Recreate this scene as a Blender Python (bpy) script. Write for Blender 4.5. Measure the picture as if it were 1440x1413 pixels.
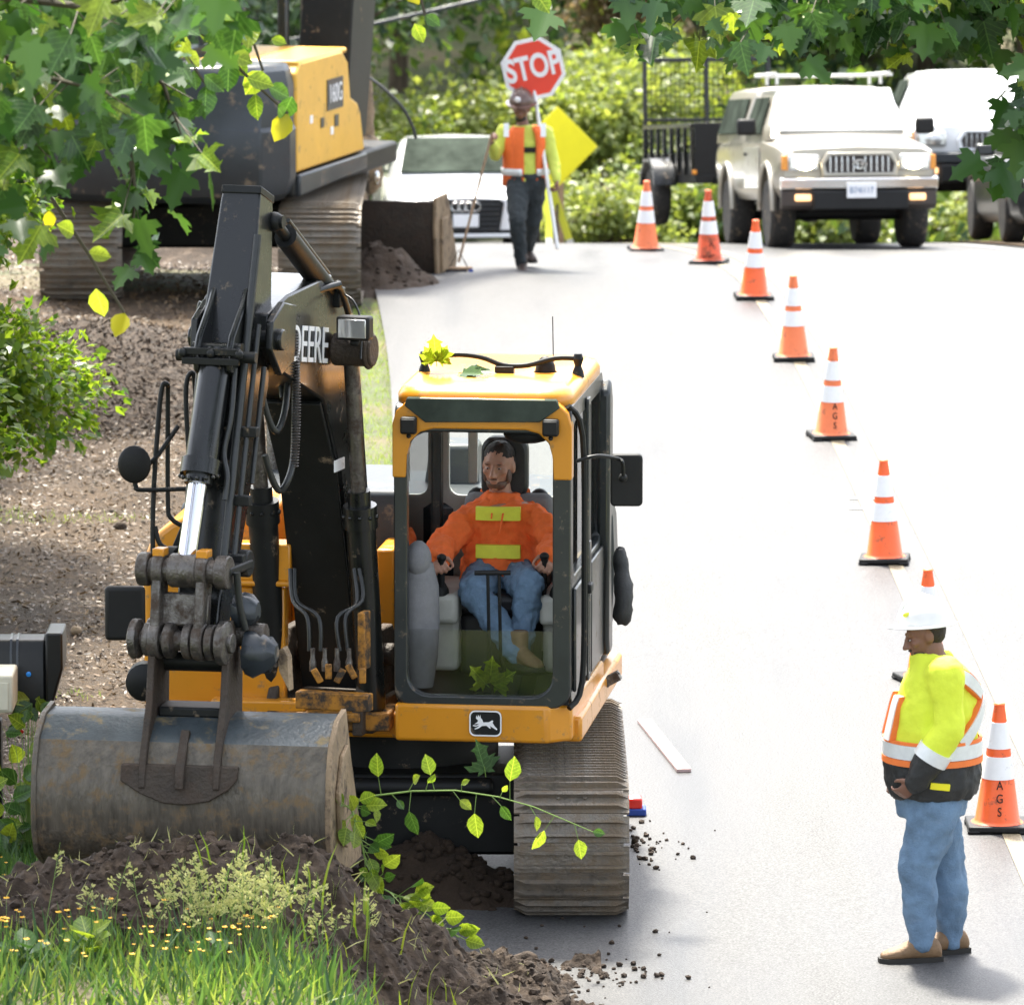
import bpy, bmesh, math, random
import numpy as np
from mathutils import Vector, Matrix, Euler, noise
for o in list(bpy.data.objects): bpy.data.objects.remove(o)
SC = bpy.context.scene
COL = SC.collection
R = math.radians
V = Vector
random.seed(7); RNG = np.random.default_rng(7)

# ------------------------------------------------------------------ camera
PITCH = R(8.54); CAMZ = 7.44; FPX = 9600.0
cam = bpy.data.cameras.new('camera'); co = bpy.data.objects.new('camera', cam); COL.objects.link(co)
co.location = (0, 0, CAMZ); co.rotation_euler = (R(90) - PITCH, 0, 0)
cam.sensor_width = 36; cam.lens = 36 * FPX / 1440; cam.clip_start = .5; cam.clip_end = 2000
cam.dof.use_dof = True; cam.dof.focus_distance = 37; cam.dof.aperture_fstop = 6.3
SC.camera = co
SC.render.resolution_x = 1024; SC.render.resolution_y = 1004

# ------------------------------------------------------------------ sky, sun, exposure
SUN_EL, SUN_ROT = R(63), R(-14)
w = bpy.data.worlds.new('World'); SC.world = w; w.use_nodes = True
nt = w.node_tree; bg = nt.nodes['Background']
sky = nt.nodes.new('ShaderNodeTexSky'); sky.sky_type = 'NISHITA'; sky.sun_disc = False
sky.sun_elevation = SUN_EL; sky.sun_rotation = SUN_ROT; sky.air_density = 1.0; sky.dust_density = 3.5; sky.ozone_density = .6
hs = nt.nodes.new('ShaderNodeHueSaturation'); hs.inputs['Saturation'].default_value = .45   # thin bright cloud veils the blue
nt.links.new(sky.outputs[0], hs.inputs['Color']); nt.links.new(hs.outputs[0], bg.inputs[0]); bg.inputs[1].default_value = 0.11
sl = bpy.data.lights.new('sun', 'SUN'); sl.energy = 2.6; sl.angle = R(5); sl.color = (1, .95, .83)
so = bpy.data.objects.new('sun', sl); COL.objects.link(so)
sd = V((math.sin(SUN_ROT) * math.cos(SUN_EL), math.cos(SUN_ROT) * math.cos(SUN_EL), math.sin(SUN_EL)))
so.rotation_euler = sd.to_track_quat('Z', 'Y').to_euler(); so.location = (0, 60, 60)
SC.view_settings.view_transform = 'Standard'; SC.view_settings.look = 'None'
SC.view_settings.gamma = 1; SC.view_settings.use_curve_mapping = False
SC.view_settings.exposure = 2.5
SC.cycles.max_bounces = 8; SC.cycles.transparent_max_bounces = 16; SC.cycles.use_denoising = True
SC.cycles.sample_clamp_indirect = 6

# ------------------------------------------------------------------ where things stand
CP, SP = math.cos(PITCH), math.sin(PITCH)
def W(px, py, Z):
    """the point that lies Z metres down the view axis and shows at photo pixel px, py"""
    a = (px - 720) / FPX * Z; b = -(py - 706.5) / FPX * Z
    return V((a, Z * CP + b * SP, CAMZ + b * CP - Z * SP))
def pchip(xs, ys):
    xs = np.array(xs, float); ys = np.array(ys, float)
    h = np.diff(xs); d = np.diff(ys) / h
    m = np.zeros_like(ys); m[0] = d[0]; m[-1] = d[-1]
    for i in range(1, len(xs) - 1):
        m[i] = 0 if d[i-1] * d[i] < 0 else (d[i-1] * h[i] + d[i] * h[i-1]) / (h[i] + h[i-1])
    def f(x):
        x = min(max(x, xs[0]), xs[-1]); i = min(int(np.searchsorted(xs, x, 'right')) - 1, len(xs) - 2)
        t = (x - xs[i]) / h[i]; t2, t3 = t * t, t * t * t
        return float((2*t3-3*t2+1)*ys[i] + (t3-2*t2+t)*h[i]*m[i] + (-2*t3+3*t2)*ys[i+1] + (t3-t2)*h[i]*m[i+1])
    return f
ZR = pchip([-60, 30, 45, 52, 57, 61, 66, 71.5, 76, 81, 88, 100, 130, 400], [0, 0, 0, .05, .11, .12, -.1, -.56, -1.05, -1.75, -2.55, -3.3, -4.2, -4.2])
XC = pchip([-60, 20, 38, 47, 52, 56.6, 61, 66, 71.5, 81, 95, 120, 200], [3.9, 2.9, 2.69, 2.57, 2.46, 2.34, 2.16, 1.9, 1.4, .3, -2.5, -9, -40])
def smooth(a, b, x):
    t = min(max((x - a) / (b - a), 0), 1); return t * t * (3 - 2 * t)
def ground_h(x, y):
    e = XC(y) - 3.6
    h = ZR(y) - .05
    if x < e: h += min((e - x) * .03, .12) * (1 if y < 70 else .4)
    # the roadside bank nearest the camera
    h += .52 * smooth(-.2, -1.1, x) * smooth(34.2, 32.2, y)
    # wooded slope beyond the crest
    h += 9 * smooth(92, 135, y - .15 * x) + .06 * max(y - 135, 0) * (1 if y < 300 else 0)
    h += 2.5 * smooth(-4.6, -12, x) * smooth(42, 70, y)
    h += .05 * (noise.noise(V((x * .9, y * .9, 0))) if abs(x - XC(y)) > 4 else 0)
    return h
def onroad(px, py, dz=0):
    lo, hi = 25, 69
    for _ in range(50):
        m = (lo + hi) / 2; p = W(px, py, m)
        if p.z > ZR(p.y) + dz: lo = m
        else: hi = m
    return W(px, py, lo)

# ------------------------------------------------------------------ mesh builder
def rotmat(z=0, x=0, y=0): return Euler((x, y, z)).to_matrix()
class MB:
    def __init__(s): s.v = []; s.f = []; s.m = []
    def add(s, vs, fs, mi=0):
        o = len(s.v); s.v += [V(v) for v in vs]; s.f += [tuple(i + o for i in f) for f in fs]; s.m += [mi] * len(fs)
    def box(s, c, size, rot=None, mi=0, taper=1):
        c = V(c); x, y, z = [d / 2 for d in size]; vs = []
        for k, sz in ((1, -z), (taper, z)):
            for sx, sy in ((-x, -y), (x, -y), (x, y), (-x, y)): vs.append(V((sx * k, sy * k, sz)))
        if rot: vs = [rot @ v for v in vs]
        s.add([c + v for v in vs], [(3,2,1,0),(4,5,6,7),(0,1,5,4),(1,2,6,5),(2,3,7,6),(3,0,4,7)], mi)
    def bar(s, p, q, w, h, up=(0, 0, 1), mi=0, w2=None, h2=None):
        p, q = V(p), V(q); d = (q - p).normalized(); up = V(up)
        if abs(d.dot(up)) > .98: up = V((0, 1, 0))
        a = d.cross(up).normalized(); b = a.cross(d)
        w2 = w2 or w; h2 = h2 or h; vs = []
        for c, ww, hh in ((p, w, h), (q, w2, h2)):
            for i, j in ((-1,-1),(1,-1),(1,1),(-1,1)): vs.append(c + a * i * ww / 2 + b * j * hh / 2)
        s.add(vs, [(3,2,1,0),(4,5,6,7),(0,1,5,4),(1,2,6,5),(2,3,7,6),(3,0,4,7)], mi)
    def rings(s, rings, cap=True, mi=0, closed=True):
        n = len(rings[0]); vs = [p for r in rings for p in r]; fs = []
        for i in range(len(rings) - 1):
            for j in range(n if closed else n - 1):
                k = (j + 1) % n; fs.append((i*n+j, i*n+k, (i+1)*n+k, (i+1)*n+j))
        if cap: fs.append(tuple(range(n - 1, -1, -1))); fs.append(tuple(range((len(rings)-1)*n, len(rings)*n)))
        s.add(vs, fs, mi)
    def cyl(s, p, q, r, r2=None, n=16, mi=0): s.tube([p, q], [r, r if r2 is None else r2], n, mi)
    def tube(s, pts, r, n=8, mi=0, cap=True):
        pts = [V(p) for p in pts]; rr = r if isinstance(r, (list, tuple)) else [r] * len(pts)
        d0 = (pts[1] - pts[0]).normalized(); a = d0.orthogonal().normalized(); rings = []
        for i, p in enumerate(pts):
            if i == 0: d = d0
            elif i == len(pts) - 1: d = (pts[i] - pts[i-1]).normalized()
            else: d = ((pts[i+1] - p).normalized() + (p - pts[i-1]).normalized()).normalized()
            a = (a - d * a.dot(d))
            a = a.normalized() if a.length > 1e-6 else d.orthogonal().normalized()
            b = d.cross(a)
            rings.append([p + (a * math.cos(t) + b * math.sin(t)) * rr[i] for t in [2 * math.pi * k / n for k in range(n)]])
        s.rings(rings, cap, mi)
    def prism(s, poly, vec, mi=0):
        vec = V(vec); poly = [V(p) for p in poly]; s.rings([poly, [p + vec for p in poly]], True, mi)
    def lathe(s, c, axis, prof, n=20, mi=0, cap=True):
        c = V(c); ax = V(axis).normalized(); a = ax.orthogonal().normalized(); b = ax.cross(a)
        s.rings([[c + ax * h + (a * math.cos(t) + b * math.sin(t)) * max(r, 1e-4) for t in [2*math.pi*k/n for k in range(n)]] for r, h in prof], cap, mi)
    def ell(s, c, r, n=14, m=8, rot=None, mi=0, z0=-1, z1=1):
        c = V(c); r = (r, r, r) if isinstance(r, (int, float)) else r; rg = []
        for i in range(m + 1):
            z = z0 + (z1 - z0) * i / m
            ph = math.asin(max(-1, min(1, z))) if (z0, z1) != (-1, 1) else -math.pi / 2 + math.pi * i / m
            q = max(math.cos(ph), .004); row = []
            for k in range(n):
                t = 2 * math.pi * k / n; v = V((r[0]*q*math.cos(t), r[1]*q*math.sin(t), r[2]*math.sin(ph)))
                row.append(c + (rot @ v if rot else v))
            rg.append(row)
        s.rings(rg, True, mi)
    def chain(s, pts, radii, n=12, mi=0):
        for i in range(len(pts) - 1): s.tube([pts[i], pts[i+1]], [radii[i], radii[i+1]], n, mi)
        for p, r in zip(pts, radii): s.ell(p, r, n, 6, mi=mi)
    def grid(s, fn, nu, nv, mi=0):
        vs = [fn(i / nu, j / nv) for i in range(nu + 1) for j in range(nv + 1)]
        s.add(vs, [(i*(nv+1)+j, (i+1)*(nv+1)+j, (i+1)*(nv+1)+j+1, i*(nv+1)+j+1) for i in range(nu) for j in range(nv)], mi)

def root_of(o):
    while o.parent: o = o.parent
    return o
def mesh_of(name, mb, mats, off=V((0, 0, 0)), smooth=35):
    me = bpy.data.meshes.new(name)
    me.from_pydata([tuple(v - off) for v in mb.v], [], mb.f)
    for m in (mats if isinstance(mats, (list, tuple)) else [mats]): me.materials.append(m)
    if any(mb.m): me.polygons.foreach_set('material_index', mb.m)
    bm = bmesh.new(); bm.from_mesh(me); bmesh.ops.recalc_face_normals(bm, faces=bm.faces); bm.to_mesh(me); bm.free()
    if smooth:
        me.polygons.foreach_set('use_smooth', [True] * len(me.polygons)); me.set_sharp_from_angle(angle=R(smooth))
    return me
def build(name, mb, mats, parent=None, bevel=0, smooth=35, local=False, segs=2):
    """one mesh object; points are world points unless local (then they are in the thing's own frame)"""
    off = V((0, 0, 0)) if (local or parent is None) else root_of(parent).location
    o = bpy.data.objects.new(name, mesh_of(name, mb, mats, off, smooth)); COL.objects.link(o)
    if parent: o.parent = parent
    if bevel:
        b = o.modifiers.new('bevel', 'BEVEL'); b.width = bevel; b.segments = segs; b.limit_method = 'ANGLE'; b.angle_limit = R(40)
    return o
def tag(o, label=None, cat=None, group=None, kind=None):
    for k, v in (('label', label), ('category', cat), ('group', group), ('kind', kind)):
        if v: o[k] = v
    return o
def thing(name, loc, label, cat, group=None, rz=0, rx=0, ry=0):
    o = bpy.data.objects.new(name, None); o.empty_display_size = .2; COL.objects.link(o)
    o.location = loc; o.rotation_euler = (rx, ry, rz); return tag(o, label, cat, group)
def place(mb, name, mats, base, label, cat, group=None, kind=None, bevel=0, smooth=35):
    """a thing (or stuff) that is one mesh, its origin at base"""
    o = bpy.data.objects.new(name, mesh_of(name, mb, mats, V(base), smooth)); o.location = base; COL.objects.link(o)
    if bevel:
        b = o.modifiers.new('bevel', 'BEVEL'); b.width = bevel; b.segments = 2; b.limit_method = 'ANGLE'; b.angle_limit = R(40)
    return tag(o, label, cat, group, kind)
def copy_tree(o, parent=None):
    c = o.copy(); COL.objects.link(c)
    if parent: c.parent = parent
    for ch in list(o.children): copy_tree(ch, c)
    return c
def text(name, body, size, origin, xdir, ydir, m, parent, local=False, extrude=.002, xscale=1, align='CENTER', offset=0):
    """raised lettering: xdir the reading direction, ydir up the letters"""
    c = bpy.data.curves.new(name, 'FONT'); c.body = body; c.size = size; c.extrude = extrude; c.align_x = align; c.align_y = 'CENTER'
    c.materials.append(m)
    c.offset = offset; tmp = bpy.data.objects.new(name + '_curve', c); COL.objects.link(tmp)
    me = bpy.data.meshes.new_from_object(tmp.evaluated_get(bpy.context.evaluated_depsgraph_get())); bpy.data.objects.remove(tmp); bpy.data.curves.remove(c); me.name = name
    o = bpy.data.objects.new(name, me); COL.objects.link(o); o.parent = parent
    x = V(xdir).normalized(); y = (V(ydir) - x * x.dot(V(ydir))).normalized(); z = x.cross(y)
    off = V((0, 0, 0)) if local else root_of(parent).location
    M = Matrix((x * xscale, y, z)).transposed().to_4x4(); M.translation = V(origin) - off; o.matrix_local = M
    return o

# ------------------------------------------------------------------ materials
def NN(nt, t, **k):
    n = nt.nodes.new(t)
    for a, b in k.items(): setattr(n, a, b)
    return n
def mat(name, col, rough=.5, metal=0, var=.12, scale=6, bump=0, bscale=60, dirt=None, spec=.5, coat=0, stretch=None, rvar=.0):
    m = bpy.data.materials.new(name); m.use_nodes = True; nt = m.node_tree; L = nt.links.new
    p = nt.nodes['Principled BSDF']; tc = NN(nt, 'ShaderNodeTexCoord'); src = tc.outputs['Object']
    if stretch:
        mp = NN(nt, 'ShaderNodeMapping'); mp.inputs['Scale'].default_value = stretch; L(src, mp.inputs[0]); src = mp.outputs[0]
    n = NN(nt, 'ShaderNodeTexNoise'); n.inputs['Scale'].default_value = scale; n.inputs['Detail'].default_value = 6; n.inputs['Roughness'].default_value = .65; L(src, n.inputs[0])
    mx = NN(nt, 'ShaderNodeMix', data_type='RGBA')
    mx.inputs[6].default_value = tuple(c * (1 - var) for c in col) + (1,); mx.inputs[7].default_value = tuple(min(c * (1 + var), 1) for c in col) + (1,)
    mr = NN(nt, 'ShaderNodeMapRange'); mr.inputs[1].default_value = .3; mr.inputs[2].default_value = .7; L(n.outputs[0], mr.inputs[0]); L(mr.outputs[0], mx.inputs[0])
    out = mx.outputs[2]; rough_out = None
    if rvar:
        rr = NN(nt, 'ShaderNodeMapRange'); rr.inputs[3].default_value = max(rough - rvar, .02); rr.inputs[4].default_value = min(rough + rvar, 1)
        L(mr.outputs[0], rr.inputs[0]); rough_out = rr.outputs[0]
    if dirt:
        dc, amt, dsc = dirt[:3]
        n2 = NN(nt, 'ShaderNodeTexNoise'); n2.inputs['Scale'].default_value = dsc; n2.inputs['Detail'].default_value = 9; n2.inputs['Roughness'].default_value = .72; L(tc.outputs['Object'], n2.inputs[0])
        m2 = NN(nt, 'ShaderNodeMapRange'); m2.inputs[1].default_value = .62 - amt * .4; m2.inputs[2].default_value = .72 - amt * .3; L(n2.outputs[0], m2.inputs[0])
        mx2 = NN(nt, 'ShaderNodeMix', data_type='RGBA'); L(m2.outputs[0], mx2.inputs[0]); L(out, mx2.inputs[6]); mx2.inputs[7].default_value = tuple(dc) + (1,); out = mx2.outputs[2]
        mr2 = NN(nt, 'ShaderNodeMix', data_type='FLOAT'); L(m2.outputs[0], mr2.inputs[0]); mr2.inputs[2].default_value = rough; mr2.inputs[3].default_value = .85
        if rough_out: L(rough_out, mr2.inputs[2])
        rough_out = mr2.outputs[0]
        mm = NN(nt, 'ShaderNodeMath', operation='MULTIPLY_ADD'); mm.inputs[1].default_value = -metal; mm.inputs[2].default_value = metal; L(m2.outputs[0], mm.inputs[0]); L(mm.outputs[0], p.inputs['Metallic'])
    L(out, p.inputs['Base Color'])
    if rough_out: L(rough_out, p.inputs['Roughness'])
    else: p.inputs['Roughness'].default_value = rough
    if not dirt: p.inputs['Metallic'].default_value = metal
    p.inputs['Specular IOR Level'].default_value = spec; p.inputs['Coat Weight'].default_value = coat; p.inputs['Coat Roughness'].default_value = .12
    if bump:
        n3 = NN(nt, 'ShaderNodeTexNoise'); n3.inputs['Scale'].default_value = bscale; n3.inputs['Detail'].default_value = 5; L(src, n3.inputs[0])
        b = NN(nt, 'ShaderNodeBump'); b.inputs['Strength'].default_value = bump; b.inputs['Distance'].default_value = .02; L(n3.outputs[0], b.inputs['Height']); L(b.outputs[0], p.inputs['Normal'])
    return m
def leafmat(name, ca, cb, trans=.5, rough=.35, tcol=None, vein=False):
    m = bpy.data.materials.new(name); m.use_nodes = True; nt = m.node_tree; L = nt.links.new
    p = nt.nodes['Principled BSDF']; out = nt.nodes['Material Output']
    g = NN(nt, 'ShaderNodeNewGeometry'); oi = NN(nt, 'ShaderNodeObjectInfo')
    ad = NN(nt, 'ShaderNodeMath', operation='ADD'); L(g.outputs['Random Per Island'], ad.inputs[0]); L(oi.outputs['Random'], ad.inputs[1])
    fr = NN(nt, 'ShaderNodeMath', operation='FRACT'); L(ad.outputs[0], fr.inputs[0])
    mx = NN(nt, 'ShaderNodeMix', data_type='RGBA'); L(fr.outputs[0], mx.inputs[0]); mx.inputs[6].default_value = tuple(ca) + (1,); mx.inputs[7].default_value = tuple(cb) + (1,)
    if vein:   # pale midrib and side veins, in the leaf's own frame, over slightly blotchy green
        tc = NN(nt, 'ShaderNodeTexCoord'); sx = NN(nt, 'ShaderNodeSeparateXYZ'); L(tc.outputs['Object'], sx.inputs[0]); MA = lambda op, a, b_: (lambda n: ([L(v, n.inputs[i]) if hasattr(v, 'links') else setattr(n.inputs[i], 'default_value', v) for i, v in enumerate((a, b_))], n.outputs[0])[1])(NN(nt, 'ShaderNodeMath', operation=op))
        ax = MA('ABSOLUTE', sx.outputs[0], 0); side = MA('FRACT', MA('MULTIPLY', MA('SUBTRACT', sx.outputs[1], MA('MULTIPLY', ax, .75)), 6.5), 0)
        v = MA('MAXIMUM', MA('LESS_THAN', ax, .013), MA('MULTIPLY', MA('LESS_THAN', side, .11), .6)); nz = NN(nt, 'ShaderNodeTexNoise'); nz.inputs['Scale'].default_value = 5; L(tc.outputs['Object'], nz.inputs[0])
        m3 = NN(nt, 'ShaderNodeMix', data_type='RGBA', blend_type='MULTIPLY'); m3.inputs[0].default_value = 1; L(mx.outputs[2], m3.inputs[6]); mrg = NN(nt, 'ShaderNodeMapRange'); mrg.inputs[1].default_value = .3; mrg.inputs[2].default_value = .7; mrg.inputs[3].default_value = .7; mrg.inputs[4].default_value = 1.3; L(nz.outputs[0], mrg.inputs[0]); L(mrg.outputs[0], m3.inputs[7])
        mx = NN(nt, 'ShaderNodeMix', data_type='RGBA'); L(v, mx.inputs[0]); L(m3.outputs[2], mx.inputs[6]); mx.inputs[7].default_value = tuple(min(c * 1.7 + .02, 1) for c in cb) + (1,)
        bp = NN(nt, 'ShaderNodeBump'); bp.inputs['Strength'].default_value = .4; bp.inputs['Distance'].default_value = .03; bp.invert = True; L(v, bp.inputs['Height']); L(bp.outputs[0], p.inputs['Normal'])
    L(mx.outputs[2], p.inputs['Base Color']); p.inputs['Roughness'].default_value = rough; p.inputs['Specular IOR Level'].default_value = .5
    t = NN(nt, 'ShaderNodeBsdfTranslucent')
    sc = NN(nt, 'ShaderNodeMix', data_type='RGBA', blend_type='MULTIPLY'); sc.inputs[0].default_value = 1; L(mx.outputs[2], sc.inputs[6])
    sc.inputs[7].default_value = tuple(tcol or (1.6, 1.5, .7)) + (1,); sc.clamp_result = False; L(sc.outputs[2], t.inputs[0])
    ms = NN(nt, 'ShaderNodeMixShader'); ms.inputs[0].default_value = trans; L(p.outputs[0], ms.inputs[1]); L(t.outputs[0], ms.inputs[2]); L(ms.outputs[0], out.inputs[0])
    return m
def glassmat(name, tint=(.85, .9, .87), refl=.12, rough=.02):
    m = bpy.data.materials.new(name); m.use_nodes = True; nt = m.node_tree; L = nt.links.new
    nt.nodes.remove(nt.nodes['Principled BSDF']); out = nt.nodes['Material Output']
    t = NN(nt, 'ShaderNodeBsdfTransparent'); t.inputs[0].default_value = tuple(tint) + (1,)
    g = NN(nt, 'ShaderNodeBsdfGlossy'); g.inputs['Roughness'].default_value = rough
    f = NN(nt, 'ShaderNodeFresnel'); f.inputs[0].default_value = 1.45
    a = NN(nt, 'ShaderNodeMath', operation='MAXIMUM'); a.inputs[1].default_value = refl; L(f.outputs[0], a.inputs[0])
    ms = NN(nt, 'ShaderNodeMixShader'); L(a.outputs[0], ms.inputs[0]); L(t.outputs[0], ms.inputs[1]); L(g.outputs[0], ms.inputs[2]); L(ms.outputs[0], out.inputs[0])
    return m
def emitmat(name, col, s):
    m = bpy.data.materials.new(name); m.use_nodes = True; p = m.node_tree.nodes['Principled BSDF']
    p.inputs['Base Color'].default_value = tuple(col) + (1,); p.inputs['Emission Color'].default_value = tuple(col) + (1,); p.inputs['Emission Strength'].default_value = s; p.inputs['Roughness'].default_value = .2
    return m
MUD = (.05, .033, .022)
DRYMUD = (.2, .15, .1)
M = dict(
 black=mat('black_paint', (.007, .008, .008), .3, 0, .3, 5, .05, 40, (DRYMUD, .04, 9), coat=.3, rvar=.08, spec=.35),
 plate=mat('satin_black_steel', (.008, .009, .009), .5, 0, .3, 4, .05, 30, (DRYMUD, .03, 9), spec=.3),
 frame=mat('dark_cab_frame', (.018, .022, .023), .35, 0, .2, 8, 0, 40, (DRYMUD, .1, 12), coat=.2),
 yellow=mat('machine_yellow_paint', (.62, .25, .012), .32, 0, .06, 3, .02, 30, ((.25, .15, .06), .12, 10), coat=.3),
 dirtyyellow=mat('grimy_yellow_paint', (.4, .17, .015), .5, 0, .2, 6, .1, 40, ((.035, .026, .018), .45, 9)),
 yellow2=mat('faded_yellow_paint', (.72, .4, .05), .4, 0, .08, 3, .02, 30, ((.3, .2, .1), .1, 8)),
 chrome=mat('chrome_rod', (.75, .75, .78), .08, 1, .03, 4),
 steel=mat('worn_steel', (.13, .12, .11), .3, .8, .35, 12, .3, 90, (MUD, .4, 10)),
 bucket=mat('bucket_steel', (.1, .085, .065), .45, .3, .4, 14, .4, 40, ((.15, .1, .05), .28, 11), stretch=(1.6, 3, .25)),
 bucketup=mat('bucket_paint', (.045, .058, .065), .38, .1, .25, 7, .15, 40, ((.2, .15, .07), .2, 8)),
 brown=mat('rusty_muddy_steel', (.04, .029, .02), .7, .1, .35, 8, .5, 50, (MUD, .4, 6)),
 tan=mat('dry_mud_steel', (.24, .17, .1), .75, 0, .3, 7, .4, 40, (MUD, .25, 6)),
 shoe=mat('track_shoe_steel', (.2, .175, .145), .42, .4, .3, 14, .5, 50, ((.17, .13, .09), .45, 7)),
 rubber=mat('black_rubber', (.01, .01, .01), .55, 0, .2, 20, .1, 80, spec=.3),
 hose=mat('hydraulic_hose', (.02, .022, .022), .38, 0, .2, 30, .05, 200),
 tyre=mat('tyre_rubber', (.03, .028, .026), .8, 0, .25, 20, .3, 60, (DRYMUD, .15, 10)),
 greyplastic=mat('grey_cab_plastic', (.5, .5, .45), .6, 0, .1, 10, .05, 60),
 greyseat=mat('grey_seat_fabric', (.2, .2, .21), .85, 0, .1, 30, .2, 200),
 darkseat=mat('black_seat_vinyl', (.018, .018, .02), .5, 0, .2, 12, .1, 90),
 gunmetal=mat('dark_grey_paint', (.022, .028, .034), .4, 0, .15, 4, .03, 30, (DRYMUD, .12, 6), coat=.15),
 white=mat('white_paint', (.8, .8, .78), .35, 0, .03, 6),
 whitecar=mat('white_car_paint', (.8, .81, .82), .18, 0, .02, 3, coat=.8),
 beige=mat('champagne_car_paint', (.38, .35, .29), .3, .35, .05, 3, .0, 30, (DRYMUD, .1, 5), coat=.6),
 darkcar=mat('dark_grey_car_paint', (.02, .022, .024), .3, .1, .06, 3, coat=.15),
 darktrim=mat('dark_trim_plastic', (.012, .012, .012), .55, 0, .15, 10, spec=.3),
 cargrille=mat('brown_grey_grille', (.05, .04, .035), .5, 0, .15, 10),
 brightmetal=mat('bright_metal', (.7, .7, .7), .2, 1, .05, 6),
 rim=mat('alloy_rim', (.5, .5, .5), .35, .8, .1, 10),
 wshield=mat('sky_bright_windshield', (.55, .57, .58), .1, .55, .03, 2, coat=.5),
 wdark=mat('dark_car_glass', (.045, .055, .045), .1, 0, .5, 2.5, spec=0),
 amber=mat('amber_lens', (.8, .3, .03), .15, 0, .05, 9),
 redlens=mat('red_reflector', (.7, .03, .02), .15, 0, .05, 9),
 orange=mat('cone_orange_plastic', (.9, .13, .025), .4, 0, .06, 10, .03, 60, ((.3, .09, .05), .12, 12)),
 orangefaded=mat('faded_orange_plastic', (.85, .2, .07), .55, 0, .08, 9, .03, 60, ((.35, .12, .07), .2, 9)),
 orangedirty=mat('grimy_orange_plastic', (.72, .1, .03), .5, 0, .12, 10, .03, 60, ((.2, .06, .03), .35, 14)),
 reflect=mat('white_reflective_tape', (.85, .85, .86), .3, 0, .03, 20, dirt=((.5, .47, .44), .08, 16)),
 silver=mat('silver_reflective_tape', (.75, .77, .76), .35, .15, .06, 30),
 skin=mat('skin', (.42, .22, .15), .5, 0, .12, 18, .06, 120, ((.3, .1, .07), .1, 14)),
 darkstubble=mat('dark_stubble', (.05, .03, .022), .65, 0, .3, 50, .15, 200),
 stubble=mat('stubbled_skin', (.13, .075, .055), .6, 0, .25, 40, .1, 200),
 skindark=mat('weathered_skin', (.2, .095, .06), .5, 0, .12, 18, .06, 120),
 hair=mat('dark_hair', (.018, .012, .009), .6, 0, .3, 60, .4, 250),
 eye=mat('eye', (.4, .37, .34), .2, 0, .02, 20), iris=mat('iris', (.04, .025, .015), .2),
 hoodie=mat('orange_fleece', (.9, .17, .035), .9, 0, .08, 25, .25, 130),
 lime=mat('lime_patch', (.75, .78, .06), .7, 0, .05, 20, .1, 150),
 limeshirt=mat('lime_shirt', (.55, .62, .1), .9, 0, .08, 20, .2, 90),
 hivis=mat('yellow_green_jacket', (.72, .82, .05), .75, 0, .06, 12, .2, 40),
 vest=mat('orange_vest', (.85, .16, .03), .8, 0, .08, 14, .2, 70),
 vesttrim=mat('orange_trim', (.85, .2, .04), .7),
 blackcloth=mat('black_jacket_cloth', (.02, .021, .021), .6, 0, .25, 14, .2, 60),
 jeans=mat('blue_denim', (.13, .21, .31), .85, 0, .3, 7, .35, 120, ((.17, .25, .36), .12, 9)),
 darkpants=mat('dark_work_trousers', (.025, .032, .035), .85, 0, .25, 7, .3, 120),
 boot=mat('brown_leather_boot', (.2, .12, .06), .65, 0, .25, 14, .2, 80), darkboot=mat('dark_boot', (.04, .025, .018), .65, 0, .25, 14, .2, 80),
 sole=mat('boot_sole', (.02, .018, .015), .8),
 hathi=mat('white_hard_hat', (.82, .81, .78), .25, 0, .03, 6, coat=.4), hatbrown=mat('brown_hard_hat', (.11, .06, .045), .3, 0, .3, 18, coat=.4),
 stopred=mat('stop_sign_red', (.8, .06, .03), .45, 0, .05, 6), signyellow=mat('fluorescent_yellow_sign', (.85, .75, .01), .5, 0, .04, 5),
 wood=mat('weathered_wood', (.3, .2, .12), .8, 0, .25, 6, .3, 40, stretch=(8, 8, 1)), lath=mat('pink_white_lath', (.5, .36, .34), .7, 0, .1, 9),
 bluebristle=mat('blue_bristles', (.02, .06, .3), .7), darkbristle=mat('dark_bristles', (.02, .022, .03), .8, 0, .3, 40, .5, 200),
 mailblack=mat('black_mailbox_paint', (.01, .011, .011), .4, 0, .2, 6, .05, 40, spec=.35), ivory=mat('ivory_plastic', (.6, .57, .45), .5, 0, .1, 6),
 bluelens=mat('blue_reflector', (.03, .3, .9), .15),
 dirt=mat('dark_soil', (.033, .021, .013), .95, 0, .45, 5, .9, 25, ((.07, .045, .026), .3, 9)),
 clod=mat('soil_clods', (.035, .023, .015), .95, 0, .4, 20, .7, 60),
 sandy=mat('brown_loose_dirt', (.034, .021, .012), .95, 0, .3, 8, .7, 40),
 bark=mat('bark', (.09, .065, .045), .9, 0, .35, 5, .9, 14, stretch=(4, 4, .6)), twig=mat('twig', (.06, .05, .03), .8),
 stem=mat('green_stem', (.16, .26, .05), .6),
 brush=mat('dry_brush', (.34, .26, .15), .9, 0, .3, 6),
)
M['glass'] = glassmat('cab_glass', (.95, .97, .96), .03)
M['dustyglass'] = glassmat('dusty_glass', (.95, .96, .95), .05, .12)
M['lampon'] = emitmat('lit_headlight', (1, .86, .55), 14); M['lamphalo'] = emitmat('lit_reflector', (1, .75, .35), 3)
M['foglamp'] = emitmat('fog_lamp', (1, .55, .25), .35)
M['clearlens'] = mat('clear_lens', (.6, .6, .58), .08, .6, .05, 20)
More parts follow.
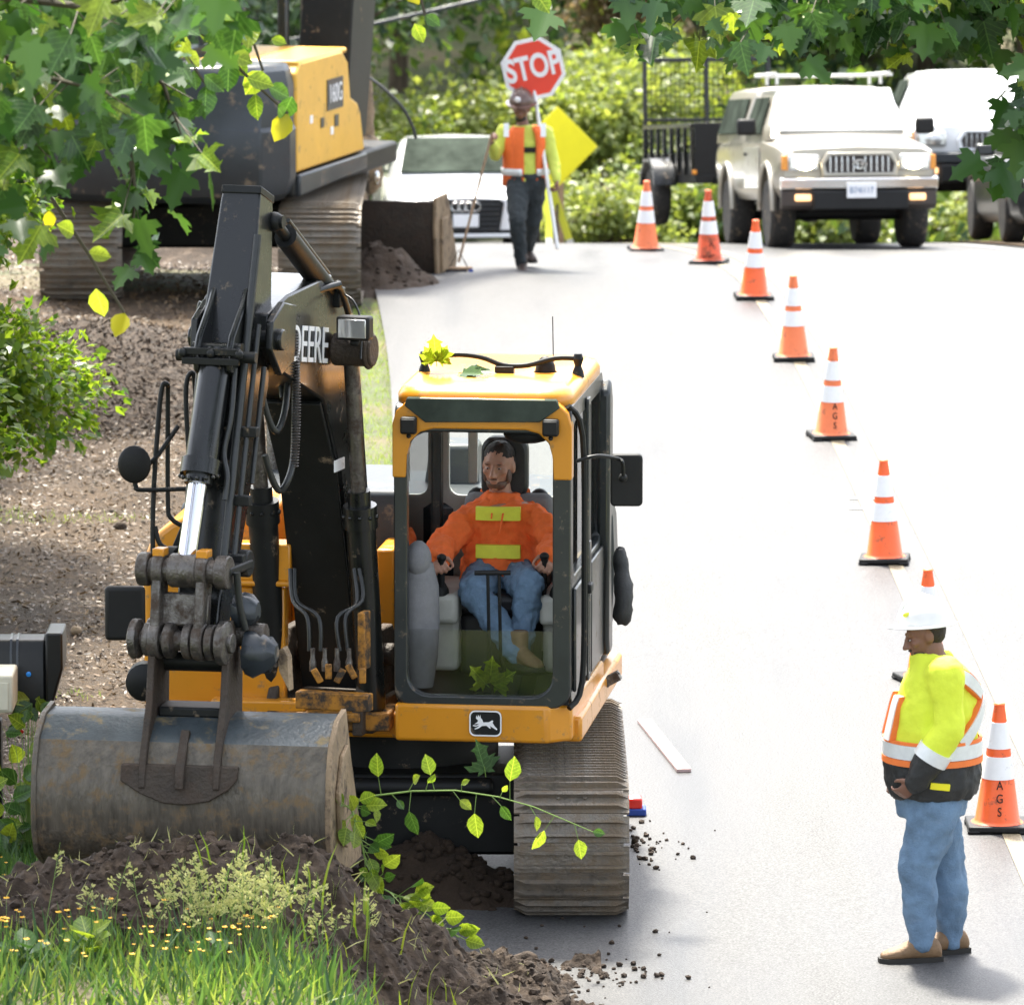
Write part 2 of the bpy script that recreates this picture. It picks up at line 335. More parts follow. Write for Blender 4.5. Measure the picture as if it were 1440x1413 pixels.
LF = dict(
 maple=leafmat('maple_leaf_green', (.026, .078, .016), (.055, .125, .025), .4, .28),
 mapledk=leafmat('maple_leaf_deep', (.014, .042, .015), (.034, .085, .027), .3, .26),
 lime=leafmat('sunlit_leaf', (.13, .24, .03), (.24, .3, .04), .55, .35),
 yellow=leafmat('yellowing_leaf', (.38, .36, .02), (.45, .42, .03), .5, .4),
 hedge=leafmat('hedge_leaf', (.055, .13, .014), (.17, .24, .028), .58, .35),
 bush=leafmat('bush_leaf', (.09, .15, .03), (.18, .22, .05), .5, .4),
 bushlt=leafmat('pale_bush_leaf', (.16, .22, .06), (.24, .28, .09), .5, .45),
 dark=leafmat('dark_evergreen', (.018, .045, .02), (.04, .08, .03), .3, .5),
 mid=leafmat('mid_green_leaf', (.055, .11, .025), (.11, .17, .04), .45, .4),
 dry=leafmat('dry_foliage', (.17, .13, .07), (.28, .22, .12), .35, .6, (1.3, 1.2, 1)),
 grass=leafmat('grass_blade', (.07, .15, .03), (.26, .32, .1), .5, .4), grassdk=leafmat('dark_grass_blade', (.03, .08, .03), (.08, .15, .05), .45, .35),
 seed=leafmat('grass_seed', (.4, .42, .16), (.55, .52, .22), .4, .6, (1.2, 1.2, 1)),
 petal=leafmat('yellow_petal', (.75, .38, .01), (.85, .5, .02), .3, .5, (1, 1, 1)),
 redpetal=leafmat('red_petal', (.7, .04, .01), (.8, .08, .02), .3, .5, (1, 1, 1)),
)
# ================================================================== the setting
def asphalt(name):
    m = bpy.data.materials.new(name); m.use_nodes = True; nt = m.node_tree; L = nt.links.new; p = nt.nodes['Principled BSDF']
    tc = NN(nt, 'ShaderNodeTexCoord'); s = tc.outputs['Object']
    n1 = NN(nt, 'ShaderNodeTexNoise'); n1.inputs['Scale'].default_value = 90; n1.inputs['Detail'].default_value = 3; L(s, n1.inputs[0])
    mp = NN(nt, 'ShaderNodeMapping'); mp.inputs['Scale'].default_value = (1, .12, 1); L(s, mp.inputs[0])
    n2 = NN(nt, 'ShaderNodeTexNoise'); n2.inputs['Scale'].default_value = 1.6; n2.inputs['Detail'].default_value = 6; L(mp.outputs[0], n2.inputs[0])
    r1 = NN(nt, 'ShaderNodeValToRGB'); e = r1.color_ramp.elements
    e[0].position = .3; e[0].color = (.03, .03, .032, 1); e[1].position = .72; e[1].color = (.12, .12, .12, 1); L(n1.outputs[0], r1.inputs[0])
    r2 = NN(nt, 'ShaderNodeMapRange'); r2.inputs[1].default_value = .3; r2.inputs[2].default_value = .7; r2.inputs[3].default_value = .7; r2.inputs[4].default_value = 1.2; L(n2.outputs[0], r2.inputs[0])
    mx = NN(nt, 'ShaderNodeMix', data_type='RGBA', blend_type='MULTIPLY'); mx.inputs[0].default_value = 1; L(r1.outputs[0], mx.inputs[6]); L(r2.outputs[0], mx.inputs[7]); L(mx.outputs[2], p.inputs['Base Color'])
    r3 = NN(nt, 'ShaderNodeMapRange'); r3.inputs[1].default_value = .3; r3.inputs[2].default_value = .7; r3.inputs[3].default_value = .38; r3.inputs[4].default_value = .75; p.inputs['Specular IOR Level'].default_value = .3; L(n2.outputs[0], r3.inputs[0]); L(r3.outputs[0], p.inputs['Roughness'])
    b = NN(nt, 'ShaderNodeBump'); b.inputs['Strength'].default_value = .55; b.inputs['Distance'].default_value = .006; L(n1.outputs[0], b.inputs['Height']); L(b.outputs[0], p.inputs['Normal'])
    return m
M['asphalt'] = asphalt('damp_asphalt')
def earth(name, ca, cb, cc, s1, s2, bump):
    m = bpy.data.materials.new(name); m.use_nodes = True; nt = m.node_tree; L = nt.links.new; p = nt.nodes['Principled BSDF']
    tc = NN(nt, 'ShaderNodeTexCoord'); s = tc.outputs['Object']
    n1 = NN(nt, 'ShaderNodeTexNoise'); n1.inputs['Scale'].default_value = s1; n1.inputs['Detail'].default_value = 8; n1.inputs['Roughness'].default_value = .7; L(s, n1.inputs[0])
    n2 = NN(nt, 'ShaderNodeTexNoise'); n2.inputs['Scale'].default_value = s2; n2.inputs['Detail'].default_value = 6; L(s, n2.inputs[0])
    r = NN(nt, 'ShaderNodeValToRGB'); e = r.color_ramp.elements; e[0].position = .35; e[0].color = (*ca, 1); e[1].position = .65; e[1].color = (*cb, 1); L(n1.outputs[0], r.inputs[0])
    mr = NN(nt, 'ShaderNodeMapRange'); mr.inputs[1].default_value = .48; mr.inputs[2].default_value = .66; L(n2.outputs[0], mr.inputs[0])
    mx = NN(nt, 'ShaderNodeMix', data_type='RGBA'); L(mr.outputs[0], mx.inputs[0]); L(r.outputs[0], mx.inputs[6]); mx.inputs[7].default_value = (*cc, 1); L(mx.outputs[2], p.inputs['Base Color'])
    p.inputs['Roughness'].default_value = .9
    b = NN(nt, 'ShaderNodeBump'); b.inputs['Strength'].default_value = bump; b.inputs['Distance'].default_value = .05; L(n1.outputs[0], b.inputs['Height']); L(b.outputs[0], p.inputs['Normal'])
    return m
M['ground'] = earth('leafy_ground', (.05, .045, .025), (.07, .1, .03), (.11, .09, .05), 7, .8, .6)
M['gravel'] = earth('brown_gravel', (.03, .017, .007), (.16, .1, .05), (.05, .03, .014), 24, .9, 1.3)

def axis_lines(lo, a, b, hi, fine, grow=1.35):
    c = list(np.arange(a, b + fine / 2, fine)); s = fine; x = b
    while x < hi: s *= grow; x += s; c.append(x)
    s = fine; x = a
    while x > lo: s *= grow; x -= s; c.insert(0, x)
    return c
xs = axis_lines(-260, -7, 7, 260, .3); ys = axis_lines(-40, 29, 72, 420, .4, 1.25)
mb = MB(); mb.add([(x, y, ground_h(x, y)) for x in xs for y in ys], [(i*len(ys)+j, (i+1)*len(ys)+j, (i+1)*len(ys)+j+1, i*len(ys)+j+1) for i in range(len(xs)-1) for j in range(len(ys)-1)])
tag(build('ground', mb, M['ground'], smooth=180), kind='structure')
mb = MB()
def rd(u, v):
    y = 8 + 122 * v; x = XC(y) - 3.37 + 7.15 * u; return V((x, y, ZR(y)))
mb.grid(rd, 8, 260)
tag(build('road', mb, M['asphalt'], smooth=180), kind='structure')
mb = MB()
def shoulder(u, v):
    y = 50 + 40 * v; x = XC(y) + 3.72 + 6 * u; return V((x, y, max(ZR(y) + .02 + .14 * u * smooth(60, 75, y), ground_h(x, y) + .01)))
mb.grid(shoulder, 14, 60); tag(build('gravel_shoulder', mb, M['gravel'], smooth=180), kind='structure')
mb = MB()
def drive(u, v):
    y = 34.6 + 27 * v; e = XC(y) - 3.41 - .2 * smooth(40, 44, y); x = e - (7 * u); return V((x, y, ground_h(x, y) + .025 + .02 * noise.noise(V((x * 2, y * 2, 3)))))
mb.grid(drive, 50, 130); tag(build('gravel_driveway', mb, M['gravel'], smooth=180), kind='structure')
M['lineyellow'] = mat('worn_yellow_line', (.17, .14, .085), .6, 0, .2, 30, .2, 90); M['linewhite'] = mat('worn_white_line', (.3, .3, .29), .6, 0, .1, 30, .2, 90)
def line(off, y0, y1, wd, m, label):
    mb = MB(); mb.grid(lambda u, v: V((XC(y0+(y1-y0)*v) + off + wd * u, y0+(y1-y0)*v, ZR(y0+(y1-y0)*v) + .005)), 1, 160)
    tag(build('road_line', mb, m, smooth=180), label, kind='structure')
line(.02, 8, 110, .1, M['lineyellow'], 'worn yellow centre line running under the cones')
line(.32, 8, 110, .1, M['lineyellow'], 'second worn yellow centre line right of the cones')
line(3.35, 8, 110, .11, M['linewhite'], 'white line along the far edge of the right lane')
mb = MB()
for d in (0, .28):
    p = onroad(1218, 702 + d * 50); mb.box((p.x, p.y, ZR(p.y) + .005), (.24, .05, .002))
tag(build('road_paint_mark', mb, M['linewhite']), 'two short white paint dashes beside the centre line', kind='structure')

# ------------------------------------------------------------------ soil
def fbm(x, y, s, o=4, z=0): return sum(noise.noise(V((x * s * 2**i, y * s * 2**i, z + i))) / 2**i for i in range(o))
def interp(x, pts):
    return float(np.interp(x, [p[0] for p in pts], [p[1] for p in pts]))
PILE_A = [(-3.3, 0), (-2.75, .12), (-2.2, .27), (-1.9, .4), (-1.65, .37), (-1.4, .35), (-1.05, .38), (-.8, .36), (-.55, .33), (-.25, .28), (.02, .14), (.2, .07), (.36, -.03)]
PILE_Y = [(-3, 32.7), (-1.6, 32.75), (-.9, 32.8), (-.3, 33.0), (.1, 33.25), (.4, 33.35)]
def pile_h(x, y):
    a = interp(x, PILE_A); d = y - interp(x, PILE_Y)
    g = math.exp(-(d / (.62 if d < 0 else .4)) ** 2)
    edge = smooth(0, .25, g)
    return ground_h(x, y) + .045 + a * g + edge * (.085 * fbm(x, y, 3.2) + .05 * fbm(x, y, 13, 3)) - .1 * (1 - edge)
mb = MB(); mb.grid(lambda u, v: V((-3.3 + 3.75 * u, 31.6 + 2.4 * v, pile_h(-3.3 + 3.75 * u, 31.6 + 2.4 * v))), 300, 200)
ICO = None
def lump(mb, c, r, seed):
    n = 7; rg = []
    rot = Euler((seed, seed * 2.1, seed * 3.7)).to_matrix(); o = len(mb.v)
    bm = bmesh.new(); bmesh.ops.create_icosphere(bm, subdivisions=1 if r < .05 else 2, radius=1)
    vs = []
    for v in bm.verts:
        k = 1 + .45 * noise.noise(v.co * 1.3 + V((seed, 0, seed))) + .3 * noise.noise(v.co * 4 + V((seed, 1, seed)))
        q = rot @ v.co; vs.append(V(c) + V((q.x, q.y, q.z * .75)) * (k * r))
    mb.add(vs, [[v.index for v in f.verts] for f in bm.faces]); bm.free()
rnd = random.Random(3)
for i in range(2600):
    x = rnd.uniform(-3, .35); y = rnd.uniform(31.9, 33.6); h = pile_h(x, y)
    if h - ground_h(x, y) < .03: continue
    lump(mb, (x, y, h), rnd.choice([.006, .008, .01, .012, .016, .022, .03]) * rnd.uniform(.7, 1.2), i * .37)
place(mb, 'soil_pile', M['dirt'], (-1.3, 32.8, .5), 'heap of dark wet soil in front of the yellow excavator bucket', 'soil pile', kind='stuff', smooth=35)
def mound(name, cx, cy, rx, ry, A, m, label, n=150, seed=5, hb=ground_h, size=(.015, .04)):
    mb = MB(); r = random.Random(seed)
    def h(x, y):
        g = math.exp(-((x - cx) / rx) ** 2 - ((y - cy) / ry) ** 2); return hb(x, y) - .06 + A * g * (1 + .3 * fbm(x, y, 3, 4, seed)) + .03 * fbm(x, y, 9, 3, seed) * smooth(0, .2, g) + .03 * g
    mb.grid(lambda u, v: V((cx + (u - .5) * 4.4 * rx, cy + (v - .5) * 4.4 * ry, h(cx + (u - .5) * 4.4 * rx, cy + (v - .5) * 4.4 * ry))), 60, 60)
    for i in range(n):
        x = r.gauss(cx, rx * .7); y = r.gauss(cy, ry * .7); lump(mb, (x, y, h(x, y)), r.uniform(*size), i * .61 + seed)
    return place(mb, name, m, (cx, cy, hb(cx, cy)), label, 'soil pile', kind='stuff', smooth=180)
zroad = lambda x, y: ZR(y)
mound('soil_pile', -.46, 35.5, .52, .26, .33, M['sandy'], 'low soil heap lying between the tracks of the near excavator', 260, 5, zroad)
mound('soil_pile', -3.0, 66.5, 1.6, 1.2, .9, M['dirt'], 'dark soil bank added as shade behind the tracks of the far excavator', 100, 12, ground_h, (.01, .03))  # added bank, hides the sunlit ground where shadow lies between the tracks
mound('soil_pile', -1.2, 62.6, .36, .5, .42, M['sandy'], 'brown soil heap beside the bucket of the far excavator', 160, 8, zroad, (.008, .03))
mound('soil_pile', -3.5, 55.5, 1.1, 2.2, .42, M['sandy'], 'low brown soil bank in front of the tracks of the far excavator', 260, 9, ground_h, (.01, .035))
mb = MB(); r = random.Random(11)
for i in range(170):
    px, py = (r.gauss(820, 60), r.gauss(1372, 14)) if i < 95 else ((r.gauss(905, 45), r.gauss(1190, 16)) if i < 150 else (r.uniform(700, 1000), r.uniform(1280, 1400)))
    if px < 885 and py < 1290: px = 888 + r.random() * 30
    p = onroad(px, py); s = r.choice([.006, .008, .012, .018]); lump(mb, (p.x, p.y, ZR(p.y) + s * .5), s, i * .77)
place(mb, 'soil_crumbs', M['clod'], (.5, 34.5, 0), 'crumbs of dark soil scattered on the asphalt', 'soil crumbs', kind='stuff')
for k, (px, py, s, lb) in enumerate([(735, 1374, .085, 'fist sized lump of dark soil standing at the right tip of the heap'), (770, 1382, .05, 'small soil lump at the very tip of the heap on the asphalt'), (893, 1188, .03, 'small dark soil lump lying against the right excavator track')]):
    p = onroad(px, py); mb = MB(); lump(mb, (p.x, p.y, s * .62), s, 2.3 + k); lump(mb, (p.x + s * .3, p.y - s * .1, s * 1.1), s * .6, 5.1 + k)
    place(mb, 'soil_clod', M['dirt'], (p.x, p.y, 0), lb, 'soil lump', 'soil lumps on the road', smooth=180)
# pebbles of the driveway
mb = MB(); r = random.Random(21); BM = bmesh.new(); bmesh.ops.create_icosphere(BM, subdivisions=1, radius=1)
IV = [v.co.copy() for v in BM.verts]; IF = [[v.index for v in f.verts] for f in BM.faces]; BM.free()
for i in range(5200):
    y = 35 + 24 * r.random() ** 1.2; e = XC(y) - 3.65; x = e - 4.2 * r.random()
    s = r.choice([.008, .01, .014, .02]) * r.uniform(.7, 1.3); z = ground_h(x, y) + .025 + s * .3
    a = Euler((r.random() * 6, r.random() * 6, r.random() * 6)).to_matrix()
    mb.add([V((x, y, z)) + (a @ V((q.x * s, q.y * s * .8, q.z * s * .55))) for q in IV], IF)
M['pebble'] = leafmat('pebble', (.07, .05, .033), (.28, .22, .165), 0, .6)
place(mb, 'pebbles', M['pebble'], (-3, 45, 0), 'loose pebbles over the brown gravel driveway', 'pebbles', kind='stuff')
for px, py, s, lb in [(169, 748, .05, 'round brown stone lying alone on the driveway behind the round mirror'), (108, 898, .045, 'pale flat stone on the gravel above the black mailbox')]:
    p = onroad(px, py); mb = MB(); lump(mb, (p.x, p.y, ground_h(p.x, p.y) + .04), s, px * .1); place(mb, 'stone', M['tan'] if px < 150 else M['sandy'], (p.x, p.y, 0), lb, 'stone', 'stones on the driveway', smooth=180)

# ------------------------------------------------------------------ foliage
def np_mesh(name, verts, faces_n, k, mats, mi=None, smooth=False):
    """verts (N,3); every k vertices in a row form one leaf with the face list faces_n"""
    n = len(verts) // k; lens = [len(f) for f in faces_n]; flat = np.concatenate([np.array(f) for f in faces_n])
    loops = (flat[None, :] + (np.arange(n) * k)[:, None]).ravel(); tot = np.tile(lens, n); st = np.concatenate([[0], np.cumsum(tot)[:-1]])
    me = bpy.data.meshes.new(name); me.vertices.add(len(verts)); me.vertices.foreach_set('co', np.asarray(verts, np.float32).ravel())
    me.loops.add(len(loops)); me.loops.foreach_set('vertex_index', loops.astype(np.int32)); me.polygons.add(len(tot)); me.polygons.foreach_set('loop_start', st.astype(np.int32))
    for m in (mats if isinstance(mats, (list, tuple)) else [mats]): me.materials.append(m)
    if mi is not None: me.polygons.foreach_set('material_index', np.repeat(mi, len(lens)).astype(np.int32))
    me.update(calc_edges=True); me.validate(); return me
# leaf templates lie along +Y from the stalk at the origin, folded a little about the midrib
def maple_template(curl=.18, bend=.1, wave=0):
    half = [(0, 0), (.12, -.06), (.3, -.08), (.22, .06), (.5, .1), (.62, .3), (.42, .32), (.46, .48), (.24, .42), (.2, .66), (.3, .72), (.1, .82), (0, 1.0)]
    mid = [(0, .1), (0, .3), (0, .55), (0, .8)]
    Zf = lambda x, y: curl * abs(x) - bend * y * y + wave * math.sin(9 * y + 7 * x) * abs(x) - .35 * max(abs(x) - .3, 0)
    v = [V((x, y, Zf(x, y))) for x, y in half] + [V((-x * (1 - .25 * wave), y, Zf(-x, y))) for x, y in half[1:-1]]
    n = len(half); L = [0] + list(range(n, n + n - 2)) + [n - 1]; Rr = list(range(n))
    return np.array(v), [Rr, L[::-1]]
def oval_template(w=.36):
    half = [(0, 0), (w * .75, .22), (w, .45), (w * .7, .75), (0, 1.0)]
    v = [V((x, y, .25 * abs(x) - .12 * y * y)) for x, y in half] + [V((-x, y, .25 * abs(x) - .12 * y * y)) for x, y in half[1:-1]]
    return np.array(v), [[0, 1, 2, 3, 4], [4, 7, 6, 5, 0]]
def blade_template(): return np.array([(-.03, 0, 0), (.03, 0, 0), (.025, .55, .05), (0, 1, .22), (-.025, .55, .05)]), [[0, 1, 2, 4], [4, 2, 3]]
def clump_template(): # a ragged spray of two crossed leaflets, for far trees
    return np.array([(0, 0, 0), (.3, .35, .1), (0, 1, 0), (-.3, .4, .05), (.1, .2, 0), (.5, .75, .18), (.15, .75, -.1)]), [[0, 1, 2, 3], [4, 5, 6]]
T_MAPLE, T_OVAL, T_BLADE, T_CLUMP = maple_template(), oval_template(), blade_template(), clump_template()
def frames(dirs, ups):
    d = dirs / np.linalg.norm(dirs, axis=1, keepdims=True); x = np.cross(d, ups); x /= np.linalg.norm(x, axis=1, keepdims=True) + 1e-9
    return np.stack([x, d, np.cross(x, d)], axis=2)
def scatter(template, pos, dirs, ups, size):
    T, F = template[0], template[1]; Rm = frames(dirs, ups)
    v = np.einsum('nij,kj->nki', Rm, T) * size[:, None, None] + pos[:, None, :]
    return v.reshape(-1, 3)
def crown_points(centers, radii, n, rng, shell=.45):
    """points in clumps, denser towards each clump's outside"""
    c = np.array(centers); r = np.array(radii); w_ = r.prod(axis=1) ** (2/3); k = rng.choice(len(c), n, p=w_ / w_.sum())
    d = rng.normal(size=(n, 3)); d /= np.linalg.norm(d, axis=1, keepdims=True); q = rng.random(n) ** shell
    q = q * (1 + .12 * rng.normal(size=n))
    return c[k] + d * r[k] * q[:, None], d
def crown_mesh(name, centers, radii, n, size, template, m, rng, droop=.3):
    p, d = crown_points(centers, radii, n, rng)
    dirs = d * .7 + rng.normal(size=(n, 3)) * .6 + np.array([0, 0, -droop]); ups = rng.normal(size=(n, 3)) * .5 + np.array([0, 0, 1]) + d * .4
    return np_mesh(name, scatter(template, p, dirs, ups, size * rng.uniform(.6, 1.3, n)), template[1], len(template[0]), m)
def limb(mb, p, q, r0, r1, seed, n=6, wob=.08):
    p, q = V(p), V(q); L = (q - p).length; pts = []; rr = random.Random(seed)
    for i in range(n + 1):
        t = i / n; k = math.sin(t * math.pi) * wob * L
        pts.append(p.lerp(q, t) + V((rr.uniform(-1, 1), rr.uniform(-1, 1), rr.uniform(-.5, .5))) * k)
    mb.tube(pts, [r0 + (r1 - r0) * i / n for i in range(n + 1)], 7); return pts
def far_tree(name, px, py_base, Z, height, wid, n, size, leaf, label, cat, seed, group='trees and bushes beyond the crest', conifer=False, base=None, trunk_r=.16):
    rng = np.random.default_rng(seed); rr = random.Random(seed); b = base or W(px, py_base, Z); x, y = b.x, b.y; z = ground_h(x, y) - .1
    root = thing(name, (x, y, z), label, cat, group); mb = MB()
    top = V((rr.uniform(-.2, .2), rr.uniform(-.2, .2), height * .92)); tr = limb(mb, (0, 0, 0), top, trunk_r, trunk_r * .25, seed, 8, .02)
    cs, rs = [], []
    if conifer:
        for i in range(46):
            t = .12 + .86 * i / 46; a = i * 2.4; L = wid * (1 - t) ** .8 * rr.uniform(.7, 1.1); p = V((math.cos(a) * L, math.sin(a) * L, height * t - .25 * L)); limb(mb, (0, 0, height * t), p, .03, .008, seed + i, 3)
            for q in (.4, .7, 1): cs.append((p.x * q, p.y * q, height * t - .25 * L * q)); rs.append((.3 + .25 * L * q, .3 + .25 * L * q, .16))
    else:
        for i in range(16):
            a = i * 2.4 + seed; t = rr.uniform(.15, .95); L = wid * rr.uniform(.45, .95) * (1 - .45 * abs(t - .45)); s = tr[min(int(t * 7), 7)]
            p = V((math.cos(a) * L, math.sin(a) * L, height * (.12 + .85 * t) + rr.uniform(-.2, .3))); limb(mb, s, p, trunk_r * .35, .012, seed + i, 4)
            q = rr.uniform(.34, .54) * wid; cs.append(tuple(p)); rs.append((q, q, q * rr.uniform(.55, .85)))
            cs.append(tuple(p * .6 + V((0, 0, height * .2)))); rs.append((q * .7, q * .7, q * .6))
    build('trunk', mb, M['bark'], root, local=True, smooth=60)
    c = bpy.data.objects.new('crown', crown_mesh('crown', cs, rs, n, size, T_CLUMP, leaf, rng)); COL.objects.link(c); c.parent = root
    return root
# ================================================================== the near excavator
EC = V((-.62, 36.3, 0)); EA = R(7); BA = R(17)
fu = V((-math.sin(EA), -math.cos(EA), 0)); ru = V((math.cos(EA), -math.sin(EA), 0)); RU = rotmat(-EA)
def U(u, v, z): return EC + ru * u + fu * v + V((0, 0, z))
fb = V((-math.sin(BA), -math.cos(BA), 0)); sb = V((math.cos(BA), -math.sin(BA), 0)); RB = rotmat(-BA); B0 = V((-.92, 35.75, 0))
def BP(w_, l, z): return B0 + sb * w_ + fb * l + V((0, 0, z))
EX = thing('excavator', EC, 'near yellow and black excavator with an operator in its cab and bucket on soil', 'excavator', 'excavators at the roadside')
def rrect(u0, u1, z0, z1, r, n=5):
    pts = []
    for cx, cz, a0 in ((u1 - r, z1 - r, 0), (u0 + r, z1 - r, 90), (u0 + r, z0 + r, 180), (u1 - r, z0 + r, 270)):
        for i in range(n + 1):
            a = R(a0 + 90 * i / n); pts.append((cx + r * math.cos(a), cz + r * math.sin(a)))
    return pts
def ringplate(mb, fn, outer, inner, d0, d1, mi=0):
    """a plate with a hole: fn(a, depth, b) gives the point"""
    n = len(outer); vs = [fn(a, d, b) for d in (d0, d1) for pts in (outer, inner) for a, b in pts]; fs = []
    for j in range(n):
        k = (j + 1) % n
        fs += [(j, k, n+k, n+j), (2*n+j, 3*n+j, 3*n+k, 2*n+k), (j, 2*n+j, 2*n+k, k), (n+j, n+k, 3*n+k, 3*n+j)]
    mb.add(vs, fs, mi)
# ---- tracks
def shoe_mesh(name, wd, pitch, m, nb=3, hb=.022):
    mb = MB(); mb.box((0, 0, .008), (wd, pitch * .93, .016))
    for i in range(nb): mb.box((0, (i - (nb - 1) / 2) * pitch * (.33 if nb > 2 else .5), .016 + hb / 2), (wd - .01 * (i % 2), .016, hb), None, 0, .8)
    mb.box((0, pitch * .47, .004), (wd * .9, .03, .012))
    for sx in (-1, 1):
        for sy in (-.18, .18): mb.lathe((sx * .07, pitch * sy, .016), (0, 0, 1), [(.012, 0), (.012, .01), (.001, .0105)], 6)
    return mesh_of(name, mb, m, smooth=30)
def track(root, xc, yf, length, r, wd, pitch, shoe, rot=None, org=None, frame_m='black'):
    """a track built round its frame; rot/org put it into world space (the thing's own frame when org is None)"""
    base = org if org is not None else V((0, 0, 0)); rm = rot if rot else Matrix.Identity(3)
    P = lambda x, y, z: base + rm @ V((x, y, z)); mb = MB(); yr = yf + length
    for sx in (-.09, .09): mb.bar(P(xc + sx, yf + .25, r), P(xc + sx, yr - .25, r), .07, r * .8)
    for k in range(6): y = yf + .35 + (length - .7) * k / 5; mb.cyl(P(xc - .13, y, .12), P(xc + .13, y, .12), .085, n=12)
    for k in range(2): y = yf + length * (.33 + .33 * k); mb.cyl(P(xc - .1, y, 2*r - .11), P(xc + .1, y, 2*r - .11), .06, n=10)
    for y in (yf, yr): mb.lathe(P(xc - .12, y, r), rm @ V((1, 0, 0)), [(.08, 0), (r - .07, .02), (r - .07, .09), (r - .035, .1), (r - .035, .14), (r - .07, .15), (r - .07, .22), (.08, .24)], 24)
    fr = build('track', mb, M[frame_m], root, bevel=.006, local=org is None)
    per = 2 * length + 2 * math.pi * (r - .03); n = int(round(per / pitch)); off = root.location if org is not None else V((0, 0, 0))
    for i in range(n):
        s = per * i / n; q = r - .03
        if s < length: y, z, a = yr - s, .03, math.pi                     # bottom run, moving to the front
        elif s < length + math.pi * q: t = (s - length) / q; y, z, a = yf - q * math.sin(t), r - q * math.cos(t), math.pi - t
        elif s < 2 * length + math.pi * q: y, z, a = yf + (s - length - math.pi * q), r + q, 0
        else: t = (s - 2 * length - math.pi * q) / q; y, z, a = yr + q * math.sin(t), r + q * math.cos(t), -t
        o = bpy.data.objects.new('track_shoe', shoe); COL.objects.link(o); o.parent = fr
        Mx = (rm @ Matrix.Rotation(a, 3, 'X')).to_4x4(); Mx.translation = P(xc, y, z) - off; o.matrix_local = Mx
    return fr
SHOE = shoe_mesh('track_shoe', .6, .15, M['shoe'], 2, .03)
track(EX, .31, 35.14, 2.2, .355, .6, .15, SHOE, org=V((0, 0, 0)))
track(EX, -1.55, 35.14, 2.2, .355, .6, .15, SHOE, org=V((0, 0, 0)))
mb = MB(); mb.box((-.62, 36.25, .45), (1.7, .9, .28)); mb.lathe((-.62, 36.3, .55), (0, 0, 1), [(.55, 0), (.55, .32)], 28); mb.box((-.62, 35.75, .42), (1.3, .3, .44)); mb.cyl((-1.1, 35.55, .58), (-.1, 35.55, .58), .05)  # lowered front box covers lit road, standing in for shade under the machine
build('undercarriage_frame', mb, M['plate'], EX, bevel=.02)
# ---- upper body
mb = MB(); mb.box(U(-.05, -.15, .93), (2.3, 2.0, .14), RU)
build('deck', mb, M['yellow'], EX, bevel=.02)
mb = MB(); mb.box(U(-.35, .84, .97), (.9, .3, .1), RU); mb.box(U(-.3, .9, 1.0), (.5, .3, .05), RU); build('deck_front', mb, M['dirtyyellow'], EX, bevel=.01)
def tank(mb, u0, u1, v0, v1, z0, z1, rtop, mi=0):
    prof = [(u0, z0)] + [(u0 + rtop - rtop * math.cos(R(90 * i / 6)), z1 - rtop + rtop * math.sin(R(90 * i / 6))) for i in range(7)] + [(u1, z1), (u1, z0)]
    mb.rings([[U(u, v1 + (v0 - v1) * t - (.0 if t else .0), z) for u, z in prof] for t in (0, 1)], True, mi)
mb = MB(); tank(mb, -1.25, -.6, -.2, .78, .98, 2.02, .3); build('fuel_tank', mb, M['yellow'], EX, bevel=.035, segs=3)
mb = MB(); mb.box(U(-.62, .84, 1.33), (.3, .12, .66), RU); mb.box(U(-.6, .86, 1.8), (.34, .18, .2), RU); mb.box(U(-.6, .95, 1.69), (.4, .03, .03), RU); mb.box(U(-.6, .96, 1.03), (.5, .12, .09), RU)
tp = build('tool_box', mb, M['yellow'], EX, bevel=.012)
mb = MB()
for u, z in ((-.52, 1.25), (-.52, 1.05), (-.52, 1.1), (-.7, 1.25), (-.7, 1.05)): mb.lathe(U(u, .9, z), fu, [(.014, 0), (.014, .012), (.001, .013)], 6)
build('bolts', mb, M['steel'], tp)['kind'] = 'stuff'
mb = MB(); prof = [(-1.22, -.2), (-1.22, -1.0), (-1.0, -1.38), (-.5, -1.56), (.3, -1.56), (.8, -1.38), (1.06, -1.0), (1.06, -.62)]
mb.prism([U(u, v, 1.0) for u, v in prof], (0, 0, .95)); build('counterweight', mb, M['gunmetal'], EX, bevel=.06, segs=3)
mb = MB(); mb.box(U(-.55, -.65, 1.86), (1.25, 1.1, .34), RU, 0, .9); mb.box(U(.16, -1.2, 2.0), (.34, .4, .32), RU, 0, .75)
build('engine_hood', mb, M['gunmetal'], EX, bevel=.03)
mb = MB(); mb.lathe(U(-.8, -.9, 2.0), (0, 0, 1), [(.05, 0), (.05, .35), (.04, .37), (.04, .2)], 14); build('exhaust_pipe', mb, M['steel'], EX)
for u in (-.72, -.5):
    mb = MB(); mb.box(U(u, .2, 1.6), (.06, .14, .9), RU); build('body_bracket', mb, M['yellow'], EX, bevel=.008)
mb = MB(); mb.box(U(-.02, -.1, 1.42), (.1, .8, .72), RU); build('body_side_panel', mb, M['yellow'], EX, bevel=.015)
mb = MB(); mb.prism([U(-.28, .47, 1.78), U(-.22, .47, 2.02), U(-.17, .47, 2.02), U(-.2, .47, 1.78)], fu * .05); mb.box(U(-.2, .5, 1.72), (.12, .05, .14), RU); build('boom_stop_bracket', mb, M['yellow'], EX, bevel=.006)
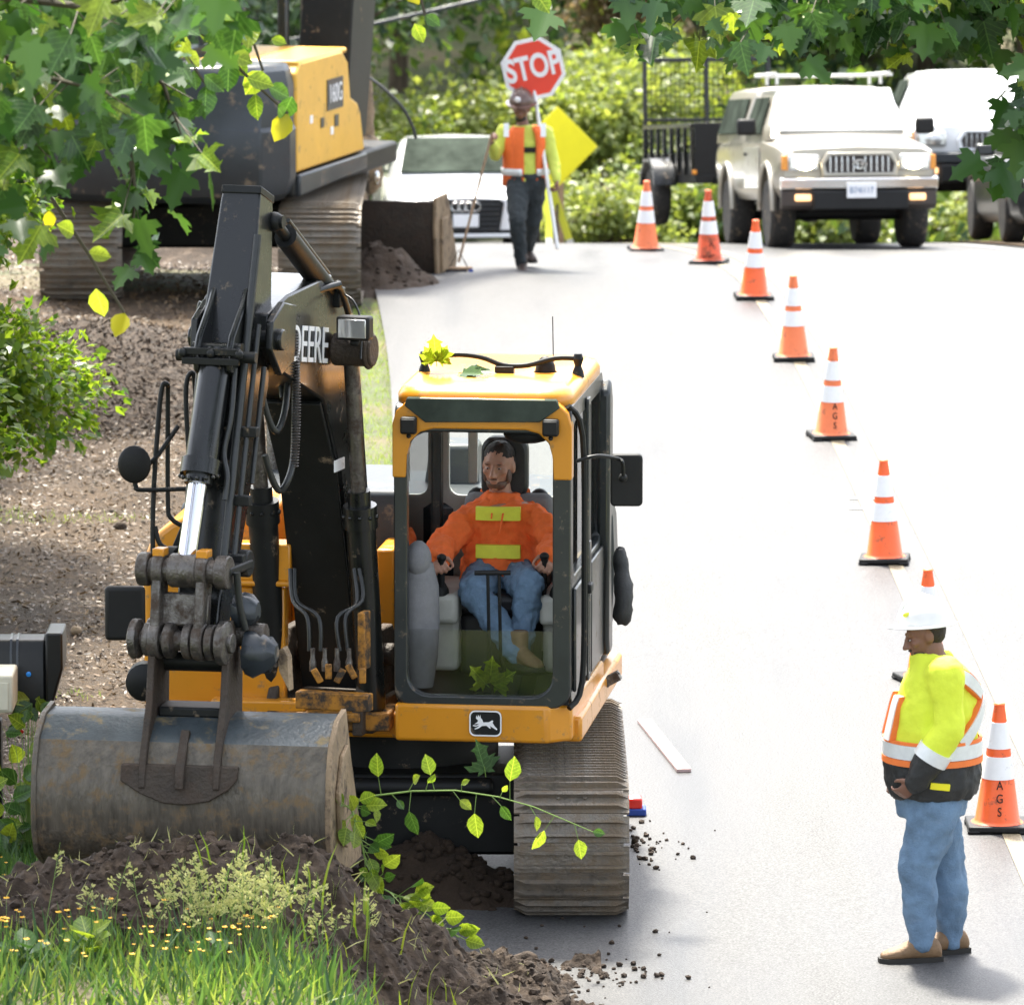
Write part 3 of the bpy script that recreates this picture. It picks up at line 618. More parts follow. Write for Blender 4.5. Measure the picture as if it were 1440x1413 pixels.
# swing post with its lines
mb = MB()
for w_ in (-.24, .24): mb.prism([BP(w_ - .03, l, z) for l, z in ((-.3, .95), (.42, .9), (.42, 1.06), (.15, 1.42), (-.1, 1.42), (-.3, 1.2))], sb * .06)
mb.box(BP(0, .02, .98), (.6, .62, .16), RB); mb.cyl(BP(-.33, .05, 1.28), BP(.33, .05, 1.28), .06); mb.cyl(BP(-.36, .28, .98), BP(.36, .28, .98), .045)
build('boom_base', mb, M['brown'], EX, bevel=.01)
def hoses(name, paths, r, m, n=8):
    for pts in paths:
        mb = MB(); mb.tube(bez(pts), r, n); build(name, mb, M[m], EX, smooth=60)
def bez(pts, k=5):
    """a smooth curve through the points"""
    pts = [V(p) for p in pts]
    if len(pts) < 3: return pts
    out = []
    for i in range(len(pts) - 1):
        p0, p1, p2, p3 = pts[max(i-1, 0)], pts[i], pts[i+1], pts[min(i+2, len(pts)-1)]
        for j in range(k):
            t = j / k; out.append(.5 * ((2*p1) + (p2-p0)*t + (2*p0-5*p1+4*p2-p3)*t*t + (3*p1-p0-3*p2+p3)*t**3))
    return out + [pts[-1]]
hoses('hydraulic_pipe', [[W(x0, 800, 35.6), W(x0 + 4, 845, 35.5), W(x1, 868, 35.4), W(x1 + 3, 915, 35.4)] for x0, x1 in ((408, 432), (414, 448), (505, 475), (498, 486))], .011, 'hose')
mb = MB()
for i in range(4): mb.lathe(W(440 + i * 17, 930, 35.35), (0, 0, 1), [(.018, -.05), (.018, .0), (.012, .02), (.012, .07)], 8)
build('hose_fittings', mb, M['steel'], EX)
mb = MB()
for i in range(5): mb.box(W(446 + 16 * i, 950 - (i % 2) * 6, 35.3), (.035, .02, .08), rotmat(0, 0, .5 * (i % 3 - 1)))
mb.box(W(470, 985, 35.35), (.4, .08, .09), RB); mb.box(W(512, 900, 35.4), (.04, .1, .3), RB)
build('valve_bank', mb, M['dirtyyellow'], EX, bevel=.006)
# ---- boom
mb = MB(); poly = [(.1, 1.1), (.46, 2.3), (.74, 2.72), (1.5, 2.98), (1.64, 3.1), (1.6, 3.27), (1.3, 3.33), (.6, 3.36), (.16, 2.95), (-.16, 1.3), (-.05, 1.12)]
mb.prism([BP(-.17, l, z) for l, z in poly], sb * .34)
BOOM = build('boom', mb, M['black'], EX, bevel=.012)
mb = MB(); mb.prism([BP(-.16, l, z) for l, z in ((.12, 1.12), (.478, 2.3), (.75, 2.715), (.77, 2.70), (.5, 2.28), (.14, 1.1))], sb * .32); build('boom_belly_plate', mb, M['plate'], BOOM, bevel=.004)
mb = MB()
for w_ in (-.2, .2): mb.prism([BP(w_ - .02, l, z) for l, z in ((1.35, 3.0), (1.55, 2.95), (1.7, 3.1), (1.68, 3.24), (1.5, 3.32), (1.3, 3.28))], sb * .04)
mb.cyl(BP(-.25, 1.6, 3.14), BP(.25, 1.6, 3.14), .055); build('boom_tip', mb, M['black'], BOOM, bevel=.008)
bd = (BP(0, .75, 3.02) - BP(0, 1.45, 3.12)).normalized()
text('lettering', 'DEERE', .27, BP(.176, .98, 3.03), bd, (0, 0, 1), M['reflect'], BOOM, xscale=.78, extrude=.003)
mb = MB(); mb.box(BP(.174, .5, 2.35), (.006, .16, .06), RB); build('label_sticker', mb, M['reflect'], BOOM)
mb = MB(); mb.box(BP(.176, 1.4, 3.2), (.006, .09, .12), RB); build('warning_sticker', mb, M['amber'], BOOM)
# boom cylinders
for sgn in (-1, 1):
    w_ = .27 * sgn; a = BP(w_, .26, .98); b = BP(w_, .6, 2.97); mid = a.lerp(b, .62)
    mb = MB(); mb.tube([a, a.lerp(b, .05), a.lerp(b, .52)], [.075, .078, .078], 18); mb.tube([a.lerp(b, .52), a.lerp(b, .58)], .09, 18); mb.tube([a.lerp(b, .58), mid], .06, 18)
    for k in range(10):
        t = 2 * math.pi * k / 10; mb.ell(a.lerp(b, .55) + sb * math.cos(t) * .09 + fb * math.sin(t) * .09, .012, 6, 4)
    c = build('boom_cylinder', mb, M['plate' if sgn < 0 else 'black'], EX, smooth=50)
    mb = MB(); mb.tube([mid, b], .04, 16); build('cylinder_rod', mb, M['steel'], c, smooth=60)
mb = MB(); mb.cyl(BP(.18, .6, 2.97), BP(.4, .6, 2.97), .085, n=20); mb.cyl(BP(.36, .6, 2.97), BP(.385, .6, 2.97), .1, n=20); build('cylinder_pin', mb, M['brown'], EX, bevel=.01)
mb = MB(); mb.cyl(BP(-.4, .6, 2.97), BP(-.18, .6, 2.97), .085, n=20); build('cylinder_pin', mb, M['brown'], EX, bevel=.01)
def lamp(p, sx, sz, d, rot, parent=EX, lens='clearlens'):
    mb = MB(); mb.box(p, (sx, d, sz), rot); mb.box(p + V((0, .0, -sz * .62)), (sx * .3, .03, sz * .3), rot); h = build('work_light', mb, M['darktrim'], parent, bevel=.015)
    mb = MB(); mb.box(p + (rot @ V((0, -d / 2 - .004, 0))), (sx * .84, .012, sz * .78), rot); g = build('lens', mb, M[lens], h, bevel=.004); return h
lamp(W(499, 461, 35.2), .18, .125, .09, RB)
# ---- stick
T0 = (1.42, 3.86); sd_ = (.330, -.944); sn = (.944, .330)
def SPt(s, n, w_): return BP(w_, T0[0] + sd_[0] * s + sn[0] * n, T0[1] + sd_[1] * s + sn[1] * n)
mb = MB()
prof = [(0, .1, .1), (.06, .11, .105), (.6, .12, .125), (.95, .13, .135), (1.5, .11, .13), (2.2, .09, .115), (2.34, .07, .11)]
low = [.1, .11, .2, .24, .15, .09, .07]
mb.rings([[SPt(s, n, -w_), SPt(s, n, w_), SPt(s, -l, w_), SPt(s, -l, -w_)] for (s, n, w_), l in zip(prof, low)])
STICK = build('stick', mb, M['black'], EX, bevel=.012)
mb = MB(); mb.rings([[SPt(s, n + .012, -w_ - .006), SPt(s, n + .012, w_ + .006), SPt(s, -n - .01, w_ + .006), SPt(s, -n - .01, -w_ - .006)] for s, n, w_ in ((-.012, .1, .1), (.03, .1, .1))]); build('end_cap', mb, M['plate'], STICK, bevel=.006)
for w_ in (-.085, .085):
    mb = MB(); mb.prism([SPt(s, n, w_ - .018) for s, n in ((.5, .11), (.62, .16), (.8, .27), (.9, .29), (.98, .25), (1.0, .12))], sb * .036); build('cylinder_lug', mb, M['black'], STICK, bevel=.012)
# bucket cylinder on the outer face
a = SPt(.86, .2, 0); b = SPt(2.0, .28, -.02)
mb = MB(); mb.tube([a, a.lerp(b, .04), a.lerp(b, .5)], [.07, .083, .083], 22); mb.tube([a.lerp(b, .5), a.lerp(b, .57)], .1, 22); mb.tube([a.lerp(b, .57), a.lerp(b, .61)], .07, 20); mb.cyl(a - sb * .13, a + sb * .13, .04)
for k in range(14):
    t = 2 * math.pi * k / 14; mb.ell(a.lerp(b, .57) + sb * math.cos(t) * .095 + fb * math.sin(t) * .095, .013, 6, 4)
BC = build('bucket_cylinder', mb, M['black'], EX, smooth=50)
mb = MB(); mb.tube([a.lerp(b, .61), b], .05, 20); build('cylinder_rod', mb, M['chrome'], BC, smooth=60)
mb = MB(); mb.cyl(b - sb * .075, b + sb * .075, .085, n=20); build('rod_eye', mb, M['steel'], BC, bevel=.008)
mb = MB()
for s in (.88, .93): mb.box(SPt(s, .27, .0) + fb * .02, (.3, .03, .035), RB)
for w_ in (-.15, .0, .15): mb.ell(SPt(.9, .3, w_), .024, 8, 6)
mb.cyl(SPt(.9, .24, -.2), SPt(.9, .24, .22), .03); build('hose_clamp', mb, M['plate'], STICK, bevel=.004)
# rigid pipes along the stick
hoses('hydraulic_pipe', [[SPt(s, .14 + dn, w_) for s in (.25, .8, 1.4, 1.96)] for w_, dn in ((.125, 0),)], .022, 'hose')
hoses('hydraulic_pipe', [[SPt(.95, .2, .1), SPt(1.2, .21, .11), SPt(1.38, .2, .09), SPt(1.5, .2, .12), SPt(1.62, .2, .12)], [SPt(.7, .1, .165), SPt(1.3, .1, .165), SPt(2.0, .1, .165)], [SPt(.9, .02, .19), SPt(1.5, .02, .19)]], .014, 'hose')
for s in (1.25, 1.6, 1.9): mb = MB(); mb.box(SPt(s, .1, .17), (.1, .05, .05), RB); build('pipe_clamp', mb, M['plate'], STICK, bevel=.004)
# linkage
pin1 = b; pin2 = BP(-.02, 2.2 + .2, 1.72); stickpin = SPt(2.26, 0, 0)
mb = MB()
for w_ in (-.13, .1):
    mb.bar(pin1 + sb * w_, pin2 + sb * w_, .05, .13, fb)
    for p, r in ((pin1, .085), (pin2, .095)): mb.cyl(p + sb * (w_ - .03), p + sb * (w_ + .03), r, n=20)
mb.bar(pin1.lerp(pin2, .32) - fb * .02, pin1.lerp(pin2, .8) - fb * .02, .26, .05, fb)
LK = build('bucket_link', mb, M['steel'], EX, bevel=.012)
for w_ in (-.13, .1):
    mb = MB(); mb.box(pin1 + sb * w_ + V((0, 0, .09)), (.06, .08, .04), RB); build('grease_cap', mb, M['yellow'], LK, bevel=.005)
mb = MB(); mb.cyl(pin1 - sb * .2, pin1 + sb * .2, .06, n=18); mb.cyl(pin1 + sb * .17, pin1 + sb * .235, .085, n=20); mb.cyl(pin1 - sb * .24, pin1 - sb * .18, .085, n=20); build('link_pin', mb, M['steel'], LK, bevel=.008)
for w_ in (-.19, .19):
    mb = MB(); q = SPt(1.9, .0, w_); mb.bar(pin1 + sb * w_, q, .045, .1, fb); mb.cyl(q - sb * .03, q + sb * .03, .07, n=16); build('guide_link', mb, M['plate'], EX, bevel=.01)
mb = MB(); mb.cyl(pin2 - sb * .27, pin2 + sb * .27, .05, n=18)
for w_, r in ((-.24, .1), (-.17, .085), (-.06, .09), (.04, .09), (.16, .09), (.22, .11)): mb.lathe(pin2 + sb * (w_ - .03), sb, [(r * .7, 0), (r, .012), (r, .048), (r * .7, .06)], 22)
mb.cyl(stickpin - sb * .28, stickpin + sb * .34, .06, n=18); build('bucket_pin', mb, M['steel'], EX, bevel=.004)
for px, py, s in ((345, 858, .085), (366, 918, .11)):
    mb = MB(); c = W(px, py, 34.05)
    mb.lathe(c - sb * s * .7, sb, [(.03, 0), (s, .01), (s * 1.05, s * .5), (s * .8, s * 1.1), (.04, s * 1.5)], 18)
    mb.v = [v + V((0, 0, .035 * noise.noise(v * 28))) for v in mb.v]; build('dust_cover', mb, M['gunmetal'], EX)
mb = MB(); c = W(398, 938, 34.1); mb.prism([c + V((dx, 0, dz)) for dx, dz in ((-.03, .08), (.0, .1), (.022, .05), (.03, -.12), (.01, -.08), (-.02, -.02))], (.02, .06, 0)); build('wear_shim', mb, M['tan'], EX)
# ---- bucket
KA = R(9); fk = V((-math.sin(KA), -math.cos(KA), 0)); sk = V((math.cos(KA), -math.sin(KA), 0)); RK = rotmat(-KA)
K0 = BP(0, 2.3, 0); K0.x = (268 - 720) / FPX * 33.9 + .012
def KP(w_, l, z): return K0 + sk * w_ + fk * l + V((0, 0, z))
HW = .73
outer = [(-.06, 1.345), (.12, 1.335), (.28, 1.24), (.35, 1.1), (.375, .95), (.37, .8), (.32, .68), (.17, .59), (-.08, .555), (-.5, .545)]
inner = [(-.06, 1.315), (.11, 1.305), (.255, 1.22), (.32, 1.09), (.345, .95), (.34, .81), (.295, .7), (.16, .62), (-.08, .585), (-.5, .57)]
def shell(i0, i1, m, nm, parent):
    mb = MB(); lp = outer[i0:i1] + inner[i0:i1][::-1]
    mb.rings([[KP(-HW + 2 * HW * t, l, z) for l, z in lp] for t in np.linspace(0, 1, 13)]); return build(nm, mb, M[m], parent, smooth=50)
BK = shell(2, 10, 'bucket', 'bucket', EX); shell(0, 3, 'bucketup', 'bucket_top_plate', BK)
for w_ in (-HW - .025, HW):
    mb = MB(); mb.prism([KP(w_, l, z) for l, z in [(-.07, 1.37)] + [(l + .012, z + (.012 if z > 1 else -.006)) for l, z in outer[1:]] + [(-.42, .75), (-.2, 1.1)]], sk * .027); build('side_plate', mb, M['tan' if w_ > 0 else 'bucket'], BK, bevel=.005)
mb = MB(); mb.prism([KP(-HW, l, z) for l, z in ((-.42, .545), (-.42, .585), (-.62, .57), (-.64, .56))], sk * 2 * HW); build('cutting_edge', mb, M['steel'], BK, bevel=.004)
mb = MB(); mb.prism([KP(HW + .028, l, z) for l, z in ((-.02, 1.2), (.13, 1.17), (.25, 1.0), (.2, .75), (.0, .68), (.12, .85), (.12, 1.05))], sk * .022); build('side_cutter', mb, M['tan'], BK, bevel=.006)
for w_ in (-.19, .185):
    mb = MB(); mb.prism([KP(w_ - .018, l, z) for l, z in ((-.2, 1.3), (-.22, 1.55), (-.12, 1.72), (.02, 1.82), (.1, 1.76), (.2, 1.42), (.365, 1.17), (.4, 1.03), (.34, 1.0))], sk * .036); build('bucket_ear', mb, M['brown'], BK, bevel=.006)
mb = MB(); mb.prism([KP(-.02, l, z) for l, z in ((.2, 1.27), (.24, 1.3), (.4, 1.12), (.42, 1.03), (.35, 1.03), (.3, 1.12))], sk * .045); build('centre_rib', mb, M['brown'], BK, bevel=.006)
mb = MB(); q = [(-.3, 1.14), (-.3, 1.06), (-.2, 1.0), (-.08, .955), (.03, .95), (.15, .97), (.25, 1.03), (.29, 1.08), (.29, 1.14)]
def sh_l(z): return float(np.interp(z, [p[1] for p in outer[::-1]], [p[0] for p in outer[::-1]]))
mb.rings([[KP(w_, sh_l(z) + d, z) for w_, z in q] for d in (-.005, .03)]); build('wear_plate', mb, M['brown'], BK, bevel=.006)
mb = MB(); mb.box(KP(0, .0, 1.36), (.33, .2, .05), RK); mb.cyl(KP(-.2, -.12, 1.58), KP(.2, -.12, 1.58), .05); build('bucket_bracket', mb, M['plate'], BK, bevel=.01)
# ---- hoses between boom and stick
hoses('hydraulic_hose', [
 [W(412, 436, 35.0), W(418, 480, 34.9), W(415, 560, 34.85), W(413, 640, 34.85), W(405, 675, 34.8), W(393, 690, 34.8), W(382, 672, 34.75), W(372, 640, 34.7)],
 [W(402, 436, 35.1), W(405, 500, 35.0), W(402, 570, 34.9), W(390, 606, 34.8), W(378, 590, 34.75), W(366, 545, 34.7), W(358, 520, 34.65)],
 [W(402, 440, 35.1), W(408, 425, 35.1), W(440, 412, 35.2), W(472, 402, 35.3), W(482, 415, 35.4), W(490, 440, 35.5)],
 [W(412, 440, 35.05), W(418, 422, 35.05), W(450, 408, 35.2), W(478, 400, 35.3)],
 [W(396, 445, 35.2), W(390, 430, 35.2), W(393, 500, 35.1), W(398, 560, 35.0)],
 [W(284, 425, 34.9), W(281, 440, 34.9), W(284, 500, 34.85), W(295, 515, 34.8)],
 [W(298, 415, 34.9), W(290, 430, 34.9), W(293, 505, 34.85)],
 [W(333, 805, 33.9), W(337, 850, 33.95), W(345, 885, 34.0)],
], .018, 'hose')
mb = MB()
for i in range(46):
    t = i / 45; p = W(413 + 4 * math.sin(t * 3), 470 + 185 * t, 34.84); mb.lathe(p - V((0, 0, .005)), (0, 0, 1), [(.02, 0), (.025, .004), (.02, .008)], 8)
build('hose_spring', mb, M['steel'], EX)['kind'] = 'stuff'
hoses('hose_loop', [[W(507, 505, 35.2), W(508, 455, 35.3), W(498, 425, 35.35), W(486, 415, 35.4)]], .006, 'hose')
# stick cylinder behind the stick's head
mb = MB(); p0, p1 = W(386, 312, 34.6), W(462, 412, 35.45); mb.tube([p0, p0.lerp(p1, .2)], .03, 12); mb.tube([p0.lerp(p1, .2), p1], .06, 16); mb.ell(p0, .05, 10, 8); mb.cyl(p0 - sb * .08, p0 + sb * .05, .035)
SCY = build('stick_cylinder', mb, M['plate'], EX, smooth=50)
for dz in (.07, .1):
    mb = MB(); mb.tube([p0.lerp(p1, .25) + V((.0, 0, dz)), p1 + V((0, 0, dz))], .012, 8); build('cylinder_pipe', mb, M['hose'], SCY)
mb = MB(); mb.box(p1 + V((-.02, 0, -.02)), (.2, .1, .1), RB)
for d in (-.09, -.02, .05): mb.ell(p1 + V((d, -.06, .05)), .024, 8, 6)
build('pipe_block', mb, M['plate'], SCY, bevel=.01)
# ---- handrails and mirrors at the right front corner
def rail(paths, r=.018, nm='handrail'):
    for pts in paths:
        mb = MB(); mb.tube(bez(pts, 4), r, 8); build(nm, mb, M['plate'], EX, smooth=60)
rail([[W(218, 965, 35.5), W(216, 850, 35.5), W(215, 720, 35.5), W(222, 600, 35.5), W(228, 545, 35.5), W(235, 541, 35.5), W(236, 560, 35.55), W(236, 700, 35.6), W(240, 728, 35.6), W(262, 742, 35.6)],
      [W(218, 740, 35.5), W(225, 765, 35.5), W(245, 775, 35.5), W(270, 778, 35.5)], [W(276, 800, 35.65), W(270, 700, 35.65), W(262, 580, 35.65), W(263, 535, 35.65), W(272, 525, 35.65), W(275, 560, 35.7)],
      [W(190, 672, 35.45), W(191, 684, 35.45), W(200, 689, 35.45), W(270, 687, 35.5)], [W(184, 900, 35.4), W(186, 912, 35.4), W(200, 920, 35.4)], [W(206, 655, 35.5), W(222, 640, 35.5), W(250, 600, 35.6)]], .013)
mb = MB(); c = W(189, 653, 35.4); mb.ell(c, (.087, .03, .1), 24, 10); MR = build('round_mirror', mb, M['darktrim'], EX, smooth=60)
mb = MB(); mb.ell(c + V((0, .022, 0)), (.075, .014, .088), 24, 6); build('mirror_glass', mb, M['wdark'], MR)
mb = MB(); c = W(176, 862, 35.35); mb.box(c, (.21, .05, .285)); MR = build('square_mirror', mb, M['darktrim'], EX, bevel=.022, segs=3); mb = MB(); mb.box(c + V((0, .028, 0)), (.18, .01, .25)); build('mirror_glass', mb, M['wdark'], MR)
mb = MB(); mb.box(W(258, 748, 35.6), (.05, .06, .18), rotmat(0, 0, .4)); mb.box(W(250, 775, 35.6), (.05, .05, .05)); build('rail_bracket', mb, M['plate'], EX, bevel=.006)
mb = MB(); mb.lathe(W(205, 955, 35.55), (0, -1, 0), [(.1, 0), (.1, .1), (.07, .12), (.001, .12)], 20); build('travel_horn', mb, M['plate'], EX)
# ---- cab
CU0, CU1, CV0, CV1 = .13, 1.06, 1.03, -.5
fnF = lambda a, d, b_: U(a, CV0 + d, b_)
mb = MB(); ringplate(mb, fnF, rrect(CU0, CU1, 1.07, 2.66, .1), rrect(.2, .965, 1.125, 2.52, .12), -.07, .01)
CAB = build('cab_frame', mb, M['frame'], EX, bevel=.01)
# roof with its yellow arch
arc_o = [(CU0 - .006, 2.28), (CU0 - .006, 2.52)] + [(CU0 - .006 + .15 - .15 * math.cos(R(a)), 2.56 + .14 * math.sin(R(a))) for a in (0, 30, 60, 90)] + [(CU1 + .006 - .15 + .15 * math.sin(R(a)), 2.56 + .14 * math.cos(R(a))) for a in (0, 30, 60, 90)] + [(CU1 + .006, 2.52), (CU1 + .006, 2.28)]
arc_i = [(.195, 2.28), (.2, 2.4)] + [(.34 - .14 * math.cos(R(a)), 2.4 + .14 * math.sin(R(a))) for a in (0, 30, 60, 90)] + [(.825 + .14 * math.sin(R(a)), 2.4 + .14 * math.cos(R(a))) for a in (0, 30, 60, 90)] + [(.965, 2.4), (.97, 2.28)]
mb = MB(); n = len(arc_o); vs = [fnF(a, d, b_) for d in (-.08, .018) for pts in (arc_o, arc_i) for a, b_ in pts]; fs = []
for j in range(n - 1): fs += [(j, j+1, n+j+1, n+j), (2*n+j, 3*n+j, 3*n+j+1, 2*n+j+1), (j, 2*n+j, 2*n+j+1, j+1), (n+j, n+j+1, 3*n+j+1, 3*n+j)]
fs += [(0, n, 3*n, 2*n), (n-1, 3*n-1, 4*n-1, 2*n-1)]; mb.add(vs, fs)
AR = build('roof_arch', mb, M['yellow'], CAB, bevel=.008)
mb = MB(); rp = rrect(CU0 + .0, CU1, CV1, CV0 - .02, .16)
mb.rings([[U(.595 + (u - .595) * k, .265 + (v - .265) * k, z) for u, v in rp] for k, z in ((.97, 2.62), (1.0, 2.66), (1.0, 2.7), (.96, 2.735), (.88, 2.75))]); RF = build('cab_roof', mb, M['yellow'], CAB, smooth=50)
mb = MB(); mb.rings([[U(u, v, z) for u, v, z in ((.2, CV0 + .022, 2.698), (.985, CV0 + .022, 2.698), (1.005, CV0 + .03, 2.66), (.9, CV0 + .038, 2.585), (.3, CV0 + .038, 2.575), (.19, CV0 + .03, 2.66))], [U(u, v, z) for u, v, z in ((.2, CV0 - .03, 2.7), (.985, CV0 - .03, 2.7), (1.005, CV0 - .0, 2.66), (.9, CV0 - .0, 2.583), (.3, CV0 - .0, 2.573), (.19, CV0 - .0, 2.66))]])
build('roof_visor', mb, M['wdark'], CAB, bevel=.005)
for u in (.235, .97):
    lamp(U(u - .02 if u < .5 else u - .01, CV0 + .05, 2.56), .085, .09, .06, RU, CAB, 'darktrim')
rail([[U(.2, .35, 2.8), U(.35, .36, 2.84), U(.5, .36, 2.83), U(.62, .36, 2.79), U(.75, .36, 2.79), U(.9, .36, 2.83), U(1.02, .35, 2.83)]], .014, 'roof_rail')
for u in (.2, 1.02): mb = MB(); mb.lathe(U(u, .35, 2.73), (0, 0, 1), [(.035, 0), (.03, .03), (.018, .06), (.03, .1), (.02, .125)], 12); build('rail_post', mb, M['plate'], CAB)
mb = MB(); mb.box(U(.63, .36, 2.76), (.1, .06, .05), RU); build('rail_post', mb, M['plate'], CAB, bevel=.004)
mb = MB(); mb.ell(U(.84, .3, 2.755), (.055, .05, .08), 14, 8); mb.lathe(U(.84, .3, 2.73), (0, 0, 1), [(.065, 0), (.065, .02)], 16); build('beacon_cover', mb, M['rubber'], CAB)
mb = MB(); mb.tube([U(.86, .1, 2.74), U(.855, .1, 3.02)], .003, 5); build('radio_antenna', mb, M['hose'], CAB)
# apron with the emblem
mb = MB(); ap = [(CU0 + .005, CV0 + .025), (CU1 - .12, CV0 + .025), (CU1 + .0, CV0 - .08), (CU1 + .02, CV1 + .1), (CU1 - .1, CV1 + .1), (CU0 + .005, CV1 + .1)]
mb.rings([[U(u, v, z) for u, v in ap] for z in (.885, 1.085)]); AP = build('cab_apron', mb, M['yellow'], CAB, bevel=.02, segs=3)
def plate_on(poly, u0, z0, d0, d1, nm, m, parent, bevel=0):
    mb = MB(); mb.rings([[U(u0 + a, CV0 + .025 + d, z0 + b_) for a, b_ in poly] for d in (d0, d1)]); return build(nm, mb, M[m], parent, bevel=bevel)
eu, ez = .615, .99
EM = plate_on(rrect(-.085, .085, -.068, .068, .03, 4), eu, ez, -.002, .008, 'emblem', 'plate', AP)
mb = MB(); ringplate(mb, lambda a, d, b_: U(eu + a, CV0 + .025 + d, ez + b_), rrect(-.085, .085, -.068, .068, .03, 4), rrect(-.078, .078, -.061, .061, .025, 4), .004, .011); build('emblem_rim', mb, M['reflect'], EM)
deer = [(-.062, -.005), (-.045, .006), (-.04, .016), (-.052, .028), (-.05, .045), (-.044, .032), (-.04, .048), (-.034, .034), (-.028, .048), (-.026, .03), (-.018, .022), (-.012, .006), (.02, .008), (.036, .018), (.044, .016), (.04, .004), (.05, -.012), (.066, -.03), (.064, -.036), (.04, -.022), (.024, -.012), (.03, -.026), (.026, -.028), (.006, -.012), (-.018, -.014), (-.038, -.028), (-.058, -.034), (-.06, -.03), (-.042, -.02), (-.034, -.012), (-.056, -.018), (-.07, -.014), (-.068, -.01), (-.05, -.012), (-.034, -.002), (-.044, -.002)]
plate_on([(a * .95, b_ * .95) for a, b_ in deer[::-1]], eu, ez, .006, .012, 'leaping_deer', 'reflect', EM)
# glazing
# the upper pane is stowed under the roof, only its frame edge shows
mb = MB(); mb.box(U(.583, CV0 - .5, 2.575), (.74, .8, .006), RU); build('front_window', mb, M['glass'], CAB)
mb = MB(); mb.box(U(.583, CV0 - .03, 1.3), (.78, .008, .345), RU); build('lower_window', mb, M['dustyglass'], CAB)
# right-hand (door) side of the cab
fnS = lambda a, d, b_: U(CU1 + d, a, b_)
mb = MB(); ringplate(mb, fnS, rrect(CV1, CV0 - .02, 1.08, 2.66, .08), rrect(CV1 + .09, CV0 - .1, 1.75, 2.56, .1), -.06, 0); SD = build('cab_door', mb, M['frame'], CAB, bevel=.008)
mb = MB(); ringplate(mb, fnS, rrect(.26, .36, 1.1, 2.62, .02), rrect(.29, .33, 1.14, 2.58, .01), 0, .02); mb.box(U(CU1 + .012, .3, 1.7), (.024, .07, .3), RU); build('door_post', mb, M['frame'], SD, bevel=.006)
mb = MB(); mb.box(U(CU1 - .03, .26, 2.15), (.008, 1.3, .86), RU); build('door_window', mb, M['glass'], SD)
mb = MB(); mb.box(U(CU1 + .01, .7, 1.42), (.02, .5, .55), RU); mb.box(U(CU1 + .01, -.1, 1.42), (.02, .6, .6), RU); build('door_panel', mb, M['frame'], SD, bevel=.02)
mb = MB(); mb.box(U(CU1 + .035, .45, 1.62), (.03, .1, .05), RU); build('door_handle', mb, M['plate'], SD, bevel=.008)
mb = MB(); mb.tube(bez([U(CU1 - .02, CV0 - .05, 2.66), U(CU1 + .05, CV0 - .1, 2.5), U(CU1 + .06, CV0 - .1, 1.8), U(CU1 + .05, CV0 - .1, 1.2), U(CU1 - .01, CV0 - .02, 1.07)], 4), .016, 8); build('door_rail', mb, M['plate'], SD)
mb = MB(); mb.rings([[U(CU1 + d, v, z) for v, z in ((-.42, 1.1), (-.55, 1.2), (-.56, 2.5), (-.48, 2.62), (-.4, 2.55), (-.36, 1.2))] for d in (-.02, .05)]); build('rear_pillar', mb, M['frame'], CAB, bevel=.02)
mb = MB(); ringplate(mb, lambda a, d, b_: U(a, CV0 - 1.53 + d, b_), rrect(CU0, CU1, 1.08, 2.66, .08), rrect(.22, .99, 1.96, 2.56, .06), -.03, .03); mb.box(U(.35, CV1 + .0, 2.28), (.05, .05, .5), RU); build('rear_frame', mb, M['greyplastic'], CAB, bevel=.01)
mb = MB(); mb.box(U(.6, CV1, 2.26), (.8, .006, .62), RU); build('rear_window', mb, M['glass'], CAB)
mb = MB(); ringplate(mb, lambda a, d, b_: U(CU0 + .03 + d, a, b_), rrect(CV1, CV0 - .02, 1.08, 2.66, .08), rrect(CV1 + .12, CV0 - .14, 1.7, 2.5, .08), -.03, .03); build('right_frame', mb, M['frame'], CAB, bevel=.01)
mb = MB(); mb.box(U(CU0 + .03, .25, 2.1), (.006, 1.2, .82), RU); build('side_window', mb, M['glass'], CAB)
mb = MB(); mb.box(U(.595, .26, 1.1), (.9, 1.5, .03), RU); build('cab_floor', mb, M['rubber'], CAB); mb = MB(); mb.box(U(.595, .26, 2.63), (.86, 1.4, .02), RU); build('headliner', mb, M['greyplastic'], CAB)
mb = MB(); mb.ell(U(.82, .9, 2.5), (.13, .1, .05), 16, 8); build('sun_visor', mb, M['darktrim'], CAB)
# driver's seat, consoles, levers
mb = MB(); mb.box(U(.58, .12, 1.5), (.48, .5, .12), RU); mb.box(U(.58, .12, 1.28), (.4, .42, .34), RU); ST = build('seat', mb, M['darkseat'], EX, bevel=.04, segs=3)
mb = MB(); mb.box(U(.58, -.26, 1.72), (.48, .13, .6), RU @ rotmat(0, .12)); build('seat_back', mb, M['greyseat'], ST, bevel=.05, segs=3)
mb = MB(); mb.rings([[U(.555 + a * k, -.26 + d, 2.15 + b_ * k) for a, b_ in rrect(-.125, .125, -.17, .17, .07)] for d, k in ((-.07, .9), (-.05, 1), (.03, 1), (.055, .9))]); build('headrest', mb, M['darkseat'], ST, smooth=50)
for u in (.4, .74): mb = MB(); mb.ell(U(u, -.28, 1.96), (.06, .06, .08), 12, 8); build('seat_shoulder', mb, M['darkseat'], ST)
for u in (.3, .93):
    mb = MB(); mb.box(U(u, .2, 1.5), (.2, .66, .16), RU); mb.box(U(u, .18, 1.3), (.18, .5, .3), RU); cn = build('console', mb, M['greyplastic'], EX, bevel=.03)
    mb = MB(); mb.lathe(U(u, .48, 1.57), (0, 0, 1), [(.05, 0), (.045, .03), (.03, .06), (.014, .08), (.014, .14)], 14); build('lever_boot', mb, M['rubber'], cn)
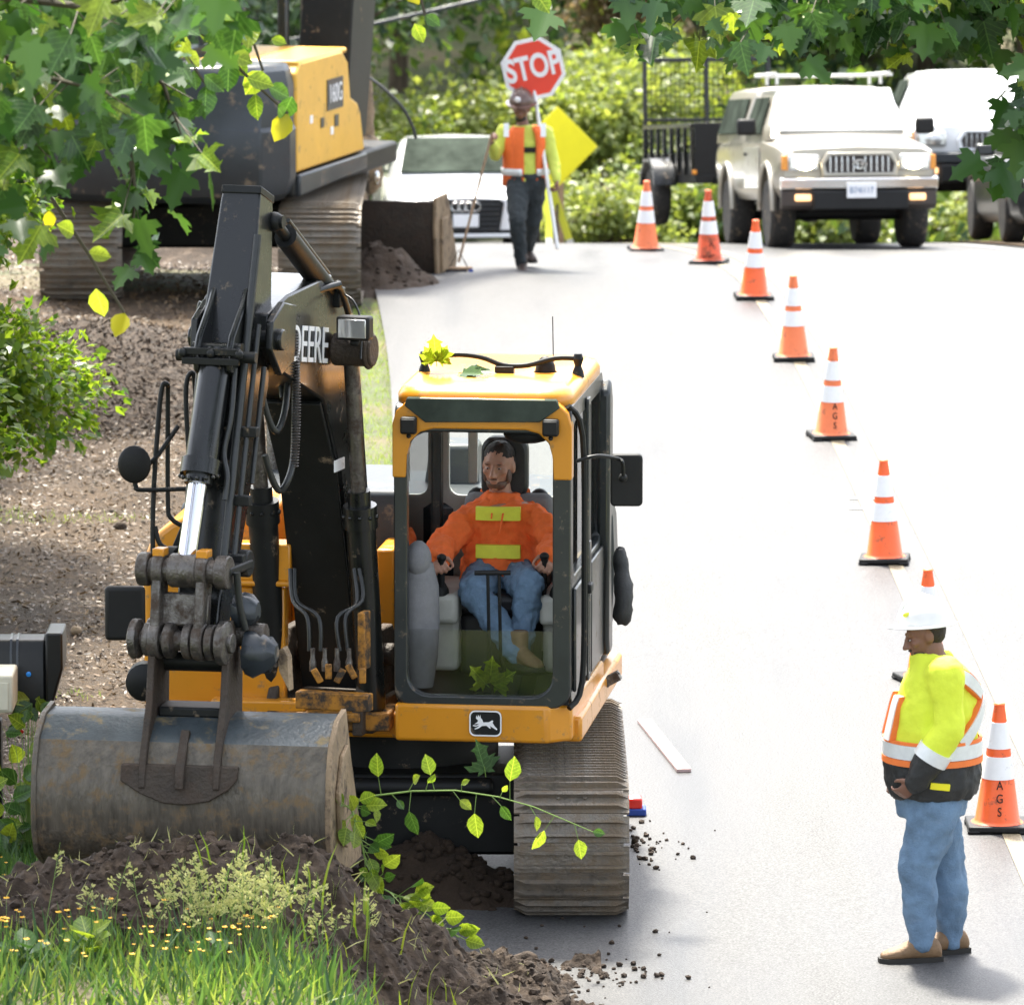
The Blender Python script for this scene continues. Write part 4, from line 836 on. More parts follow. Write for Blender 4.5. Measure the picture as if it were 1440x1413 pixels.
mb = MB(); mb.ell(U(.235, .86, 1.82), (.07, .08, .1), 14, 10); mb.rings([[U(.24 + .1 * k * math.cos(t), .84 + .09 * k * math.sin(t), z) for t in np.linspace(0, 2 * math.pi, 17)[:-1]] for k, z in ((.7, 1.8), (1, 1.68), (1.05, 1.5), (.95, 1.3), (.7, 1.14))]); build('side_console', mb, M['greyseat'], EX, smooth=60)
for u, du in ((.6, .035), (.66, .07)):
    mb = MB(); mb.tube([U(u + du * .6, .8, 1.12), U(u + .01, .86, 1.3), U(u, .84, 1.74)], .009, 8); LV = build('travel_lever', mb, M['plate'], EX); mb = MB(); mb.tube([U(u - .07, .84, 1.75), U(u + .06, .84, 1.755)], .013, 8); build('lever_grip', mb, M['darktrim'], LV)
for u in (.58, .72, .9):
    mb = MB(); mb.box(U(u, .82, 1.15), (.1, .2, .02), RU @ rotmat(0, .35)); build('pedal', mb, M['rubber'], EX, bevel=.005)
# mirror at the door side
c = W(881, 675, 35.9); mb = MB(); mb.rings([[c + V((a, d, b_)) for a, b_ in rrect(-.085, .085, -.138, .138, .025)] for d in (-.02, .04)]); MR = build('cab_mirror', mb, M['darktrim'], EX, bevel=.01)
mb = MB(); mb.tube(bez([U(CU1 + .02, CV0 - .06, 2.37), W(840, 641, 35.6), W(868, 645, 35.75), W(876, 652, 35.75), W(876, 675, 35.8)], 4), .01, 8); mb.ell(W(876, 672, 35.8), .025, 10, 6); build('mirror_arm', mb, M['plate'], MR)
mb = MB(); mb.prism([U(CU1 + .02, CV1 + .0, z) + ru * x for x, z in ((0, 1.2), (.03, 1.3), (.045, 1.6), (.035, 1.85), (.01, 1.95))], fu * -.2); build('rear_side_cover', mb, M['gunmetal'], EX, bevel=.02)
mb = MB(); mb.box(U(CU1 + .06, CV1 + .1, .98), (.1, .08, .05), RU @ rotmat(0, 0, -.5)); mb.tube([U(CU1, CV1 + .1, .9), U(CU1 + .1, CV1 + .1, 1.02)], .012); build('step_bracket', mb, M['steel'], EX)
# ================================================================== people
def hand(mb, wr, d, n, side, curl, s=1.0):
    """palm and five fingers; d points to the fingertips, n out of the palm, side to the thumb"""
    wr, d, n = V(wr), V(d).normalized(), V(n); n = (n - d * n.dot(d)).normalized(); t = V(side); t = (t - d * t.dot(d) - n * t.dot(n)).normalized()
    def ring(o, a, b_): return [wr + d * o * s + (t * math.cos(k) * a + n * math.sin(k) * b_) * s for k in np.linspace(0, 2 * math.pi, 13)[:-1]]
    mb.rings([ring(-.02, .027, .022), ring(.01, .03, .02), ring(.05, .041, .017), ring(.088, .043, .014), ring(.098, .036, .009)])
    for i, L in enumerate((.068, .077, .072, .056)):
        p = wr + d * .088 * s + t * (.032 - .0215 * i) * s; a = .12; pts = [p - d * .012 * s, p]; q = p
        for k, f in enumerate((.45, .32, .23)):
            a += curl * (.9, 1.0, .7)[k]; q = q + (d * math.cos(a) + n * math.sin(a) + t * .05 * (1.5 - i)) * L * f * s * 1.15; pts.append(q)
        mb.chain(pts, [.0098 * s, .0098 * s, .009 * s, .0083 * s, .007 * s], 8)
    p = wr + d * .022 * s + t * .03 * s; q = p + (d * .55 + t * .65 + n * .25) * .036 * s; r_ = q + (d * .8 + t * .25 + n * (.3 + .4 * curl)) * .03 * s; e = r_ + (d * .8 - t * .05 + n * (.3 + .5 * curl)) * .024 * s
    mb.chain([p - t * .012 * s, p, q, r_, e], [.014 * s, .0145 * s, .0125 * s, .0105 * s, .0085 * s], 9)
def head(mb, c, f, up, s=1.0, ears=True):
    c, f, up = V(c), V(f).normalized(), V(up); up = (up - f * up.dot(f)).normalized(); r_ = f.cross(up)
    Rm = Matrix((r_, f, up)).transposed(); P = lambda x, y, z: c + Rm @ (V((x, y, z)) * s)
    S = lambda x, y, z, rx, ry, rz: mb.ell(P(x, y, z), (rx * s, ry * s, rz * s), 16, 10, Rm)
    S(0, -.012, .025, .076, .094, .092); S(0, .012, -.02, .066, .078, .088); S(0, .03, -.075, .046, .052, .042); S(0, .068, -.1, .02, .018, .016)
    S(.03, .077, .028, .026, .014, .009); S(-.03, .077, .028, .026, .014, .009); S(.043, .06, -.015, .022, .022, .02); S(-.043, .06, -.015, .022, .022, .02)
    mb.chain([P(0, .088, .018), P(0, .102, -.012), P(0, .113, -.028)], [.01 * s, .0115 * s, .0145 * s], 8); S(.013, .1, -.034, .01, .011, .008); S(-.013, .1, -.034, .01, .011, .008)
    S(0, .089, -.058, .025, .009, .006); S(0, .086, -.07, .022, .01, .007)
    if ears:
        for sx in (-1, 1): S(sx * .076, -.01, -.005, .011, .024, .034)
    return P, Rm
def rings_torso(mb, rows, n=20):
    """rows: (centre, half width, half depth, yaw)"""
    mb.rings([[V(c) + rotmat(yw) @ V((a * math.cos(t) * (1 if abs(math.cos(t)) < .9 else 1), b_ * math.sin(t), 0)) for t in np.linspace(0, 2 * math.pi, n + 1)[:-1]] for c, a, b_, yw in rows])
def soft(o, voxel, it=4, wr=0, ws=.1, seed=0):
    m = o.modifiers.new('union', 'REMESH'); m.mode = 'VOXEL'; m.voxel_size = voxel; m.use_smooth_shade = True
    if it: s = o.modifiers.new('relax', 'SMOOTH'); s.iterations = it; s.factor = .5
    if wr:
        t = bpy.data.textures.new('folds', 'CLOUDS'); t.noise_scale = ws; t.noise_depth = 2
        d = o.modifiers.new('folds', 'DISPLACE'); d.texture = t; d.strength = wr; d.mid_level = .5; d.texture_coords = 'GLOBAL'
    for p in o.data.polygons: p.use_smooth = True
    return o
def shoe(mb, ank, d, s=1.0, sole=None):
    ank, d = V(ank), V(d).normalized(); up = V((0, 0, 1)); d = (d - up * d.dot(up)).normalized(); t = d.cross(up); z = ank.z
    R_ = lambda o, a, top, bot: [ank + d * o * s + t * a * math.cos(k) * s + V((0, 0, ((top - bot) / 2 * math.sin(k) + (top + bot) / 2 - .095) * s)) for k in np.linspace(0, 2 * math.pi, 13)[:-1]]
    mb.rings([R_(-.085, .025, .07, .015), R_(-.07, .037, .1, .01), R_(-.02, .042, .13, .01), R_(.05, .044, .11, .01), R_(.11, .05, .078, .01), R_(.16, .046, .062, .01), R_(.195, .026, .045, .015)])
    mb.tube([ank - V((0, 0, .03 * s)), ank + V((0, 0, .1 * s))], [.047 * s, .05 * s], 14)
    if sole is not None: sole.rings([[ank + d * o * s + t * a * s * k + V((0, 0, (-.095 + h) * s)) for o, a, k in [(-.09, .03, 1), (-.03, .045, 1), (.06, .047, 1), (.12, .053, 1), (.17, .048, 1), (.205, .02, 1), (.205, .02, -1), (.17, .048, -1), (.12, .053, -1), (.06, .047, -1), (-.03, .045, -1), (-.09, .03, -1)]] for h in (0, .025)])
def pair(root, a, b_, s, m, vox):
    for p, d in (a, b_):
        mb, so_ = MB(), MB(); shoe(mb, p, d, s, so_); bt = soft(build('boot', mb, M[m], root), vox, 2); build('sole', so_, M['sole'], bt)
def hard_hat(root, P, Rm, c, s, m, tilt=0, brim=.022, name='hard_hat'):
    Rt = Rm @ rotmat(0, tilt); Q = lambda x, y, z: c + Rt @ (V((x, y, z)) * s); mb = MB()
    rows = []
    for a in (0, 12, 28, 45, 62, 78, 89): q = math.cos(R(a)); rows.append([Q(.108 * q * math.cos(t), -.005 + .128 * q * math.sin(t), .045 + .125 * math.sin(R(a))) for t in np.linspace(0, 2 * math.pi, 25)[:-1]])
    base = [[Q((.108 + e) * math.cos(t), -.005 + (.128 + e * (1.0 + 1.2 * max(math.sin(t), 0))) * math.sin(t), z) for t in np.linspace(0, 2 * math.pi, 25)[:-1]] for e, z in ((-.004, .036), (brim, .034), (brim, .04), (.001, .047))]
    mb.rings(base + rows); mb.tube([Q(0, .118, .07), Q(0, .085, .14), Q(0, 0, .174), Q(0, -.09, .14), Q(0, -.125, .07)], .014, 8)
    o = build(name, mb, M[m], root, smooth=50); return o, Q
def eyes(root, P, Rm, s):
    for sx in (-1, 1):
        mb = MB(); mb.ell(P(sx * .031, .081, .006), (.0105 * s, .007 * s, .0038 * s), 12, 8, Rm); e = build('eye', mb, M['eye'], root); mb = MB(); mb.ell(P(sx * .031, .0885, .006), .0044 * s, 8, 6); build('iris', mb, M['iris'], e)

# ---- operator in the cab
OP = thing('person', U(.64, .2, 1.1), 'seated excavator operator in an orange hooded sweatshirt and blue jeans holding two levers', 'person')
hc = W(701, 655, 36.76); HS = 1.06; hf = V((-.3, -.95, -.1)); pel = W(706, 808, 36.71); che = W(706, 725, 36.76); nk = W(706, 692, 36.81)
shl, shr = W(659, 731, 36.71), W(754, 731, 36.66); ell_, elr = W(622, 768, 36.56), W(783, 765, 36.51); wl, wr_ = W(616, 787, 36.28), W(772, 785, 36.26)
hl, hr = W(682, 815, 36.66), W(730, 815, 36.66); kl, kr = W(668, 832, 36.18), W(744, 824, 36.18); al_, ar_ = W(725, 918, 36.06), W(733, 905, 36.18)
def op_body(mb, o, arms=True, legs=True, torso=True):
    if torso: rings_torso(mb, [(pel + V((0, 0, -.05)), .17 + o, .12 + o, -EA), (pel + V((0, 0, .08)), .185 + o, .14 + o, -EA), (che + V((0, 0, -.1)), .195 + o, .135 + o, -EA), (che, .195 + o, .125 + o, -EA), (che + V((0, 0, .06)), .165 + o, .1 + o, -EA), (nk + V((0, 0, -.03)), .09 + o, .075 + o, -EA), (nk + V((0, 0, -.0)), .065 + o, .06 + o, -EA)])
    if arms:
        for a, b_, c in ((shl, ell_, wl), (shr, elr, wr_)): mb.chain([a.lerp(che, .25), a, a.lerp(b_, .5), b_, b_.lerp(c, .5), c], [.06 + o, .058 + o, .054 + o, .05 + o, .046 + o, .03 + o * 1.3], 14)
    if legs:
        for a, b_, c in ((hl, kl, al_), (hr, kr, ar_)): mb.chain([a, a.lerp(b_, .5), b_, b_.lerp(c, .35), c], [.095 + o, .085 + o, .066 + o, .06 + o, .042 + o], 14)
mb = MB(); op_body(mb, 0); mb.chain([nk + V((0, 0, -.06)), hc + V((0, .02, -.07))], [.062, .058], 14); P, Rm = head(mb, hc, hf, (0, 0, 1), HS)
hand(mb, wl, V((.05, -.9, -.1)), V((.5, 0, -.9)), V((1, 0, .3)), 1.05); hand(mb, wr_, V((-.1, -.9, -.2)), V((-.6, 0, -.8)), V((-1, 0, .4)), 1.05)
soft(build('body', mb, M['skin'], OP), .0065, 3)
eyes(OP, P, Rm, HS)
mb = MB(); mb.ell(P(0, -.022, .04), (.081 * HS, .093 * HS, .088 * HS), 18, 10, Rm, z0=.1, z1=1); mb.ell(P(0, -.05, .0), (.08 * HS, .07 * HS, .08 * HS), 16, 10, Rm)
soft(build('hair', mb, M['hair'], OP), .008, 2, .01, .02)
mb = MB(); mb.ell(P(0, .036, -.078), (.055 * HS, .056 * HS, .042 * HS), 14, 8, Rm, z0=-1, z1=.3); mb.ell(P(0, .092, -.049), (.026 * HS, .012 * HS, .006 * HS), 10, 6, Rm)
for sx in (-1, 1): mb.ell(P(sx * .06, .02, -.045), (.014 * HS, .032 * HS, .04 * HS), 10, 8, Rm); mb.ell(P(sx * .031, .09, .028), (.02 * HS, .006, .005), 8, 6, Rm)
soft(build('beard', mb, M['stubble'], OP), .006, 1)
mb = MB(); op_body(mb, .026, legs=False); mb.lathe(nk + V((0, .01, -.045)), (0, 0, 1), [(.13, -.05), (.125, 0), (.105, .03), (.085, .04), (.075, .0)], 20)
mb.ell(nk + V((.02, .1, -.03)), (.14, .08, .09), 14, 8); rings_torso(mb, [(pel + V((0, 0, -.05)), .215, .19, -EA), (pel + V((0, 0, .03)), .235, .2, -EA), (pel + V((0, 0, .1)), .215, .175, -EA)])
HD = soft(build('hooded_sweatshirt', mb, M['hoodie'], OP), .009, 2, .06, .075)
def chest(a, z, d=0): # a point on the front of the chest
    c = pel.lerp(che, (z - pel.z) / (che.z - pel.z)); return V((c.x, c.y, z)) + ru * a + fu * (.185 - .9 * a * a + d)
for z0, z1 in ((W(0, 735, 36.5).z, W(0, 717, 36.5).z), (W(0, 787, 36.5).z, W(0, 769, 36.5).z)):
    mb = MB(); rows = []
    for d in (-.03, .012): rows.append([chest(-.12 + .24 * i / 8, z0, d) for i in range(9)] + [chest(.12 - .24 * i / 8, z1, d) for i in range(9)])
    mb.rings(rows); build('reflective_patch', mb, M['lime'], HD, smooth=0)
for sx in (-1, 1):
    mb = MB(); mb.tube([nk + fu * .13 + ru * .035 * sx + V((0, 0, -.09)), chest(.03 * sx, W(0, 725, 36.5).z, .02), chest(.022 * sx - .01, W(0, 742 + 10 * sx, 36.5).z, .02)], .005, 6); build('drawstring', mb, M['hoodie'], HD)
mb = MB(); op_body(mb, .02, arms=False, torso=False); mb.ell(pel + V((0, 0, -.06)), (.19, .14, .1), 16, 8)
soft(build('jeans', mb, M['jeans'], OP), .009, 2, .045, .06)
pair(OP, (al_ + V((.02, 0, .02)), (.55, -.8, 0)), (ar_ + V((0, 0, -.02)), (.2, -.95, 0)), 1, 'boot', .008)
for p, nm in ((wl, 0), (wr_, 1)):
    c = p + V((0.02 - .045 * nm, -.075, -.03)); mb = MB(); mb.tube([c + V((0, .01, -.16)), c + V((0, 0, -.03)), c + V((0, -.01, .05))], [.012, .018, .021], 12); mb.ell(c + V((0, -.012, .055)), (.026, .026, .022), 12, 8); build('joystick', mb, M['rubber'], EX, smooth=60)
place((lambda m_: (m_.ell(W(592, 905, 36.1), (.035, .03, .045), 12, 8), m_.tube([W(593, 890, 36.1), W(603, 868, 36.1)], [.02, .012], 8), m_.ell(W(592, 935, 36.1), (.04, .03, .06), 12, 8), m_)[-1])(MB()), 'rag', M['greyseat'], W(592, 930, 36.1), 'crumpled grey rag standing inside the lower left corner of the cab window', 'rag')
mb = MB(); mb.ell(W(592, 957, 36.05), (.045, .04, .035), 12, 8); mb.v = [v + V((1, 1, 1)) * .012 * noise.noise(v * 30) for v in mb.v]; place(mb, 'glove', M['jeans'], W(592, 957, 36.05), 'blue work glove lying in the lower left corner of the cab window', 'glove')

# ---- supervisor on the road, seen from his left side
G = onroad(1297, 1345); GY = G.y; SZ = 34.75
def S_(px, py, dy=0): p = W(px, py, SZ); p.y = GY + dy; b = -(py - 706.5) / FPX; # keep on the plane y = GY + dy
def S(px, py, dy=0):
    t = (GY + dy) / (CP + (-(py - 706.5) / FPX) * SP); return W(px, py, t)
SV = thing('person', V((G.x, GY, 0)), 'standing road worker in yellow green jacket and white hard hat looking down', 'person')
yaw = R(90)   # half width runs along y
pelv, waist, che2, nk2 = S(1312, 1110), S(1311, 1062), S(1318, 985), S(1312, 915); hc2 = S(1300, 893); f2 = V((-.93, -.12, -.32))
shN, shF = S(1330, 948, -.2), S(1318, 948, .2); elN, elF = S(1336, 1022, -.26), S(1312, 1030, .26); wN, wF = S(1288, 1100, -.24), S(1264, 1085, .1)
hN, hF = S(1318, 1130, -.09), S(1310, 1130, .09); kN, kF = S(1290, 1225, -.1), S(1334, 1222, .1); aN, aF = S(1298, 1326, -.1), S(1337, 1322, .1)
def sv_body(mb, o, arms=True, legs=True, torso=True, low=True):
    if torso: rings_torso(mb, ([(pelv + V((0, 0, -.04)), .17 + o, .165 + o, yaw), (waist + V((0, 0, -.04)), .185 + o, .205 + o, yaw)] if low else [(waist + V((0, 0, .0)), .187 + o, .205 + o, yaw)]) + [ (waist + V((0, 0, .1)), .19 + o, .205 + o, yaw), (che2, .2 + o, .18 + o, yaw), (che2 + V((.01, 0, .14)), .185 + o, .135 + o, yaw), (nk2 + V((.01, 0, -.06)), .11 + o, .095 + o, yaw), (nk2 + V((.0, 0, -.015)), .065 + o, .065 + o, yaw)])
    if arms:
        for a, b_, c in ((shN, elN, wN), (shF, elF, wF)): mb.chain([a.lerp(che2, .3), a, a.lerp(b_, .5), b_, b_.lerp(c, .5), c], [.1 + o, .085 + o, .074 + o, .06 + o, .054 + o, .034 + o], 14)
    if legs:
        for a, b_, c in ((hN, kN, aN), (hF, kF, aF)): mb.chain([a, a.lerp(b_, .5), b_, b_.lerp(c, .4), c], [.118 + o, .1 + o, .074 + o, .07 + o, .046 + o], 14)
mb = MB(); sv_body(mb, 0); mb.chain([nk2 + V((0, 0, -.05)), hc2 + V((.03, 0, -.06))], [.07, .066], 14); P2, Rm2 = head(mb, hc2, f2, (-.3, 0, 1), 1.02)
hand(mb, wN, V((-.75, .3, -.7)), V((-.3, .9, .1)), V((-.6, 0, .7)), .55); hand(mb, wF, V((-.3, -.35, -.9)), V((.2, -.9, 0)), V((-.8, 0, .3)), .55)
soft(build('body', mb, M['skindark'], SV), .007, 3); eyes(SV, P2, Rm2, 1.02)
mb = MB(); mb.ell(P2(0, -.03, .012), (.081, .088, .085), 16, 10, Rm2); soft(build('hair', mb, M['hair'], SV), .009, 2, .008, .02)
mb = MB(); mb.ell(P2(0, .04, -.08), (.054, .052, .045), 14, 8, Rm2, z0=-1, z1=.4); mb.ell(P2(0, .092, -.049), (.026, .012, .007), 10, 6, Rm2)
soft(build('beard', mb, M['darkstubble'], SV), .007, 1)
hat, Q = hard_hat(SV, P2, Rm2, P2(0, -.005, .012), 1.09, 'hathi', .26); mb = MB(); mb.ell(Q(-.06, .09, .1), (.008, .02, .012), 10, 6, Rm2); build('hat_sticker', mb, M['lime'], hat)
mb = MB(); sv_body(mb, .03, arms=False, legs=False, low=False); mb.lathe(nk2 + V((.0, 0, -.035)), (0, 0, 1), [(.125, -.04), (.115, 0), (.1, .03), (.085, .035), (.075, 0)], 18)
for a, b_, c in ((shN, elN, wN), (shF, elF, wF)): mb.chain([a.lerp(che2, .3), a, a.lerp(b_, .5), b_, b_.lerp(c, .62)], [.115, .1, .09, .08, .076], 14)
JK = soft(build('jacket', mb, M['hivis'], SV), .011, 4, .04, .16)
def ring_at(p, a, b_, h, nm, m, d=0, tilt=0):
    mb = MB(); pts = [p + V((-b_ * math.cos(t), -a * math.sin(t), tilt * math.cos(t))) for t in np.linspace(0, 2 * math.pi, 41)[:-1]]
    mb.rings([[q + V((0, 0, z)) + (q - p) * e for q in pts] for e, z in ((-.06, -h), (.0, -h), (.0, h), (-.06, h))], False); o = build(nm, mb, M[m], JK, smooth=60); return o
zb = S(0, 1048).z
ring_at(V((waist.x, GY, zb)), .262, .255, .036, 'silver_band', 'silver'); ring_at(V((waist.x, GY, zb - .055)), .264, .257, .016, 'orange_trim', 'vesttrim'); ring_at(V((waist.x, GY, zb + .045)), .26, .253, .008, 'orange_trim', 'vesttrim')
mb = MB(); rings_torso(mb, [(V((waist.x + .005, GY, zb - .25)), .23, .225, yaw), (V((waist.x, GY, zb - .16)), .25, .25, yaw), (V((waist.x, GY, zb - .05)), .252, .25, yaw)]); soft(build('jacket_hem', mb, M['blackcloth'], JK), .012, 3, .03, .06)
for a, b_, c in ((shN, elN, wN), (shF, elF, wF)):
    mb = MB(); mb.chain([b_.lerp(c, .55), c], [.09, .058], 14); soft(build('dark_cuff', mb, M['blackcloth'], JK), .01, 2, .02, .05)
    mb = MB(); d = (c - b_).normalized(); mb.tube([b_.lerp(c, .4), b_.lerp(c, .6)], [.093, .092], 18); build('silver_band', mb, M['silver'], JK, smooth=60)
# reflective strips that follow the jacket's surface
TZ = [waist.z + .0, waist.z + .1, che2.z, che2.z + .14, nk2.z - .06, nk2.z]; TA = [.187, .19, .2, .185, .12, .075]; TB = [.205, .205, .18, .135, .1, .07]; TX = [waist.x, waist.x, che2.x, che2.x + .01, nk2.x + .01, nk2.x]
def tpt(z, ang, d):
    a, b_, x = (float(np.interp(z, TZ, q)) for q in (TA, TB, TX)); t = R(ang); return V((x + (b_ + d) * math.cos(t), GY + (a + d) * math.sin(t), z))
def strip(path, wd, nm, m, d):
    pts = bez([V((z, ang / 100, 0)) for z, ang in path], 6); mb = MB(); rows = []
    for i, q in enumerate(pts):
        p0, p1 = pts[max(i-1, 0)], pts[min(i+1, len(pts)-1)]; u = tpt(p1.x, p1.y * 100, d) - tpt(p0.x, p0.y * 100, d); c = tpt(q.x, q.y * 100, d); n = tpt(q.x, q.y * 100, d + .1) - c
        sdir = u.cross(n).normalized() * wd / 2; n.normalize(); rows.append([c - sdir - n * .03, c - sdir + n * .004, c + sdir + n * .004, c + sdir - n * .03])
    mb.rings(rows); return build(nm, mb, M[m], JK, smooth=60)
for path in ([(nk2.z - .07, -62), (che2.z + .13, -42), (che2.z + .05, -15), (che2.z - .04, 8)], [(che2.z + .06, 5), (che2.z - .02, -18), (che2.z - .1, -38), (zb + .04, -58)], [(che2.z + .04, -160), (che2.z - .08, -158), (zb + .05, -156)], [(che2.z + .04, 160), (che2.z - .08, 158), (zb + .05, 156)]):
    strip(path, .074, 'orange_trim', 'vesttrim', .052); strip(path, .06, 'silver_band', 'silver', .058)
mb = MB(); sv_body(mb, .02, arms=False, torso=False)
rings_torso(mb, [(pelv + V((0, 0, -.13)), .17, .17, yaw), (pelv + V((0, 0, -.02)), .2, .19, yaw), (pelv + V((0, 0, .08)), .2, .2, yaw)])
soft(build('jeans', mb, M['jeans'], SV), .011, 3, .05, .13)
aN2, aF2 = aN.copy(), aF.copy(); aN2.z = .1; aF2.z = .1; pair(SV, (aN2, (-1, -.15, 0)), (aF2, (-1, -.35, 0)), 1.12, 'boot', .008)
place((lambda m_: (m_.box(S(1322, 1106, -.245), (.1, .02, .035), rotmat(0, 0, .1)), m_)[-1])(MB()), 'tape_measure', M['signyellow'], S(1322, 1106, -.245), 'yellow tag clipped under the jacket of the road worker in the white hard hat', 'belt tag', bevel=.004)

# ---- flagger with broom and stop paddle
FZ = 64.9; F_ = lambda px, py, d=0: W(px, py, FZ + d)
gz = ZR(F_(735, 388).y)
FL = thing('person', V((F_(735, 388).x, F_(735, 388).y, gz)), 'flagger in orange vest and brown hard hat walking with broom and stop paddle', 'person')
pF, wF_, cF, nF, hF_ = F_(739, 252), F_(738, 232), F_(739, 200), F_(736, 172), F_(733, 153)
sR, sL = F_(709, 186), F_(767, 188); eR, eL = F_(697, 218, -.05), F_(779, 230, -.05); wRr, wLl = F_(692, 202, -.3), F_(783, 254, -.15)
hR, hL = F_(728, 258), F_(751, 258); kR, kL = F_(727, 312, -.25), F_(750, 310, .1); aR, aL = F_(733, 369, -.1), F_(741, 352, .45)
def fl_body(mb, o, arms=True, legs=True, torso=True):
    if torso: rings_torso(mb, [(pF + V((0, 0, -.05)), .165 + o, .12 + o, 0), (wF_, .16 + o, .12 + o, 0), (cF, .185 + o, .125 + o, 0), (nF + V((0, 0, -.1)), .16 + o, .1 + o, 0), (nF + V((0, 0, -.03)), .07 + o, .065 + o, 0)])
    if arms:
        for a, b_, c in ((sR, eR, wRr), (sL, eL, wLl)): mb.chain([a.lerp(cF, .3), a, a.lerp(b_, .5), b_, b_.lerp(c, .5), c], [.075 + o, .066 + o, .055 + o, .046 + o, .041 + o, .028 + o], 12)
    if legs:
        for a, b_, c in ((hR, kR, aR), (hL, kL, aL)): mb.chain([a, a.lerp(b_, .5), b_, b_.lerp(c, .4), c], [.1 + o, .085 + o, .064 + o, .058 + o, .04 + o], 12)
mb = MB(); fl_body(mb, 0); mb.chain([nF + V((0, 0, -.06)), hF_ + V((0, .02, -.07))], [.06, .056], 12); P3, Rm3 = head(mb, hF_, V((-.1, -1, -.25)), (0, -.2, 1), 1.0)
hand(mb, wRr, V((-.1, -.6, .8)), V((.9, -.3, 0)), V((.2, -.9, .2)), 1.0); hand(mb, wLl, V((0, -.4, -.9)), V((-.9, -.3, 0)), V((-.2, -.9, .2)), 1.0)
soft(build('body', mb, M['skindark'], FL), .009, 2); eyes(FL, P3, Rm3, 1)
mb = MB(); mb.ell(P3(0, -.03, .0), (.08, .08, .085), 12, 8, Rm3); build('hair', mb, M['hair'], FL)
mb = MB(); mb.ell(P3(0, .04, -.085), (.055, .05, .05), 12, 8, Rm3); build('beard', mb, M['hair'], FL)
hat, Q = hard_hat(FL, P3, Rm3, P3(0, -.005, .014), 1.1, 'hatbrown', .05, .03); mb = MB(); mb.ell(Q(.02, .125, .1), (.03, .012, .03), 10, 6, Rm3); build('hat_emblem', mb, M['reflect'], hat)
mb = MB(); fl_body(mb, .014, legs=False); soft(build('shirt', mb, M['limeshirt'], FL), .013, 3, .02, .08)
mb = MB(); mb.box(cF + V((.03, -.15, -.06)), (.13, .02, .05)); build('shirt_print', mb, M['darktrim'], FL)
# open vest: two front panels, a back and shoulders
def vest_ring(k0, k1, dz=0):
    rows = []
    for z, a, b_ in ((W(0, 262, FZ).z, .225, .185), (wF_.z, .215, .178), (cF.z, .222, .175), (nF.z - .09, .2, .15), (nF.z - .035, .13, .12)):
        c = V((cF.x, cF.y, z)); rows.append([c + V((a * math.cos(t), b_ * math.sin(t), 0)) for t in np.linspace(k0, k1, 15)])
    return rows
mb = MB(); mb.rings(vest_ring(R(-62), R(240)), False, closed=False); VS = build('vest', mb, M['vest'], FL, smooth=60); sol = VS.modifiers.new('thick', 'SOLIDIFY'); sol.thickness = .012
mb = MB(); mb.rings(vest_ring(R(240), R(266)), False, closed=False); v2 = build('vest_front', mb, M['vest'], FL, smooth=60); v2.modifiers.new('thick', 'SOLIDIFY').thickness = .012
for z, k0, k1, h in ((W(0, 241, FZ).z, -62, 262, .033),):
    mb = MB(); mb.rings([[V((cF.x, cF.y, z + dz)) + V(((.232) * math.cos(t), .188 * math.sin(t), 0)) for t in np.linspace(R(k0), R(k1), 40)] for dz in (-h, h)], False, closed=False); build('silver_band', mb, M['silver'], VS).modifiers.new('thick', 'SOLIDIFY').thickness = .006
for px, pz in ((712, 0), (764, 0)):
    mb = MB(); mb.bar(F_(px, 174, -.17), F_(px, 193, -.2), .05, .012, (0, -1, 0)); build('silver_band', mb, M['silver'], VS)
mb = MB(); fl_body(mb, .018, arms=False, torso=False); rings_torso(mb, [(pF + V((0, 0, -.1)), .165, .13, 0), (pF + V((0, 0, .06)), .18, .14, 0)]); soft(build('trousers', mb, M['darkpants'], FL), .013, 3, .035, .07)
pair(FL, (F_(734, 373, -.1), (.12, -1, 0)), (aL, (.3, -1, 0)), 1.08, 'darkboot', .01)
BR = thing('broom', F_(642, 386, -.4), 'push broom with a blue and dark bristle head held by the flagger', 'broom'); top = wRr + V((-.0, -.07, .1)); hd = F_(645, 381, -.4)
mb = MB(); mb.tube([top, hd + V((0, 0, .08))], .012, 8); build('handle', mb, M['wood'], BR)
mb = MB(); mb.box(hd + V((-.02, 0, .02)), (.3, .06, .035), rotmat(.1)); build('brush_block', mb, M['wood'], BR, bevel=.008)
mb = MB(); mb.box(hd + V((-.04, 0, -.03)), (.26, .08, .09), rotmat(.1), 0, .85); build('dark_bristles', mb, M['darkbristle'], BR); mb = MB(); mb.box(hd + V((.115, -.01, -.03)), (.045, .08, .09), rotmat(.1), 0, .85); build('blue_bristles', mb, M['bluebristle'], BR)
mb = MB(); mb.tube([hd + V((-.08, 0, .04)), hd + V((0, 0, .2)), hd + V((.08, 0, .04))], .006, 6); build('brace', mb, M['steel'], BR)
SG = thing('stop_paddle', F_(783, 350, -.3), 'octagonal red stop paddle on a white pole held by the flagger', 'stop sign')
q0, q1 = F_(784, 350, -.3), F_(746, 92, .12); mb = MB(); mb.tube([q0, q1], .019, 10); build('pole', mb, M['white'], SG)
oc = F_(750, 97, .02); ax = V((.975, .0, .22)).normalized(); az = V((-.22, 0, .975)).normalized(); RO = Matrix((ax, V((0, 1, 0)), az)).transposed()
octo = lambda r_: [(r_ * math.cos(R(22.5 + 45 * k)), r_ * math.sin(R(22.5 + 45 * k))) for k in range(8)]
mb = MB(); mb.rings([[oc + RO @ V((a, d, b_)) for a, b_ in octo(.315)] for d in (-.004, .004)]); bd_ = build('sign_blade', mb, M['reflect'], SG)
